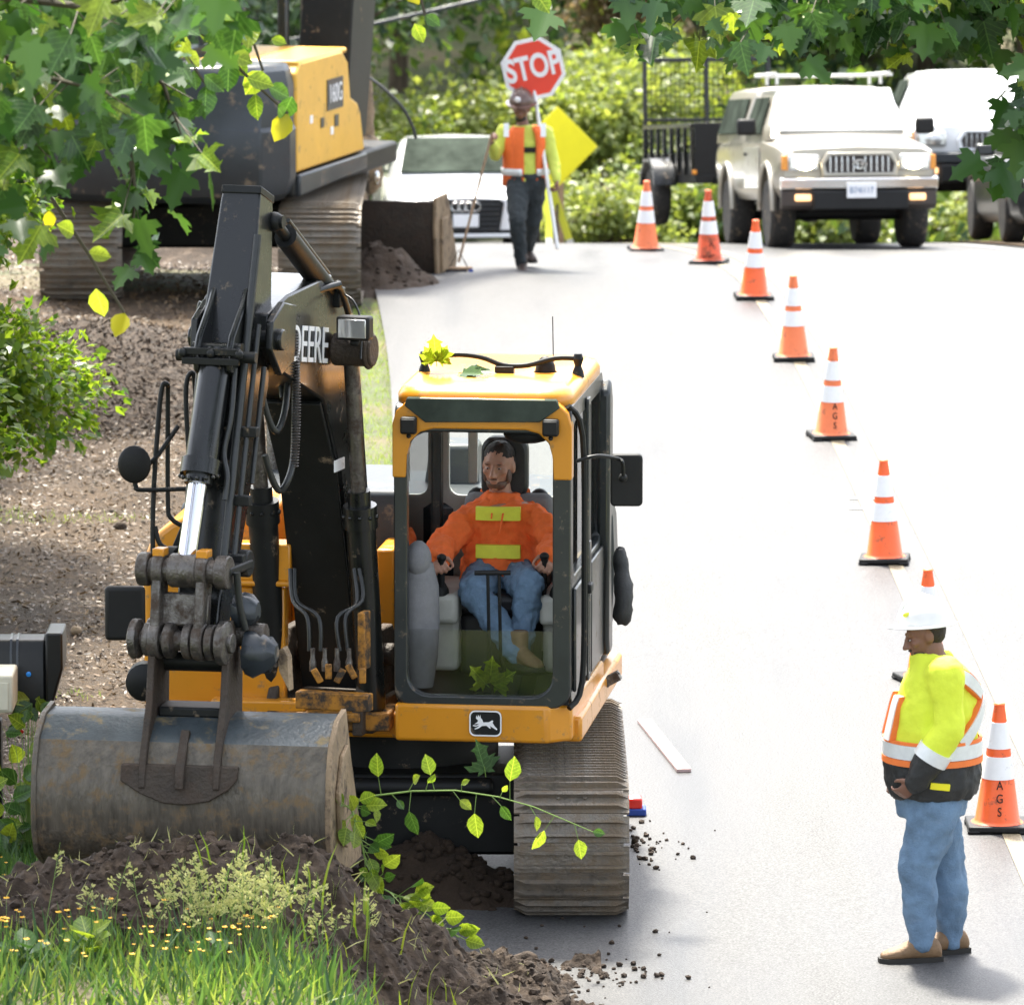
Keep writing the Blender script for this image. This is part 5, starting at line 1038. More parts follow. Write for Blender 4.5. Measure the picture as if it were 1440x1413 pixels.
mb = MB(); mb.rings([[oc + RO @ V((a, d, b_)) for a, b_ in octo(.275)] for d in (-.008, -.004)]); build('red_face', mb, M['stopred'], bd_)
text('lettering', 'STOP', .31, oc + RO @ V((0, -.012, .01)), ax, az, M['reflect'], bd_, xscale=.72, extrude=.003, offset=.009)
# ================================================================== the far excavator
FA = R(15); FC = V((-2.75, 62.6, ZR(62.6) - .02)); ff = V((math.sin(FA), math.cos(FA), 0)); fr_ = V((math.cos(FA), -math.sin(FA), 0)); RF_ = rotmat(-FA)
FX = thing('excavator', FC, 'far large excavator with dark grey counterweight and yellow side door half hidden by leaves', 'excavator', 'excavators at the roadside')
def U2(u, v, z): return FC + fr_ * u + ff * v + V((0, 0, z))
SHOE2 = shoe_mesh('track_shoe', .74, .19, M['shoe'], 3, .03)
for x in (1.03, -1.1): track(FX, FC.x + x, FC.y - 1.6, 3.1, .46, .74, .19, SHOE2, org=V((0, 0, FC.z)), frame_m='brown')
mb = MB(); mb.box(FC + V((0, 0, .62)), (1.9, 1.4, .4)); mb.lathe(FC + V((0, 0, .7)), (0, 0, 1), [(.7, 0), (.7, .35)], 28); build('undercarriage_frame', mb, M['plate'], FX, bevel=.03)
mb = MB(); mb.box(U2(0, .1, 1.1), (2.5, 3.4, .2), RF_); build('deck', mb, M['plate'], FX, bevel=.03)
cw = [(-1.27, -.9), (-1.27, -1.75), (-1.1, -2.08), (-.6, -2.26), (0, -2.32), (.6, -2.26), (1.1, -2.08), (1.27, -1.75), (1.27, -1.55), (.6, -1.0)]
mb = MB(); rows = []
for z, k in ((.98, .9), (1.05, .96), (1.2, 1.0), (1.62, 1.0), (1.66, .985), (2.02, .985), (2.15, .96), (2.21, .92)): rows.append([U2(u * k, -1.2 + (v + 1.2) * k, z) for u, v in cw])
mb.rings(rows); CW = build('counterweight', mb, M['gunmetal'], FX, bevel=.02, smooth=25)
mb = MB(); mb.box(U2(-.45, -1.45, 2.2), (1.4, 1.0, .2), RF_)
for i in range(8): mb.box(U2(-.2 + .07 * i, -1.91, 2.2), (.03, .03, .14), RF_)
build('engine_hood', mb, M['gunmetal'], FX, bevel=.02)
mb = MB(); prof = [(-1.54, 1.22), (-1.54, 2.1), (-1.42, 2.2), (-.1, 2.2), (.1, 2.08), (.18, 1.75), (.4, 1.68), (.5, 1.58), (.62, 1.25), (.62, 1.22)]
mb.prism([U2(.3, v, z) for v, z in prof], fr_ * .97); SD2 = build('side_door', mb, M['yellow2'], FX, bevel=.05, segs=3)
mb = MB(); mb.box(U2(.79, -.68, 2.19), (.94, 1.55, .05), RF_); build('hood_top', mb, M['yellow2'], FX, bevel=.02)
mb = MB(); mb.rings([[U2(u, v, z) for v, z in ((-1.5, 1.0), (-1.5, 1.2), (.66, 1.2), (.66, 1.05))] for u in (.4, 1.29)]); build('side_skirt', mb, M['gunmetal'], FX, bevel=.02)
mb = MB(); mb.box(U2(1.275, -.35, 1.83), (.01, .5, .28), RF_); LP = build('model_panel', mb, M['gunmetal'], SD2); text('lettering', '160G', .24, U2(1.284, -.35, 1.83), ff, (0, 0, 1), M['reflect'], LP, xscale=.8)
for v, z, s in ((-.75, 1.6, .1), (-.3, 1.58, .12), (-.45, 1.5, .08), (-1.1, 1.66, .08)):
    mb = MB(); mb.box(U2(1.274, v, z), (.008, s, s * .9), RF_); build('sticker', mb, M['reflect' if s < .1 else 'gunmetal'], SD2)
mb = MB(); mb.cyl(U2(.55, -.9, 2.2), U2(.55, -.9, 2.4), .07); mb.cyl(U2(.55, -.9, 2.4), U2(.55, -.9, 2.43), .08); build('air_precleaner', mb, M['amber'], FX)
mb = MB()
for u in (-.42, .56):
    for v in (-.95, .4): mb.box(U2(u, v, 2.0), (.1, .1, 1.9), RF_)
mb.box(U2(.07, -.28, 1.5), (1.05, 1.4, .7), RF_); mb.box(U2(.07, -.28, 2.95), (1.1, 1.5, .12), RF_); mb.box(U2(.2, -.96, 2.2), (.05, .05, 1.4), RF_); mb.box(U2(-.05, -.98, 2.2), (.04, .05, 1.4), RF_); CB2 = build('cab', mb, M['frame'], FX, bevel=.02)
mb = MB(); mb.box(U2(.07, -.93, 2.35), (.9, .01, 1.0), RF_); build('cab_window', mb, M['glass'], CB2)
mb = MB(); mb.box(U2(.07, .4, 2.35), (.9, .01, 1.0), RF_); build('cab_window', mb, M['glass'], CB2)
# lower end of the raised arm, behind the side door, with the muddy linkage and the bucket
mb = MB(); mb.prism([U2(.62, v, z) for v, z in ((.5, 1.3), (1.2, 4.6), (4.9, 5.4), (5.1, 5.1), (2.0, 4.2), (1.2, 1.3))], fr_ * .5); build('boom', mb, M['plate'], FX, bevel=.02)
a, b = W(452, -420, 66), W(468, 275, 66); mb = MB(); mb.bar(a, b, .58, .5, (0, 1, 0), w2=.5, h2=.35); ST2 = build('stick', mb, M['brown'], FX, bevel=.03)
for x0, x1 in ((425, 448), (452, 490)):
    mb = MB(); mb.tube([W(x0, -60, 65.6), W((x0 + x1) / 2 - 4, 130, 65.6), W(x1, 255, 65.6)], .022, 8); build('hydraulic_hose', mb, M['hose'], ST2)
mb = MB(); pts = [W(498, -300, 65.4), W(500, 0, 65.4), W(506, 100, 65.4), W(512, 190, 65.4), W(520, 265, 65.4)]; mb.tube(bez(pts), .11, 12); mb.ell(W(520, 215, 65.3), .15, 12, 8); mb.ell(W(523, 245, 65.3), (.1, .1, .18), 12, 8)
mb.v = [v + V((noise.noise(v * 5), noise.noise(v * 5 + V((3, 0, 0))), noise.noise(v * 6))) * .05 for v in mb.v]; build('bucket_link', mb, M['tan'], FX, smooth=60)
mb = MB(); mb.ell(W(530, 250, 65.2), (.03, .03, .07), 8, 6); build('link_pin', mb, M['brightmetal'], FX)
kc = W(567, 340, 64.5); hw = .38; mb = MB(); prof = [(-.35, .42), (-.38, .2), (-.3, -.25), (-.1, -.42), (.2, -.45), (.55, -.4), (.55, -.36), (.2, -.4), (-.08, -.37), (-.26, -.22), (-.33, .2), (-.3, .42)]
RB2 = rotmat(-.22); K2 = lambda x, y, z: kc + RB2 @ V((x, y, z))
mb.rings([[K2(-hw + 2 * hw * t, y, z) for y, z in prof] for t in (0, .5, 1)]); BK2 = build('bucket', mb, M['brown'], FX, smooth=40)
for x in (-hw - .03, hw):
    mb = MB(); mb.prism([K2(x, y, z) for y, z in ((-.36, .46), (-.4, .2), (-.32, -.26), (-.1, -.44), (.3, -.46), (.5, -.2), (.1, .46))], RB2 @ V((.03, 0, 0))); build('side_plate', mb, M['tan'], BK2, bevel=.006)
mb = MB(); mb.box(K2(hw + .045, -.1, .0), (.03, .25, .5), RB2); build('side_cutter', mb, M['tan'], BK2, bevel=.01)
mb = MB(); mb.tube(bez([W(498, 60, 65.3), W(508, 98, 65.2), W(540, 125, 65), W(566, 152, 64.9), W(580, 178, 64.9), W(585, 196, 64.9)]), .016, 8); build('hydraulic_hose', mb, M['hose'], FX)
mb = MB(); mb.box(U2(.62, -2.27, 1.36), (.14, .02, .05), rotmat(-FA + .3)); build('tail_reflector', mb, M['redlens'], CW)
# ================================================================== vehicles, built facing -y in their own frames
def ringx(hw, pts, y):
    r_ = [V((a * hw, y, z)) for a, z in pts]; return r_ + [V((-v.x, v.y, v.z)) for v in r_[::-1]]
def body_loft(stations):
    mb = MB(); mb.rings([ringx(1, pts, y) if not callable(y) else None for y, pts in stations]); return mb
def cut(o, cutter_mb):
    c = build('cutter', cutter_mb, M['darktrim'], None, local=True); m = o.modifiers.new('b', 'BOOLEAN'); m.operation = 'DIFFERENCE'; m.solver = 'EXACT'; m.object = c
    par = o.parent; o.parent = None; dg = bpy.context.evaluated_depsgraph_get(); me = bpy.data.meshes.new_from_object(o.evaluated_get(dg)); o.parent = par
    o.modifiers.clear(); o.data = me; bpy.data.objects.remove(c)
    me.polygons.foreach_set('use_smooth', [True] * len(me.polygons)); me.set_sharp_from_angle(angle=R(32))
def wheel(root, x, y, r, wd, rim='rim', n=6):
    s = 1 if x > 0 else -1; c = V((x, y, r)); mb = MB()
    mb.lathe(c - V((wd / 2, 0, 0)), (1, 0, 0), [(r * .6, .0), (r * .9, .0), (r * .97, wd * .1), (r, wd * .2), (r, wd * .8), (r * .97, wd * .9), (r * .9, wd), (r * .6, wd)], 32)
    W_ = build('wheel', mb, M['tyre'], root, local=True, smooth=40)
    mb = MB(); mb.lathe(c - V((wd * .3 * s, 0, 0)), (s, 0, 0), [(r * .3, 0), (r * .62, 0), (r * .64, wd * .78), (r * .57, wd * .8), (r * .52, wd * .6), (r * .2, wd * .6), (r * .12, wd * .72), (.01, wd * .72)], 28)
    for k in range(n): t = 2 * math.pi * k / n; mb.bar(c + V((s * wd * .36, 0, 0)), c + V((s * wd * .42, math.cos(t) * r * .56, math.sin(t) * r * .56)), r * .2, .03, (1, 0, 0))
    build('rim', mb, M[rim], W_, local=True, bevel=.006); return W_
def quad(name, pts, m, parent, th=.012, bevel=.004):
    p = [V(q) for q in pts]; n = (p[1] - p[0]).cross(p[2] - p[0]).normalized(); mb = MB(); mb.rings([[q + n * d for q in p] for d in (-th / 2, th / 2)]); return build(name, mb, M[m], parent, bevel=bevel, local=True)
def both(fn):
    for s in (-1, 1): fn(s)
def bx(name, c, size, m, parent, bevel=.01, rot=None):
    mb = MB(); mb.box(c, size, rot); return build(name, mb, M[m], parent, bevel=bevel, local=True)
SLOPE = -math.atan(.1)
# ---- beige pickup with a canopy
def pickup(name, loc, rz, label, paint, canopy, cat='pickup truck', rich=True, hw=.82, k=1.0, wr=.365):
    t = thing(name, loc, label, cat, 'vehicles waiting beyond the cones', rz, SLOPE); L = 5.0
    def st(y, zb, w_, zb2, zh, w2): return (y, [(.0, zb), (w_ * .9, zb), (w_ * .98, zb + .1), (w_, zb + .26), (w_ * .99, zb2 - .08), (w_ * .955, zb2), (w2, zh), (0, zh + .025)])
    S_ = [st(.02, .66, hw * .95, .98, 1.02, hw * .8), st(.1, .58, hw * .985, 1.0, 1.05, hw * .8), st(.5, .52, hw, 1.04, 1.1, hw * .78), st(1.2, .5, hw, 1.08, 1.16, hw * .8), st(1.5, .5, hw, 1.1, 1.16, hw * .86), st(3.0, .5, hw, 1.1, 1.14, hw * .88), st(4.7, .52, hw, 1.1, 1.13, hw * .88), st(L, .6, hw * .97, 1.08, 1.1, hw * .86)]
    b = build('body', body_loft(S_), M[paint], t, local=True, smooth=32)
    cm = MB()
    for y in (.95, 4.0):
        for s in (-1, 1): cm.cyl((s * (hw - .32), y, .42), (s * (hw + .3), y, .42), wr + .1, n=28)
    cut(b, cm); b.parent = t
    # cab and canopy
    top = 1.68; G_ = [(1.12, 1.12, 1.15, hw * .9, hw * .88), (1.3, 1.12, 1.33, hw * .93, hw * .85), (1.75, 1.1, top - .03, hw * .95, hw * .74), (1.95, 1.1, top, hw * .95, hw * .73), (2.9, 1.1, top, hw * .95, hw * .73)]
    if canopy: G_ += [(2.93, 1.1, top + .01, hw * .97, hw * .78), (4.9, 1.1, top + .01, hw * .97, hw * .78), (4.98, 1.1, 1.2, hw * .95, hw * .9)]
    else: G_ += [(3.05, 1.1, 1.2, hw * .95, hw * .9)]
    mb = MB(); mb.rings([ringx(1, [(0, z0), (w0, z0), (w0 * .985, z0 + (z1 - z0) * .2), (w1 * 1.03, z0 + (z1 - z0) * .82), (w1 * .96, z0 + (z1 - z0) * .94), (w1 * .75, z1), (0, z1 + .015)], y) for y, z0, z1, w0, w1 in G_]); cab = build('cab', mb, M[paint], t, local=True, smooth=45, bevel=.035, segs=3)
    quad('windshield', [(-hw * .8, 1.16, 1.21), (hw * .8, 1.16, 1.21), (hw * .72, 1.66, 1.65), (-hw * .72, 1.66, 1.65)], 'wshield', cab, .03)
    for s in (-1, 1):
        xs0, xs1 = s * hw * .958, s * hw * .79
        quad('side_window', [(xs0, 1.6, 1.19), (xs0, 2.2, 1.19), (xs1, 2.15, 1.57), (xs1 * 1.01, 1.83, 1.57)], 'wdark', cab, .02)
        quad('side_window', [(xs0, 2.28, 1.19), (xs0, 2.82, 1.19), (xs1, 2.8, 1.57), (xs1, 2.24, 1.57)], 'wdark', cab, .02)
        if canopy: quad('canopy_window', [(s * hw * .965, 3.05, 1.2), (s * hw * .965, 4.8, 1.2), (s * hw * .835, 4.7, 1.57), (s * hw * .835, 3.08, 1.57)], 'wdark', cab, .022)
        m_ = bx('mirror', (s * (hw + .12), 1.55, 1.26), (.2, .1, .17), 'darktrim', cab, .03); bx('mirror_glass', (s * (hw + .12), 1.605, 1.26), (.16, .01, .13), 'wdark', m_, 0)
        quad('door', [(s * (hw + .004), 1.45, .62), (s * (hw + .004), 2.55, .62), (s * (hw + .001), 2.55, 1.06), (s * (hw + .001), 1.45, 1.06)], paint, t, .014, .006)
        bx('door_handle', (s * (hw + .012), 2.42, .98), (.03, .12, .035), 'darktrim', t, .008)
        for y in (.95, 4.0):
            wheel(t, s * (hw - .13), y, wr, .26); mb = MB()
            mb.tube([V((s * (hw - .0), y + (wr + .11) * math.cos(a), .42 + (wr + .1) * math.sin(a))) for a in np.linspace(-.05, math.pi + .05, 15)], .03, 8); build('wheel_flare', mb, M[paint], t, local=True, smooth=60)
    mb = MB(); mb.box((0, .0, .5), (hw * 1.2, .3, .2)); mb.box((0, 2.5, .45), (hw * 1.1, 4.2, .14)); mb.cyl((-hw + .2, 4.0, .36), (hw - .2, 4.0, .36), .08); mb.cyl((-hw + .2, .95, .36), (hw - .2, .95, .36), .07); build('chassis', mb, M['darktrim'], t, local=True, bevel=.02)
    # front
    mb = MB(); mb.rings([[V((x, y - .06 + .1 * (x / hw) ** 2, z)) for z, y in ((.6, -.02), (.62, -.09), (.72, -.1), (.745, -.02))] for x in np.linspace(-hw * .99, hw * .99, 11)]); bp = build('bumper', mb, M['brightmetal' if rich else 'gunmetal'], t, local=True, bevel=.01)
    mb = MB(); mb.rings([[V((x, y - .04 + .1 * (x / hw) ** 2, z)) for z, y in ((.4, .04), (.44, -.07), (.6, -.08), (.62, .0))] for x in np.linspace(-hw * .98, hw * .98, 11)]); build('lower_bumper', mb, M['cargrille'], bp, local=True, bevel=.015)
    both(lambda s: bx('fog_lamp', (s * hw * .72, -.09, .53), (.17, .04, .07), 'foglamp', bp, .015))
    gr = [(-.34, .78), (-.36, .87), (-.3, .955), (.3, .955), (.36, .87), (.34, .78)]
    mb = MB(); ringplate(mb, lambda a, d, z: V((a, -.03 + d, z)), [(x * 1.12, .868 + (z - .868) * 1.38) for x, z in gr], gr, -.04, .08); gs = build('grille_surround', mb, M[paint], t, local=True, bevel=.01)
    mb = MB(); mb.prism([V((x, -.03, z)) for x, z in gr], (0, .05, 0)); gl = build('grille', mb, M['cargrille'], gs, local=True)
    for i in range(11): x = -.3 + .06 * i; bx('grille_bar', (x, -.035, .868), (.014, .02, .165), 'brightmetal', gl, .003) if abs(x) > .05 else None
    for s in (-1, 1):
        h = bx('headlight', (s * hw * .7, .0, .885), (.33, .1, .17), 'clearlens', t, .03); mb = MB(); mb.ell((s * hw * .68, -.05, .88), (.1, .03, .068), 14, 8); build('lamp', mb, M['lampon' if rich else 'clearlens'], h, local=True)
        bx('turn_signal', (s * hw * .93, .02, .885), (.06, .1, .15), 'amber', h, .01)
    if rich:
        mb = MB()
        for a, b_, rx in ((.068, .046, 0), (.026, .044, 1), (.05, .018, 2)):
            pts = [V((a * math.cos(q), -.065, .868 + b_ * math.sin(q) + (.018 if rx == 2 else 0))) for q in np.linspace(0, 2 * math.pi, 25)]; mb.tube(pts, .0085, 6)
        build('emblem', mb, M['brightmetal'], gl, local=True, smooth=60)
        pl = bx('licence_plate', (0, -.175, .6), (.305, .012, .155), 'reflect', bp, .004); text('lettering', 'B74I117', .088, (0, -.183, .598), (1, 0, 0), (0, 0, 1), PLATEBLUE, pl, local=True, xscale=.85)
        mb = MB()
        for y in (2.0, 2.75): mb.box((0, y, top + .12), (1.35, .05, .03)); [mb.box((s * .55, y, top + .07), (.03, .04, .09)) for s in (-1, 1)]
        for x in (-.6, .6): mb.box((x, 2.5, top + .14), (.04, 1.4, .025))
        build('roof_rack', mb, M['white'], cab, local=True, bevel=.005)
        both(lambda s: (lambda m_: (m_.tube([(s * .25 - .2, 1.2, 1.19), (s * .25 + .22, 1.26, 1.22)], .01, 6), build('wiper', m_, M['darktrim'], cab, local=True)))(MB()))
    return t
PLATEBLUE = mat('plate_blue_ink', (.12, .2, .35), .5)
def onslope(px, Z, dz=0): p = W(px, 300, Z); p.z = ZR(p.y) + dz; return p
p = onslope(1209, 69.7); p.z += .0
pickup('pickup_truck', p, R(6), 'beige pickup with a canopy and lit headlights stopped beyond the cones', 'beige', True)
# ---- trailer behind it
def trailer(loc, rz):
    t = thing('utility_trailer', loc, 'black open utility trailer with a tall mesh gate behind the beige pickup', 'trailer', None, rz, SLOPE); bx('bed', (0, 1.5, .52), (1.46, 3.1, .1), 'darktrim', t, .01)
    for s in (-1, 1):
        mb = MB(); mb.bar((s * .75, 0, 1.12), (s * .75, 3.05, 1.12), .05, .05); build('side_rail', mb, M['black'], t, local=True, bevel=.006)
        for i in range(8): bx('stake', (s * .75, .03 + i * .43, .84), (.045, .045, .54), 'black', t, .004)
        bx('side_board', (s * .725, 1.5, .68), (.02, 3.0, .26), 'darktrim', t, .004)
        mb = MB(); mb.rings([[V((s * (.88 + x), 1.5 + y, z)) for y, z in ((-.5, .45), (-.42, .62), (-.2, .76), (.2, .76), (.42, .62), (.5, .45), (.46, .45), (.38, .58), (.18, .71), (-.18, .71), (-.38, .58), (-.46, .45))] for x in (-.13, .13)]); build('mudguard', mb, M['black'], t, local=True, bevel=.01); wheel(t, s * .88, 1.5, .33, .2)
    bx('front_board', (0, -.02, .86), (1.46, .04, .58), 'darktrim', t, .006); mb = MB(); mb.bar((0, -1.2, .45), (-.5, 0, .5), .08, .08); mb.bar((0, -1.2, .45), (.5, 0, .5), .08, .08); build('tow_bar', mb, M['black'], t, local=True)
    mb = MB()
    for x in (-.73, 0, .73): mb.box((x, 3.1, 1.2), (.05, .05, 1.4))
    mb.box((0, 3.1, 1.9), (1.51, .05, .05)); mb.box((0, 3.1, 1.2), (1.46, .04, .04)); g = build('mesh_gate', mb, M['black'], t, local=True, bevel=.005); mb = MB()
    for i in range(26): x = -.71 + i * .0565; mb.box((x, 3.1, 1.25), (.007, .007, 1.3))
    for i in range(20): mb.box((0, 3.106, .62 + i * .066), (1.44, .007, .007))
    build('wire_mesh', mb, M['darktrim'], g, local=True)['kind'] = 'stuff'
    bx('marker_lamp', (-.74, -.05, .6), (.05, .03, .05), 'amber', t, .006)
p = onslope(1068, 76.5, .22); trailer(p, R(9))
# ---- white pickup and dark car at the right
p = onslope(1396, 76.6, .3); pickup('pickup_truck', p, R(2), 'white pickup at the right edge partly hidden by maple leaves', 'whitecar', False, rich=False, hw=.98, wr=.4)
def carshape(name, loc, rz, label, paint, hw, audi, z0=0):
    t = thing(name, loc, label, 'car', 'vehicles waiting beyond the cones', rz, SLOPE)
    def st(y, zb, w_, zs, zh, w2): return (y, [(0, zb), (w_ * .88, zb), (w_ * .97, zb + .1), (w_, zb + .3), (w_ * .985, zs - .06), (w_ * .94, zs), (w2, zh), (0, zh + .03)])
    S_ = [st(.0, .3, hw * .82, .62, .66, hw * .6), st(.12, .22, hw * .93, .68, .73, hw * .7), st(.45, .2, hw * .99, .74, .8, hw * .74), st(1.25, .2, hw, .86, .92, hw * .78), st(1.7, .2, hw, .9, .94, hw * .84), st(3.4, .2, hw, .94, .98, hw * .82), st(4.3, .25, hw * .97, .94, .98, hw * .8), st(4.65, .35, hw * .9, .88, .92, hw * .72)]
    b = build('body', body_loft(S_), M[paint], t, local=True, smooth=32); cm = MB()
    for y in (.9, 3.7):
        for s in (-1, 1): cm.cyl((s * (hw - .28), y, .33), (s * (hw + .3), y, .33), .38, n=28)
    cut(b, cm); b.parent = t
    G_ = [(1.2, .88, .93, hw * .84, hw * .8), (1.5, .88, 1.1, hw * .88, hw * .78), (2.0, .9, 1.4, hw * .9, hw * .68), (2.5, .92, 1.44, hw * .9, hw * .66), (3.3, .92, 1.4, hw * .9, hw * .66), (4.1, .92, 1.02, hw * .86, hw * .74)]
    mb = MB(); mb.rings([ringx(1, [(0, a), (w0, a), (w0 * .98, a + (z - a) * .25), (w1 * 1.03, a + (z - a) * .86), (w1 * .9, a + (z - a) * .97), (0, z + .01)], y) for y, a, z, w0, w1 in G_]); c = build('cabin', mb, M[paint], t, local=True, smooth=40)
    quad('windshield', [(-hw * .76, 1.25, .985), (hw * .76, 1.25, .985), (hw * .635, 1.91, 1.395), (-hw * .635, 1.91, 1.395)], 'wdark', c, .03)
    for s in (-1, 1):
        quad('side_window', [(s * hw * .885, 1.75, .98), (s * hw * .9, 3.6, 1.0), (s * hw * .72, 3.1, 1.34), (s * hw * .72, 2.15, 1.35)], 'wdark', c, .02)
        m_ = bx('mirror', (s * (hw + .08), 1.75, .98), (.2, .12, .13), paint, c, .03)
        for y in (.9, 3.7): wheel(t, s * (hw - .11), y, .335, .23)
        h = quad('headlight', [(s * hw * .5, .01, .6), (s * hw * .86, .12, .62), (s * hw * .9, .16, .7), (s * hw * .52, .03, .67)], 'clearlens', t, .03, .005)
    bx('lower_bumper', (0, .06, .25), (hw * 1.6, .16, .1), 'darktrim', t, .02)
    gp = [(-.46, .62), (-.4, .26), (.4, .26), (.46, .62), (.4, .66), (-.4, .66)]; mb = MB(); mb.prism([V((x, -.035, z)) for x, z in gp], (0, .08, 0)); g = build('grille', mb, M['darktrim'], t, local=True)
    for i in range(6): bx('grille_bar', (0, -.042, .31 + i * .058), (.8, .014, .014), 'gunmetal', g, .002)
    if audi:
        mb = MB()
        for i in range(4): mb.tube([V((-.12 + .08 * i + .053 * math.cos(q), -.06, .575 + .053 * math.sin(q))) for q in np.linspace(0, 2 * math.pi, 25)], .009, 6)
        build('emblem', mb, M['brightmetal'], g, local=True, smooth=60)
        bx('licence_plate', (-.0, -.06, .41), (.305, .012, .155), 'reflect', g, .004)
        bx('front_lip', (0, -.0, .23), (hw * 1.5, .12, .05), paint, t, .015)
    return t
p = onslope(1545, 71.5, .03); carshape('car', p, R(3), 'dark grey car at the right edge half behind leaves', 'darkcar', .9, False)
p = onslope(655, 81); carshape('car', p, R(4), 'white saloon car with four ring badge behind the far bucket', 'whitecar', .93, True)
# ================================================================== cones, signs and small things
def cone_master(loc, label):
    t = thing('traffic_cone', loc, label, 'traffic cone', 'traffic cones along the centre line'); H = .71
    mb = MB(); mb.box((0, 0, .018), (.34, .34, .036)); [mb.box((sx * .14, sy * .14, .005), (.07, .07, .02)) for sx in (-1, 1) for sy in (-1, 1)]; build('base', mb, M['rubber'], t, bevel=.012, local=True)
    r_ = lambda z: .128 - (.128 - .03) * (z / H)
    mb = MB(); mb.lathe((0, 0, .034), (0, 0, 1), [(.15, 0), (.138, .008), (r_(.03), .02), (r_(.35), .316), (r_(.52), .486), (.029, H - .05), (.034, H - .048), (.03, H - .038), (.024, H - .036), (.001, H - .036)], 28); build('cone_body', mb, M['orange'], t, local=True, smooth=50)
    for z0, z1 in ((.285, .41), (.455, .6)):
        mb = MB(); mb.lathe((0, 0, z0), (0, 0, 1), [(r_(z0) - .004, -.001), (r_(z0) + .003, 0), (r_(z1) + .003, z1 - z0), (r_(z1) - .004, z1 - z0 + .001)], 28, cap=False); build('reflective_collar', mb, M['reflect'], t, local=True, smooth=50)
    return t
CONES = [(1402, 1165, 'AGS', 'nearest traffic cone with AGS lettering standing beside the road worker in the white hard hat'), (1303, 958, '', 'traffic cone hidden behind the road worker with only its tip above his hard hat'), (1244, 790, '', 'bright red orange cone first above the white hard hat of the road worker'),
 (1169, 616, 'AGS', 'AGS lettered cone between the plain cones in the middle of the line'), (1116, 506, '', 'plain cone next above the AGS lettered middle cone'), (1060, 420, '', 'plain cone below the front wheel of the beige pickup'), (997, 371, 'X', 'cone with smudged dark marks below the rear wheel of the beige pickup'), (908, 345, '', 'last traffic cone in front of the trailer mudguard')]
cm = None
for i, (px, py, tx, lb) in enumerate(CONES):
    q = onroad(px, py); q.z = ZR(q.y) + .006
    if cm is None: cm = c = cone_master(q, lb)
    else: c = copy_tree(cm); c.location = q; c['label'] = lb
    c.rotation_euler = ((0, .01, -.015, .02, 0, .015, -.01, .02)[i], (.01, 0, -.018, .012, -.01, .02, -.015, .01)[i], (0, .3, -.1, .15, 0, .05, -.2, .1)[i]); CONES[i] = (c, tx)
for i, (c, tx) in enumerate(CONES):
    if i in (3, 4, 7):
        for ch in c.children:
            if ch.name.startswith('cone_body'): ch.data = ch.data.copy(); ch.data.materials[0] = M['orangefaded']
    if tx == 'X':
        for ch in c.children:
            if ch.name.startswith('cone_body'): ch.data = ch.data.copy(); ch.data.materials[0] = M['orangedirty']
        for z, x, s in ((.19, .045, .07), (.08, -.02, .06), (.08, .03, .06), (.09, .06, .05)): text('smudge_mark', 'A' if z > .1 else 'w', s, (x, -(.13 - .138 * z) - .004 + .03 * abs(x), z), (1, .5 * x, 0), (0, .14, 1), M['plate'], c, local=True)
    elif tx:
        for k, ch in enumerate('AGS'):
            z = .255 - .073 * k; text('lettering', ch, .07, (.004, -(.128 - .138 * z) - .004, z), (1, 0, 0), (0, .14, 1), M['plate'], c, local=True, xscale=.8, extrude=.002)
# lath on the asphalt
a, b = onroad(906, 1016), onroad(962, 1086); d = (b - a).normalized(); mb = MB(); mb.bar(a + V((0, 0, .012)), b + V((0, 0, .012)), .085, .022); place(mb, 'wooden_lath', M['lath'], (a + b) / 2, 'pinkish white wooden lath lying on the asphalt right of the near excavator', 'wooden lath', bevel=.003)
p = onroad(892, 1147); t = thing('wheel_chock', p, 'small red block with a dark blue underside beside the right track', 'block'); bx('red_top', (0, .05, .07), (.09, .12, .06), 'redlens', t, .01); bx('blue_base', (.012, .05, .022), (.11, .14, .04), 'bluebristle', t, .008)
# yellow diamond sign on a spring stand
c = W(784, 207, 84); g0 = ZR(c.y); t = thing('road_sign', V((c.x, c.y, g0)), 'fluorescent yellow diamond road sign on a folding stand behind the flagger', 'road sign')
rz = rotmat(.12); mb = MB(); ps = [(0, .5), (.5, 0), (0, -.5), (-.5, 0)]; mb.rings([[c + rz @ V((x, d, z)) for x, z in ps] for d in (-.006, .006)]); build('sign_panel', mb, M['signyellow'], t, bevel=.02)
mb = MB(); mb.tube([c + V((0, .03, .3)), V((c.x, c.y + .03, g0 + .2))], .016, 8); build('stand_post', mb, M['steel'], t)
for px0, px1 in ((768, 753), (775, 800), (770, 772)):
    a, b = W(px0, 262, 83.9), W(px1, 336, 83.5 if px1 < 800 else 84.6); mb = MB(); mb.bar(a, b, .09, .02, (0, -1, 0)); lg = build('stand_leg', mb, M['lime'], t, bevel=.004); mb = MB(); mb.bar(b, b + (b - a) * .12, .08, .03, (0, -1, 0)); build('leg_foot', mb, M['white'], lg)
c = W(786, 300, 87); mb = MB(); mb.box((c.x, c.y, ZR(c.y) + .7), (.13, .13, 1.7), None, 0, .9); place(mb, 'wooden_post', M['wood'], (c.x, c.y, ZR(c.y)), 'short weathered wooden post under the yellow diamond sign', 'post', bevel=.01)
# overhead cable
mb = MB(); mb.tube([W(380, 55, 88) + V((0, 0, -.1 + .0006 * (k - 8) ** 2)) + V((3.2 * k / 16, 1.0 * k / 16, .62 * k / 16)) for k in range(17)], .03, 8); o = place(mb, 'cable', M['gunmetal'], W(500, 25, 88), 'pale grey cable strung through the trees above the white car', 'cable')
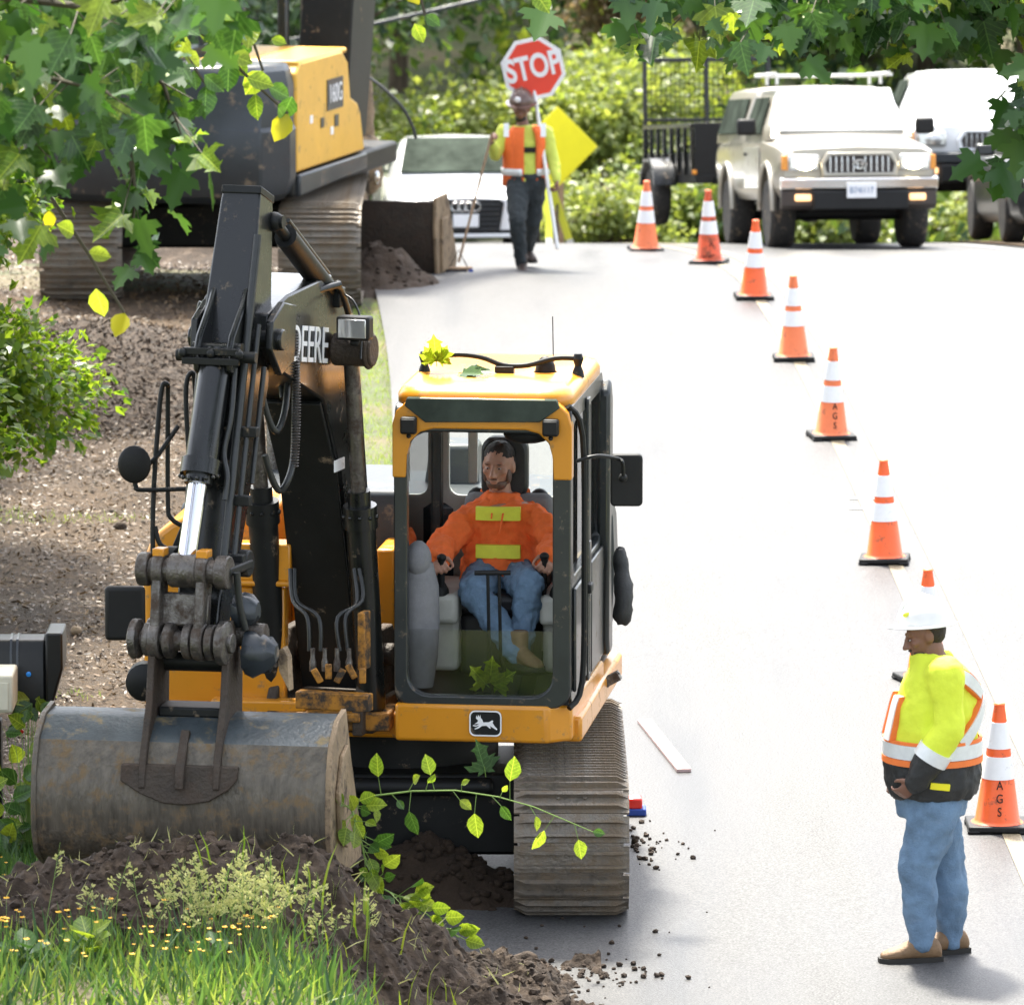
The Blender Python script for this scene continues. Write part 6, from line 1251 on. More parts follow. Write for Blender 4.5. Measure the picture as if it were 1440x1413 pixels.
# mailbox, newspaper box and their post
mp_ = W(18, 1010, 37.0); gz_ = ground_h(mp_.x, mp_.y); t = thing('mailbox', V((mp_.x, mp_.y, gz_)), 'black roadside mailbox with a flared hood on a dark post at the left edge', 'mailbox')
ZM = 37.0; q0, q1 = W(-75, 930, ZM), W(66, 930, ZM); hgt = (1000 - 897) / FPX * ZM / CP
mb = MB(); pr = [(-.14, -hgt * .45), (-.14, hgt * .3), (-.1, hgt * .46), (0, hgt * .5), (.1, hgt * .46), (.14, hgt * .3), (.14, -hgt * .45)]; mb.rings([[V((x, q0.y + a, q0.z - .05 + b_)) for a, b_ in pr] for x in (q0.x, q1.x)]); mbx = build('box', mb, M['mailblack'], t, bevel=.012)
for px in (18, 27): 
    mb = MB(); x = W(px, 0, ZM).x; mb.rings([[V((x + dx, q0.y + a * 1.03, q0.z - .05 + b_ * 1.03)) for a, b_ in pr] for dx in (-.006, .006)]); build('band', mb, M['gunmetal'], mbx)
mb = MB(); x0, x1 = q1.x + .003, W(91, 0, ZM).x; yy = q0.y; zt = q0.z + hgt * .42; mb.rings([[V((x0, yy + dy, zt + .015)), V((x1, yy + dy, zt + .015)), V((x1, yy + dy, zt - .18)), V((x0 + .05, yy + dy, zt - .33)), V((x0 + .03, yy + dy, zt - .4)), V((x0, yy + dy, zt - .4))] for dy in (-.17, .17)]); build('hood', mb, M['mailblack'], mbx, bevel=.012)
mb = MB(); c = W(43, 941, ZM); mb.lathe(V((c.x, q0.y - .152, c.z)), (0, -1, 0), [(.014, 0), (.014, .008), (.001, .012)], 12); build('blue_reflector', mb, M['bluelens'], mbx)
mb = MB(); mb.box((mp_.x - .12, mp_.y, (mp_.z + gz_) / 2 - .05), (.12, .12, mp_.z - gz_ + .1)); ps = build('post', mb, M['plate'], t, bevel=.01)
for py in (1008, 1028): mb = MB(); c = W(30, py, ZM - .15); mb.lathe(c, (0, -1, 0), [(.013, 0), (.013, .008), (.001, .011)], 12); build('red_reflector', mb, M['redlens'], ps)
mb = MB(); c = W(6, 968, ZM - .35); mb.box((c.x - .06, c.y, c.z), (.24, .36, .205)); t2 = thing('newspaper_box', V((c.x - .06, c.y, c.z - .1)), 'weathered ivory newspaper box below the black mailbox', 'newspaper box'); build('box', mb, M['ivory'], t2, bevel=.014); mb = MB(); mb.box((c.x - .06, c.y - .185, c.z - .01), (.19, .006, .15)); build('opening_lip', mb, M['ivory'], t2, bevel=.003)
# dark jacket hung on the rear of the cab
mb = MB(); a = W(868, 775, 36.9); pts = [W(870, 772, 36.9), W(874, 800, 36.9), W(877, 840, 36.85), W(875, 878, 36.85)]; mb.tube(bez(pts), [.02, .03, .035, .04, .045, .045, .045, .05, .05, .05, .05, .05, .05, .05, .045, .03], 10); mb.ell(W(872, 776, 36.9), (.025, .02, .03), 8, 6)
mb.v = [v + V((1, 1, 1)) * .012 * noise.noise(v * 22) for v in mb.v]; place(mb, 'work_jacket', M['blackcloth'], a, 'dark jacket hanging behind the cab door of the near excavator', 'jacket', smooth=60)
# ================================================================== planting
# the wood beyond the crest: individual trees and bushes
B = [  # name, px, Z, height, width, leaves, size, leaf, label, conifer
 ('leafy_bush', 640, 96, 1.9, 1.7, 5000, .16, 'bushlt', 'pale yellow green bush behind the roof of the white car', 0),
 ('leafy_bush', 230, 74, 1.7, 1.3, 6000, .13, 'dark', 'dark bush added as shade between the tracks of the far excavator', 0),  # this and the next two are added to darken the bright gap
 ('leafy_bush', 330, 76, 1.6, 1.2, 6000, .13, 'dark', 'dark bush added as shade behind the right track of the far excavator', 0),
 ('leafy_bush', 110, 73, 1.9, 1.4, 6000, .13, 'dark', 'dark bush added as shade behind the left track of the far excavator', 0),
 ('leafy_bush', 560, 94, 1.7, 1.2, 3500, .15, 'bush', 'low green bush behind the left edge of the white car', 0),
 ('leafy_bush', 830, 95, 2.4, 1.5, 6000, .15, 'bushlt', 'drooping pale green bush right of the yellow diamond sign', 0),
 ('leafy_bush', 910, 98, 2.5, 1.5, 6000, .15, 'bush', 'rounded mid green bush behind the mesh gate of the trailer', 0),
 ('leafy_bush', 850, 88, .95, .9, 3000, .11, 'bushlt', 'low bright bush at the road edge left of the first cone', 0),
 ('leafy_bush', 1000, 92, 1.2, 1.2, 3500, .12, 'bush', 'low green bush behind the trailer and truck wheels', 0),
 ('leafy_bush', 1140, 92, .9, 1.3, 3500, .12, 'bushlt', 'low bright bush seen under the beige truck', 0),
 ('leafy_bush', 1300, 94, .8, 1.4, 3500, .12, 'bushlt', 'low bright bush seen between beige truck and white pickup', 0),
 ('leafy_bush', 1120, 108, 4.6, 2.2, 8000, .17, 'lime', 'tall sunlit yellow green bush behind the beige truck roof', 0),
 ('leafy_bush', 1300, 106, 4.2, 2.0, 8000, .17, 'bush', 'tall green bush behind the white pickup', 0),
 ('leafy_bush', 1440, 104, 4.4, 1.8, 6000, .17, 'mid', 'tall mid green bush at the right end of the wood', 0),
 ('leafy_bush', 990, 109, 4.4, 1.8, 7000, .17, 'bush', 'tall green bush rising behind the trailer', 0),
 ('dry_bush', 870, 104, 3.4, 1.1, 2600, .15, 'dry', 'bleached dry brush above the yellow diamond sign', 0),
 ('dry_bush', 700, 110, 4.2, 1.2, 2200, .15, 'dry', 'brown dead brush behind the stop paddle', 0),
 ('fir_tree', 610, 116, 15, 3.6, 12000, .35, 'dark', 'dark fir with low hanging boughs left of the stop paddle', 1),
 ('fir_tree', 760, 118, 16, 3.6, 12000, .35, 'dark', 'dark fir with low boughs right of the stop paddle', 1),
 ('fir_tree', 480, 112, 15, 3.6, 12000, .35, 'dark', 'dark fir behind the muddy arm of the far excavator', 1),
 ('broadleaf_tree', 560, 104, 6, 2.2, 7000, .18, 'mid', 'mid green tree left of the dark fir boughs', 0),
 ('broadleaf_tree', 760, 116, 8, 3.0, 9000, .2, 'mid', 'mid green tree above the stop paddle', 0),
 ('broadleaf_tree', 890, 116, 8, 2.8, 9000, .2, 'bush', 'light green tree above the dry brush', 0),
 ('broadleaf_tree', 1010, 122, 10, 3.4, 9000, .22, 'mid', 'mid green tree far behind the trailer', 0),
 ('broadleaf_tree', 1200, 124, 10, 3.6, 9000, .22, 'lime', 'sunlit yellow green tree far behind the beige truck', 0),
 ('broadleaf_tree', 1400, 122, 10, 3.4, 9000, .22, 'mid', 'mid green tree far behind the white pickup', 0),
 ('broadleaf_tree', 640, 126, 11, 3.6, 9000, .24, 'mid', 'mid green tree at the back of the wood', 0),
 ('broadleaf_tree', 300, 92, 8, 3.4, 9000, .2, 'dark', 'dark tree behind the cab of the far excavator', 0),
 ('broadleaf_tree', 90, 84, 8, 3.4, 9000, .2, 'dark', 'dark tree left of the far excavator', 0),
 ('broadleaf_tree', 420, 98, 8, 3.0, 8000, .2, 'mid', 'mid green tree behind the raised boom of the far excavator', 0),
]
for i, (nm, px, Z, h, wd, n, sz, lf, lb, con) in enumerate(B):
    far_tree(nm, px, 300, Z, h, wd, n, sz, LF[lf], lb, 'bush' if 'bush' in nm else 'tree', 100 + i, conifer=con, trunk_r=.4 if con else .16)
rng = np.random.default_rng(55); n = 26000; X = rng.uniform(-14, 14, n); Y = rng.uniform(90, 124, n); k = np.array([fbm(x * .35, y * .35, 1, 3, 4) for x, y in zip(X, Y)]); keep = (k > -.12) & (np.abs(X - np.array([XC(y) for y in Y])) > 3.9); X, Y, k = X[keep], Y[keep], k[keep]
P = np.stack([X, Y, np.array([ground_h(x, y) for x, y in zip(X, Y)]) + rng.random(len(X)) ** 2 * (.9 + k)], 1)
me = np_mesh('undergrowth', scatter(T_CLUMP, P, rng.normal(size=P.shape) * .6 + np.array([0, -.3, .7]), rng.normal(size=P.shape) + np.array([0, -.4, .8]), rng.uniform(.15, .38, len(P))), T_CLUMP[1], len(T_CLUMP[0]), [LF['mid'], LF['bush'], LF['dark']], rng.choice(3, len(P), p=[.4, .25, .35]))
o = bpy.data.objects.new('undergrowth', me); COL.objects.link(o); tag(o, 'ferns and low undergrowth covering the wooded slope beyond the crest', 'undergrowth', kind='stuff')
# trees on the left of the driveway
for i, (x, y, h, wd, n, sz, lf, lb) in enumerate([(-4.3, 44.6, 4.6, 1.35, 36000, .085, 'hedge', 'sunlit leafy bush on the left edge of the gravel driveway'),
        (-5.6, 51.0, 4.6, 1.5, 16000, .1, 'lime', 'yellow green bush behind the leafy bush by the driveway'), (-3.95, 41.0, 2.7, .85, 9000, .085, 'hedge', 'lower leafy bush beside the driveway in front of the sunlit one'), (-4.55, 48.2, 5.4, 1.25, 22000, .09, 'lime', 'bright yellow green bush under the maple leaves at the left edge'), (-6.8, 56, 11, 3.4, 9000, .2, 'mid', 'mid green tree left of the far excavator tracks')]):
    far_tree('leafy_bush' if h < 6 else 'broadleaf_tree', 0, 0, 0, h, wd, n, sz, LF[lf], lb, 'bush' if h < 6 else 'tree', 300 + i, 'bushes along the driveway', base=V((x, y, 0)), trunk_r=.06 if h < 6 else .12)

# overhanging trees near the camera: trunk outside the frame, boughs and single leaves inside it
def leaf_mesh(nm, T, m):
    vs, fs = T; me = bpy.data.meshes.new(nm); me.from_pydata([tuple(v) for v in vs], [], fs); me.materials.append(m); me.polygons.foreach_set('use_smooth', [True] * len(fs)); return me
VF = dict(maple=leafmat('veined_maple_leaf', (.026, .078, .016), (.055, .125, .025), .4, .28, None, True), mapledk=leafmat('veined_dark_maple_leaf', (.014, .042, .015), (.034, .085, .027), .3, .26, None, True), lime=leafmat('veined_sunlit_leaf', (.12, .22, .025), (.22, .29, .035), .55, .35, None, True))
T_M2, T_M3 = maple_template(.05, .35, .25), maple_template(.45, -.15, .35)
LM = dict(maple=leaf_mesh('maple_leaf', T_MAPLE, VF['maple']), maple2=leaf_mesh('maple_leaf', T_M2, VF['maple']), maple3=leaf_mesh('maple_leaf', T_M3, VF['maple']), mapledk=leaf_mesh('maple_leaf', T_M2, VF['mapledk']), mapledk2=leaf_mesh('maple_leaf', T_M3, VF['mapledk']), lime=leaf_mesh('maple_leaf', T_M3, VF['lime']),
          oval=leaf_mesh('oval_leaf', T_OVAL, VF['maple']), ovallime=leaf_mesh('oval_leaf', T_OVAL, VF['lime']), yellow=leaf_mesh('oval_leaf', T_OVAL, LF['yellow']))
def put_leaf(parent, p, d, up, s, key, rel=True):
    o = bpy.data.objects.new('leaf', LM[key]); COL.objects.link(o); o.parent = parent
    d = V(d).normalized(); x = d.cross(V(up)).normalized(); z = x.cross(d); Mx = Matrix((x, d, z)).transposed() * s
    Mx = Mx.to_4x4(); Mx.translation = V(p) - (root_of(parent).location if rel else V((0, 0, 0))); o.matrix_local = Mx; return o
def overhang(name, base, height, label, boughs, seed, sizes, keys, nleaf=300, nstuff=2500, top=()):
    """boughs: polylines of world points; leaves hang along their outer parts"""
    rr = random.Random(seed); rng = np.random.default_rng(seed); root = thing(name, base, label, 'tree'); mb = MB(); b = V(base); hubs = []
    tr = limb(mb, b, b + V((.3, .2, height)), .24, .1, seed, 8, .01)
    bm2 = MB(); spots = []
    for k, (pts, wgt) in enumerate(boughs):
        pts = [V(p) for p in pts]; st = tr[min(8, int(8 * (pts[0].z - b.z) / height) - 1)] if pts[0].z - b.z < height else tr[-2]
        full = [st] + pts; bm2.tube(full, [.05] + [.03 * (1 - i / len(pts)) + .004 for i in range(1, len(full))], 6)
        for i in range(len(pts) - 1):
            for q in range(int(1.5 * wgt * (pts[i+1] - pts[i]).length)):
                t = rr.random(); c = pts[i].lerp(pts[i+1], t); off = V((rr.gauss(0, .12), rr.gauss(0, .22), rr.gauss(-.05, .1))); spots.append((c, c + off))
    rr.shuffle(spots)
    for c, p in spots[:nleaf]: bm2.tube([c, p], [.004, .002], 4)
    build('trunk', mb, M['bark'], root, smooth=60); build('branch', bm2, M['twig'], root, smooth=60)
    for c, p in spots[:nleaf]:
        d = V((rr.gauss(0, .45), rr.gauss(-.25, .35), rr.gauss(-.75, .3))); up = V((rr.gauss(0, .5), -.75 + rr.gauss(0, .4), .8))
        put_leaf(root, p, d, up, rr.uniform(*sizes), rr.choice(keys))
    rest = spots[nleaf:nleaf + nstuff]
    if rest:
        P = np.array([p for c, p in rest]); n = len(P)
        d = rng.normal(size=(n, 3)) * .4 + np.array([0, -.2, -.7]); up = rng.normal(size=(n, 3)) * .4 + np.array([0, -.6, .8])
        me = np_mesh('crown', scatter(T_MAPLE, P - np.array(base), d, up, rng.uniform(sizes[0], sizes[1], n)), T_MAPLE[1], len(T_MAPLE[0]), LF['maple'])
        o = bpy.data.objects.new('crown', me); COL.objects.link(o); o.parent = root; o['kind'] = 'stuff'
    # the crown above and out of frame, which shades the boughs
    if top:
        cs, rs = zip(*[(tuple(V(c) - b), r_) for c, r_ in top]); b3 = MB()
        for c in cs: limb(b3, tr[6] - b, c, .06, .012, int(c[0] * 50) + 3, 5)
        build('bough', b3, M['bark'], root, local=True, smooth=60)
        o = bpy.data.objects.new('upper_crown', crown_mesh('upper_crown', cs, rs, 5200, .27, T_MAPLE, LF['maple'], rng)); COL.objects.link(o); o.parent = root; o['kind'] = 'stuff'
    return root
def boughs_px(lst, Z):
    return [([W(px, py, z or Z) for px, py, z in pts], wg) for pts, wg in lst]
lt = boughs_px([
 ([(-260, -120, 27), (-40, -10, 27), (120, 10, 27), (260, -20, 27), (330, -60, 27)], 44),
 ([(-240, -60, 27.5), (-30, 60, 27.5), (70, 110, 27.5), (150, 130, 27.5)], 60),
 ([(-200, 60, 28), (-20, 140, 28), (40, 190, 28), (60, 230, 28)], 60),
 ([(-150, -150, 28.5), (60, -40, 28.5), (170, 50, 28.5), (230, 120, 28.5), (255, 190, 28.5)], 46),
 ([(-100, -120, 29), (120, 60, 29), (180, 180, 29), (190, 280, 29), (185, 330, 29)], 26),
 ([(-200, 150, 28.5), (-30, 230, 28.5), (20, 290, 28.5)], 50),
 ([(-100, -200, 28), (100, -60, 28), (240, -10, 28), (300, 30, 28)], 40),
 ([(60, -60, 28.2), (110, 20, 28.2), (110, 90, 28.2), (140, 160, 28.2)], 40),
], 28)
overhang('maple_tree', (-5.0, 33.5, ground_h(-5.0, 33.5) - .1), 8.0, 'maple with big lobed leaves hanging over the top left corner', lt, 41, (.09, .2), ['maple', 'maple2', 'mapledk', 'lime', 'maple3', 'lime'], top=[((-4.6, 33, 8.4), (1.6, 1.6, .9)), ((-3.2, 35.5, 7.2), (1.3, 1.2, .7)), ((-2.3, 36.6, 6.6), (1.1, 1.0, .5)), ((-1.6, 35.8, 7.0), (.8, .8, .4)), ((-4.4, 38, 7.8), (1.7, 1.7, .9)), ((-3.4, 41, 8.2), (1.5, 1.7, .8)), ((-4.8, 43.5, 8.5), (1.6, 1.8, .8))])
rt = boughs_px([
 ([(1700, -190, 31), (1440, -60, 31), (1300, -20, 31), (1130, -35, 31), (960, -25, 31), (850, -40, 31)], 48),
 ([(1700, -140, 31.5), (1460, 0, 31.5), (1360, 10, 31.5), (1260, -10, 31.5), (1180, -20, 31.5)], 46),
 ([(1650, 0, 31), (1500, 90, 31), (1440, 150, 31), (1420, 190, 31)], 54),
 ([(1500, -110, 30.5), (1150, -20, 30.5), (1075, 0, 30.5), (1055, 60, 30.5)], 36),
 ([(1600, -160, 32), (1250, -50, 32), (1000, -10, 32), (950, 20, 32)], 44),
 ([(1600, 60, 31.2), (1500, 190, 31.2), (1450, 240, 31.2)], 50),
 ([(1550, -100, 31.6), (1420, -20, 31.6), (1240, -10, 31.6), (1080, -20, 31.6)], 50),
], 31)
overhang('maple_tree', (6.2, 31.5, ZR(31) - .1), 6.8, 'maple with big lobed leaves hanging over the top right corner', rt, 43, (.09, .2), ['maple', 'mapledk', 'maple2', 'mapledk2', 'maple3', 'mapledk', 'lime'], top=[((3.6, 32.6, 8.0), (1.6, 1.3, .6)), ((2.0, 33.0, 7.4), (1.2, 1.0, .5)), ((5.2, 33, 8.4), (1.4, 1.4, .7)), ((.9, 32.8, 7.2), (.9, .8, .4))])
rb = boughs_px([([(300, -300, 29.5), (520, -90, 29.5), (590, -10, 29.5), (598, 22, 29.5)], 16), ([(300, -300, 29.5), (690, -80, 29.5), (752, -12, 29.5)], 6)], 29.5)
# oval leaved alder in front of the far excavator
al = boughs_px([
 ([(-150, -260, 29.5), (240, 10, 29.5), (300, 60, 29.5), (350, 110, 29.5), (405, 160, 29.5)], 22),
 ([(-150, -250, 29.5), (280, 0, 29.5), (350, 40, 29.5), (370, 100, 29.5)], 14),
 ([(-100, 60, 29.3), (60, 260, 29.3), (120, 350, 29.3), (175, 440, 29.3)], 7),
 ([(-150, -200, 29.3), (220, -10, 29.3), (250, 60, 29.3), (290, 120, 29.3)], 20)], 29.4)
def alder():
    rr = random.Random(77); base = V((-4.9, 29.6, ground_h(-4.9, 29.6) - .1)); root = thing('alder_tree', base, 'alder with small oval leaves on thin twigs hanging in front of the far excavator', 'tree')
    mb = MB(); tr = limb(mb, base, base + V((.4, 0, 6.4)), .14, .05, 5, 8, .015); b2 = MB(); lv = []
    for pts, wg in al + rb:
        b2.tube([tr[7]] + pts, [.03] + [.012 - .008 * i / len(pts) for i in range(len(pts))], 5)
        for i in range(1, len(pts) - 1):
            n = int(wg * (pts[i+1] - pts[i]).length)
            for q in range(n):
                c = pts[i].lerp(pts[i+1], (q + rr.random()) / max(n, 1)); lv.append((c + V((rr.gauss(0, .035), rr.gauss(0, .06), rr.gauss(0, .035)))))
        lv.append(pts[-1])
    build('trunk', mb, M['bark'], root, smooth=60); build('branch', b2, M['twig'], root, smooth=60)
    for p in lv: put_leaf(root, p, (rr.gauss(.2, .5), rr.gauss(-.2, .3), rr.gauss(-.6, .4)), (rr.gauss(0, .4), -1, .5), rr.uniform(.07, .14), rr.choice(['oval', 'ovallime', 'ovallime', 'oval', 'oval', 'ovallime', 'ovallime', 'yellow']))
alder()

# ------------------------------------------------------------------ grass and flowers in front
def grass(name, n, region, hts, leaf, label, seed, lean=.25, hfun=ground_h):
    rng = np.random.default_rng(seed); pts = []
    while len(pts) < n:
        x, y = rng.uniform(region[0], region[1]), rng.uniform(region[2], region[3])
        if len(region) > 4 and not region[4](x, y): continue
        pts.append((x, y, hfun(x, y) - .02))
    P = np.array(pts); d = rng.normal(size=(n, 3)) * lean; d[:, 2] = 1; up = rng.normal(size=(n, 3)); up[:, 2] = .1
    me = np_mesh(name, scatter(T_BLADE, P, d, up, rng.uniform(*hts, n)), T_BLADE[1], 5, leaf)
    o = bpy.data.objects.new(name, me); COL.objects.link(o); return tag(o, label, 'grass', kind='stuff')
front = lambda x, y: y < 31.75 + .18 * fbm(x, 0, 1.5, 2) + .2 * smooth(-2.4, -1.6, x) - .9 * smooth(-1.3, -.1, x)
grass('grass', 2100, (-3.2, -.1, 30.4, 32.2, front), (.04, .26), LF['grass'], 'bright green grass on the bank at the bottom left', 1, .6)
grass('grass', 900, (-3.2, -.3, 30.4, 32.1, front), (.16, .34), LF['grassdk'], 'darker longer grass blades on the bank at the bottom left', 2, .35)
grass('grass', 3800, (-3.3, -2.42, 34.6, 36.6), (.14, .34), LF['grassdk'], 'dark grass tuft left of the near bucket', 3, .35)
grass('grass', 5200, (-1.75, -.9, 43.5, 61, lambda x, y: abs(x - (XC(y) - 3.52)) < .2 + .08 * fbm(x, y, 2, 2)), (.03, .09), LF['lime'], 'mossy yellow green grass strip along the road edge', 4, .5)
grass('grass', 1200, (-4.5, -2.4, 36, 50, lambda x, y: fbm(x, y, .9, 2, 7) > .42), (.03, .08), LF['lime'], 'small grass tufts on the gravel driveway', 6, .5, lambda x, y: ground_h(x, y) + .03)
grass('grass', 60, (-1.5, -.25, 31.8, 32.5), (.12, .26), LF['lime'], 'tall single grass blades standing against the dark soil', 7, .12, pile_h)
grass('dry_straw', 420, (-2.9, .1, 32.0, 33.3, lambda x, y: pile_h(x, y) > ground_h(x, y) + .08), (.05, .14), LF['seed'], 'bits of dry straw and root sticking out of the dark soil heap', 8, 1.1, pile_h)
def litter(name, n, region, size, leaf, label, seed, hfun):
    rng = np.random.default_rng(seed); rr = random.Random(seed); P = []
    while len(P) < n:
        x, y = rr.uniform(*region[:2]), region[2] + (region[3] - region[2]) * rr.random() ** 1.1
        if region[4](x, y): P.append((x, y, hfun(x, y) + .012 + rr.random() * .02))
    P = np.array(P); d = rng.normal(size=(n, 3)); d[:, 2] *= .35; up = rng.normal(size=(n, 3)) * .5 + np.array([0, -.2, 1])
    me = np_mesh(name, scatter(T_CHIP, P, d, up, rng.uniform(*size, n)), T_CHIP[1], len(T_CHIP[0]), leaf)
    o = bpy.data.objects.new(name, me); COL.objects.link(o); return tag(o, label, 'ground litter', kind='stuff')
T_CHIP = np.array([(-.12, 0, 0), (.1, .05, .03), (.16, .6, -.02), (.02, 1, .04), (-.15, .7, .05)]), [[0, 1, 2], [0, 2, 4], [2, 3, 4]]
LF['litter'] = leafmat('wood_chip_litter', (.018, .0105, .0045), (.18, .112, .055), .05, .5)
dl = lambda x, y: x < XC(y) - 3.7
litter('wood_litter', 50000, (-6.0, -.9, 35.2, 66, dl), (.018, .055), LF['litter'], 'wood chips and leaf litter strewn over the gravel driveway', 31, lambda x, y: ground_h(x, y) + .02)
LF['soilbits'] = leafmat('soil_bits', (.014, .0078, .0038), (.075, .044, .022), .0, .8)
mh = lambda x, y: ground_h(x, y) - .03 + .42 * math.exp(-((x + 3.5) / 1.1) ** 2 - ((y - 55.5) / 2.2) ** 2) * 1.05
litter('soil_litter', 16000, (-6, -1.4, 51.5, 59.5, lambda x, y: mh(x, y) > ground_h(x, y) + .01), (.02, .07), LF['soilbits'], 'crumbly soil and roots covering the low bank by the far excavator', 32, mh)
def dots(name, n, region, hts, size, leaf, label, seed, k=5):
    rng = np.random.default_rng(seed); vs = []; rr = random.Random(seed); mb = MB()
    P, D, U = [], [], []
    while len(P) < n * k:
        x, y = rr.uniform(*region[:2]), rr.uniform(*region[2:4])
        if not region[4](x, y): continue
        c = V((x, y, ground_h(x, y) + rr.uniform(*hts))); mb.tube([V((x, y, ground_h(x, y))), c], [.002, .0012], 4)
        for i in range(k):
            a = i * 2 * math.pi / k; P.append(c); D.append((math.cos(a), math.sin(a) - .3, .5)); U.append((0, -.3, 1))
    me = np_mesh(name, scatter(T_OVAL, np.array(P), np.array(D), np.array(U), size * np.repeat(rng.uniform(.5, 1, n), k)), T_OVAL[1], len(T_OVAL[0]), leaf)
    o = bpy.data.objects.new(name, me); COL.objects.link(o); tag(o, label, 'flowers', kind='stuff')
    s = build('stalks', mb, M['stem']); s.parent = o
dots('yellow_flowers', 95, (-2.7, -1.1, 30.9, 32.0, front), (.15, .27), .02, LF['petal'], 'small yellow flowers among the grass at the bottom left', 11)
dots('yellow_flowers', 40, (-3.0, -2.45, 34.6, 35.9, lambda x, y: True), (.12, .3), .02, LF['petal'], 'small yellow flowers in the dark grass left of the bucket', 12)
T_SEED = oval_template(.2)
def seedheads(n, region, label, seed):
    rr = random.Random(seed); mb = MB(); P, D, U_, S_ = [], [], [], []
    for i in range(n):
        x, y = rr.gauss(*region[0]), rr.gauss(*region[1]); z = ground_h(x, y); h = rr.uniform(.25, .52); tip = V((x + rr.gauss(.02, .1), y + rr.gauss(0, .05), z + h)); b = V((x, y, z))
        mid = b.lerp(tip, .62) + V((rr.gauss(0, .02), 0, .01)); mb.tube([b, mid, tip], [.0025, .002, .001], 4)
        for q in range(rr.randint(5, 9)):            # side branches of the plume, each with its spikelets
            t = q / 8; c = mid.lerp(tip, t); d = V((rr.choice((-1, 1)) * rr.uniform(.4, 1), rr.gauss(0, .4), rr.uniform(.2, .9))).normalized(); L = (1 - .75 * t) * rr.uniform(.03, .075)
            mb.tube([c, c + d * L], [.0012, .0008], 3)
            for e in range(6): P.append(c + d * L * (.35 + .13 * e) + V((rr.gauss(0, .004), rr.gauss(0, .004), rr.gauss(0, .004)))); D.append(d + V((rr.gauss(0, .4), rr.gauss(0, .4), rr.gauss(.1, .4)))); U_.append((0, -1, .3)); S_.append(rr.uniform(.012, .022))
    me = np_mesh('grass_seed_heads', scatter(T_SEED, np.array(P), np.array(D), np.array(U_), np.array(S_)), T_SEED[1], len(T_SEED[0]), LF['seed'])
    o = bpy.data.objects.new('grass_seed_heads', me); COL.objects.link(o); tag(o, label, 'grass', kind='stuff'); s = build('stalks', mb, M['stem']); s.parent = o
seedheads(46, ((-1.36, .13), (31.75, .12)), 'pale feathery grass seed heads in front of the soil heap', 21)
seedheads(18, ((-1.0, .16), (31.9, .15)), 'few pale seed heads right of the feathery clump', 22)
seedheads(7, ((-2.0, .25), (31.8, .1)), 'single seed heads among the yellow flowers', 23)
def weed(px, py, Z, n, size, key, label, seed, ht=.1):
    rr = random.Random(seed); p = W(px, py, Z); p.z = ground_h(p.x, p.y) if Z < 40 else p.z; root = thing('weed_plant', p, label, 'plant', 'weeds in the grass'); mb = MB(); mb.tube([p, p + V((0, 0, ht))], [.005, .003], 5); build('stem', mb, M['stem'], root)
    for i in range(n):
        a = i * 2.4; put_leaf(root, p + V((0, 0, ht * (i + 1) / n)), (math.cos(a), math.sin(a) - .2, .7), (0, -.5, 1), size * rr.uniform(.7, 1.2), key)
weed(125, 1385, 32.2, 9, .17, 'ovallime', 'broad leaved bright weed standing left in the grass', 1, .15)
weed(40, 1400, 32, 8, .15, 'oval', 'broad leaved weed in the bottom left corner', 2, .12)
weed(300, 1400, 32.2, 7, .12, 'oval', 'dark leaved weed left of the seed heads', 3, .14)

# vines and leaves
def vine(pts, label, leaves, seed, key='ovallime', size=(.1, .16), up=.5):
    rr = random.Random(seed); pts = [V(p) for p in pts]; root = thing('uprooted_vine', pts[0], label, 'vine'); mb = MB(); mb.tube(pts, [.006 - .004 * i / len(pts) for i in range(len(pts))], 6); build('stem', mb, M['stem'], root)
    for i, (t, d, s) in enumerate(leaves):
        k = t * (len(pts) - 1); j = min(int(k), len(pts) - 2); p = pts[j].lerp(pts[j+1], k - j); e = p + V(d).normalized() * s * .5
        q = MB(); q.tube([p, e], [.003, .002], 4); st = build('leaf_stalk', q, M['stem'], root)
        put_leaf(root, e, V(d) + V((rr.gauss(0, .2), 0, rr.gauss(0, .1))), (rr.gauss(0, .6), -1, rr.gauss(.2, .3)), s * .64, key if rr.random() < .8 else 'oval')
ZV = 34.3
vp = [W(*p, ZV) for p in [(486, 1128), (530, 1118), (580, 1112), (640, 1111), (700, 1120), (750, 1134), (800, 1155), (826, 1166)]]
rr = random.Random(9); lv = [(.16, (-.15, -.1, 1), .19), (.36, (-.25, -.1, 1), .17), (.62, (.0, -.1, 1), .2), (.05, (-.4, -.1, .7), .16), (.06, (-.1, -.1, -1), .15), (.28, (-.1, -.2, -1), .2), (.27, (.2, -.2, .4), .12), (.42, (.4, -.2, -.5), .12), (.5, (-.1, -.1, -1), .2), (.55, (.3, -.1, -.3), .14), (.7, (.3, -.1, -.5), .12), (.8, (-.5, -.1, -.7), .18), (.9, (.2, -.1, -.8), .16), (.97, (.5, -.1, -.2), .1), (.2, (.3, -.1, -.3), .09), (.33, (.1, -.2, .4), .1), (.45, (.0, -.2, .5), .08), (.58, (.2, -.2, .5), .07), (.12, (.2, -.2, -.6), .12)]
vine(vp, 'uprooted vine arching from the bucket to the right track', lv, 3)
vp = [W(*p, 33.9) for p in [(492, 1130), (505, 1170), (515, 1215), (540, 1250), (580, 1270), (620, 1300), (645, 1318)]]
lv = [(rr.random(), (rr.gauss(.2, .6), -.5, rr.gauss(-.2, .6)), rr.uniform(.1, .19)) for i in range(58)]
vine(vp, 'leafy green vine hanging beside the right side plate of the bucket', lv, 4)
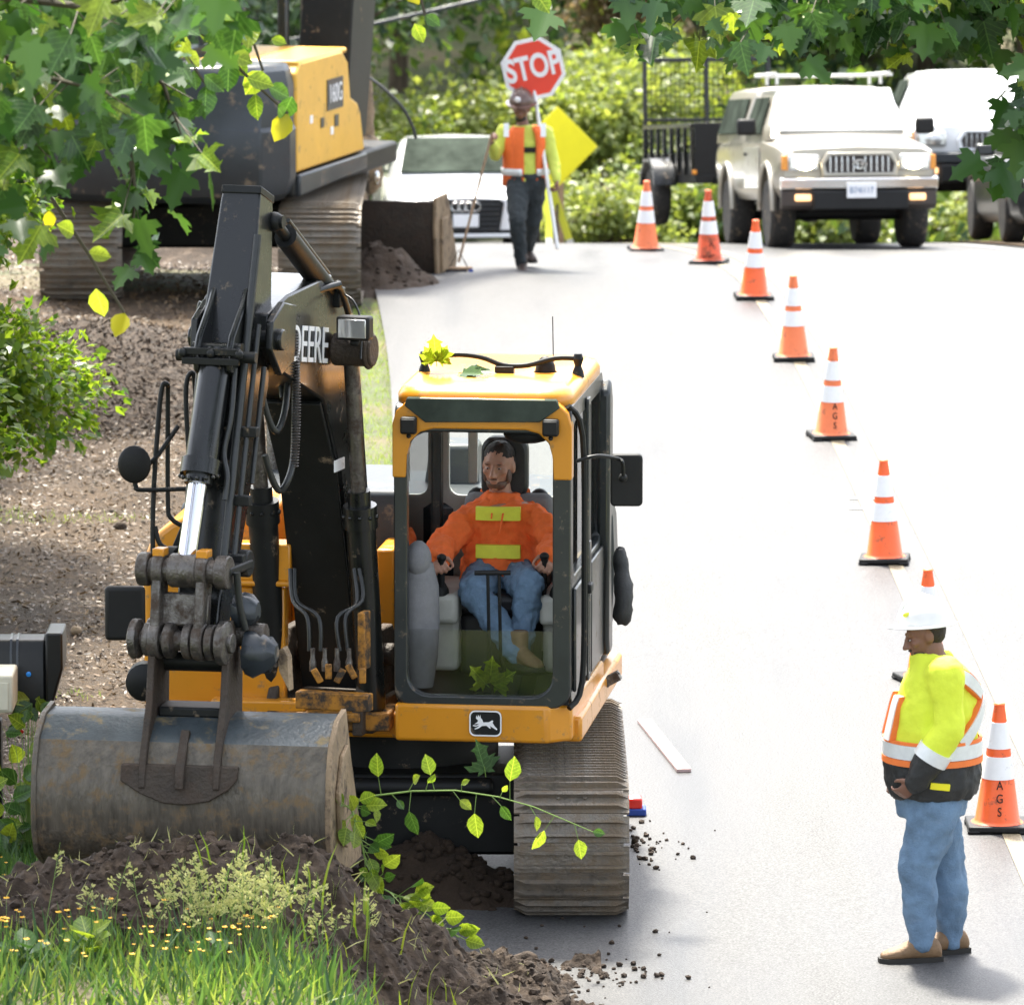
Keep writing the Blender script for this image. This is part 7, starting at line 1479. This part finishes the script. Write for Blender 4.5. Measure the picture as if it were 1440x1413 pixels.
def single_leaf(name, p, parts, label):
    root = thing(name, p, label, 'leaf', 'torn leaves on the machine'); mb = MB(); mb.tube([V(p), V(p) + V(parts[0][0]).normalized() * .06], [.003, .002], 4); build('stalk', mb, M['stem'], root)
    for d, up, s, k in parts: put_leaf(root, V(p) + V(d).normalized() * .03, d, up, s, k)
single_leaf('torn_leaf', U(.27, .38, 2.78), [((-.1, -.2, 1), (0, -1, .2), .16, 'lime'), ((-.5, -.2, .8), (0, -1, .2), .11, 'lime'), ((.4, -.2, .8), (0, -1, .2), .11, 'lime')], 'upright torn green leaf sprig on the left end of the cab roof rail')
single_leaf('torn_leaf', U(.4, .5, 2.76), [((.9, -.3, .25), (0, -.6, 1), .17, 'mapledk'), ((.6, -.5, .1), (0, -.6, 1), .14, 'maple')], 'green leaf lying flat on the cab roof')
single_leaf('torn_leaf', U(.62, .94, 1.16), [((-.6, -.3, .7), (0, -1, .3), .15, 'lime'), ((.1, -.3, 1), (0, -1, .3), .17, 'lime'), ((.8, -.2, .5), (0, -1, .3), .15, 'lime')], 'bright green maple leaf standing inside the foot of the cab windscreen')
single_leaf('torn_leaf', W(683, 1092, 35.0), [((-.1, -.3, 1), (.6, -1, .2), .17, 'mapledk')], 'pale leaf hanging below the deer emblem')
# plants round the mailbox post
def hedge_plant(p, n, rad, size, keys, label, seed, reds=0):
    rr = random.Random(seed); root = thing('leafy_plant', p, label, 'plant', 'plants round the mailbox'); mb = MB()
    for i in range(n):
        q = V(p) + V((rr.gauss(0, rad[0]), rr.gauss(0, rad[1]), rr.uniform(.1, 1) * rad[2])); mb.tube([V(p) + V((0, 0, .02)), V(p).lerp(q, .5) + V((0, 0, .08)), q], [.004, .003, .002], 4); put_leaf(root, q, (rr.gauss(0, .6), rr.gauss(-.4, .3), rr.gauss(0, .5)), (0, -1, .6), size * rr.uniform(.6, 1.3), rr.choice(keys))
    build('stem', mb, M['stem'], root)
mz = ground_h(-2.55, 36.6)
hedge_plant(V((-2.62, 36.25, mz)), 46, (.09, .08, .95), .11, ['oval', 'ovallime'], 'leafy plant climbing the mailbox post', 5)
hedge_plant(V((-2.8, 36.1, mz)), 40, (.12, .1, .5), .12, ['oval', 'oval', 'ovallime'], 'dark leafy plant at the foot of the mailbox post', 6)
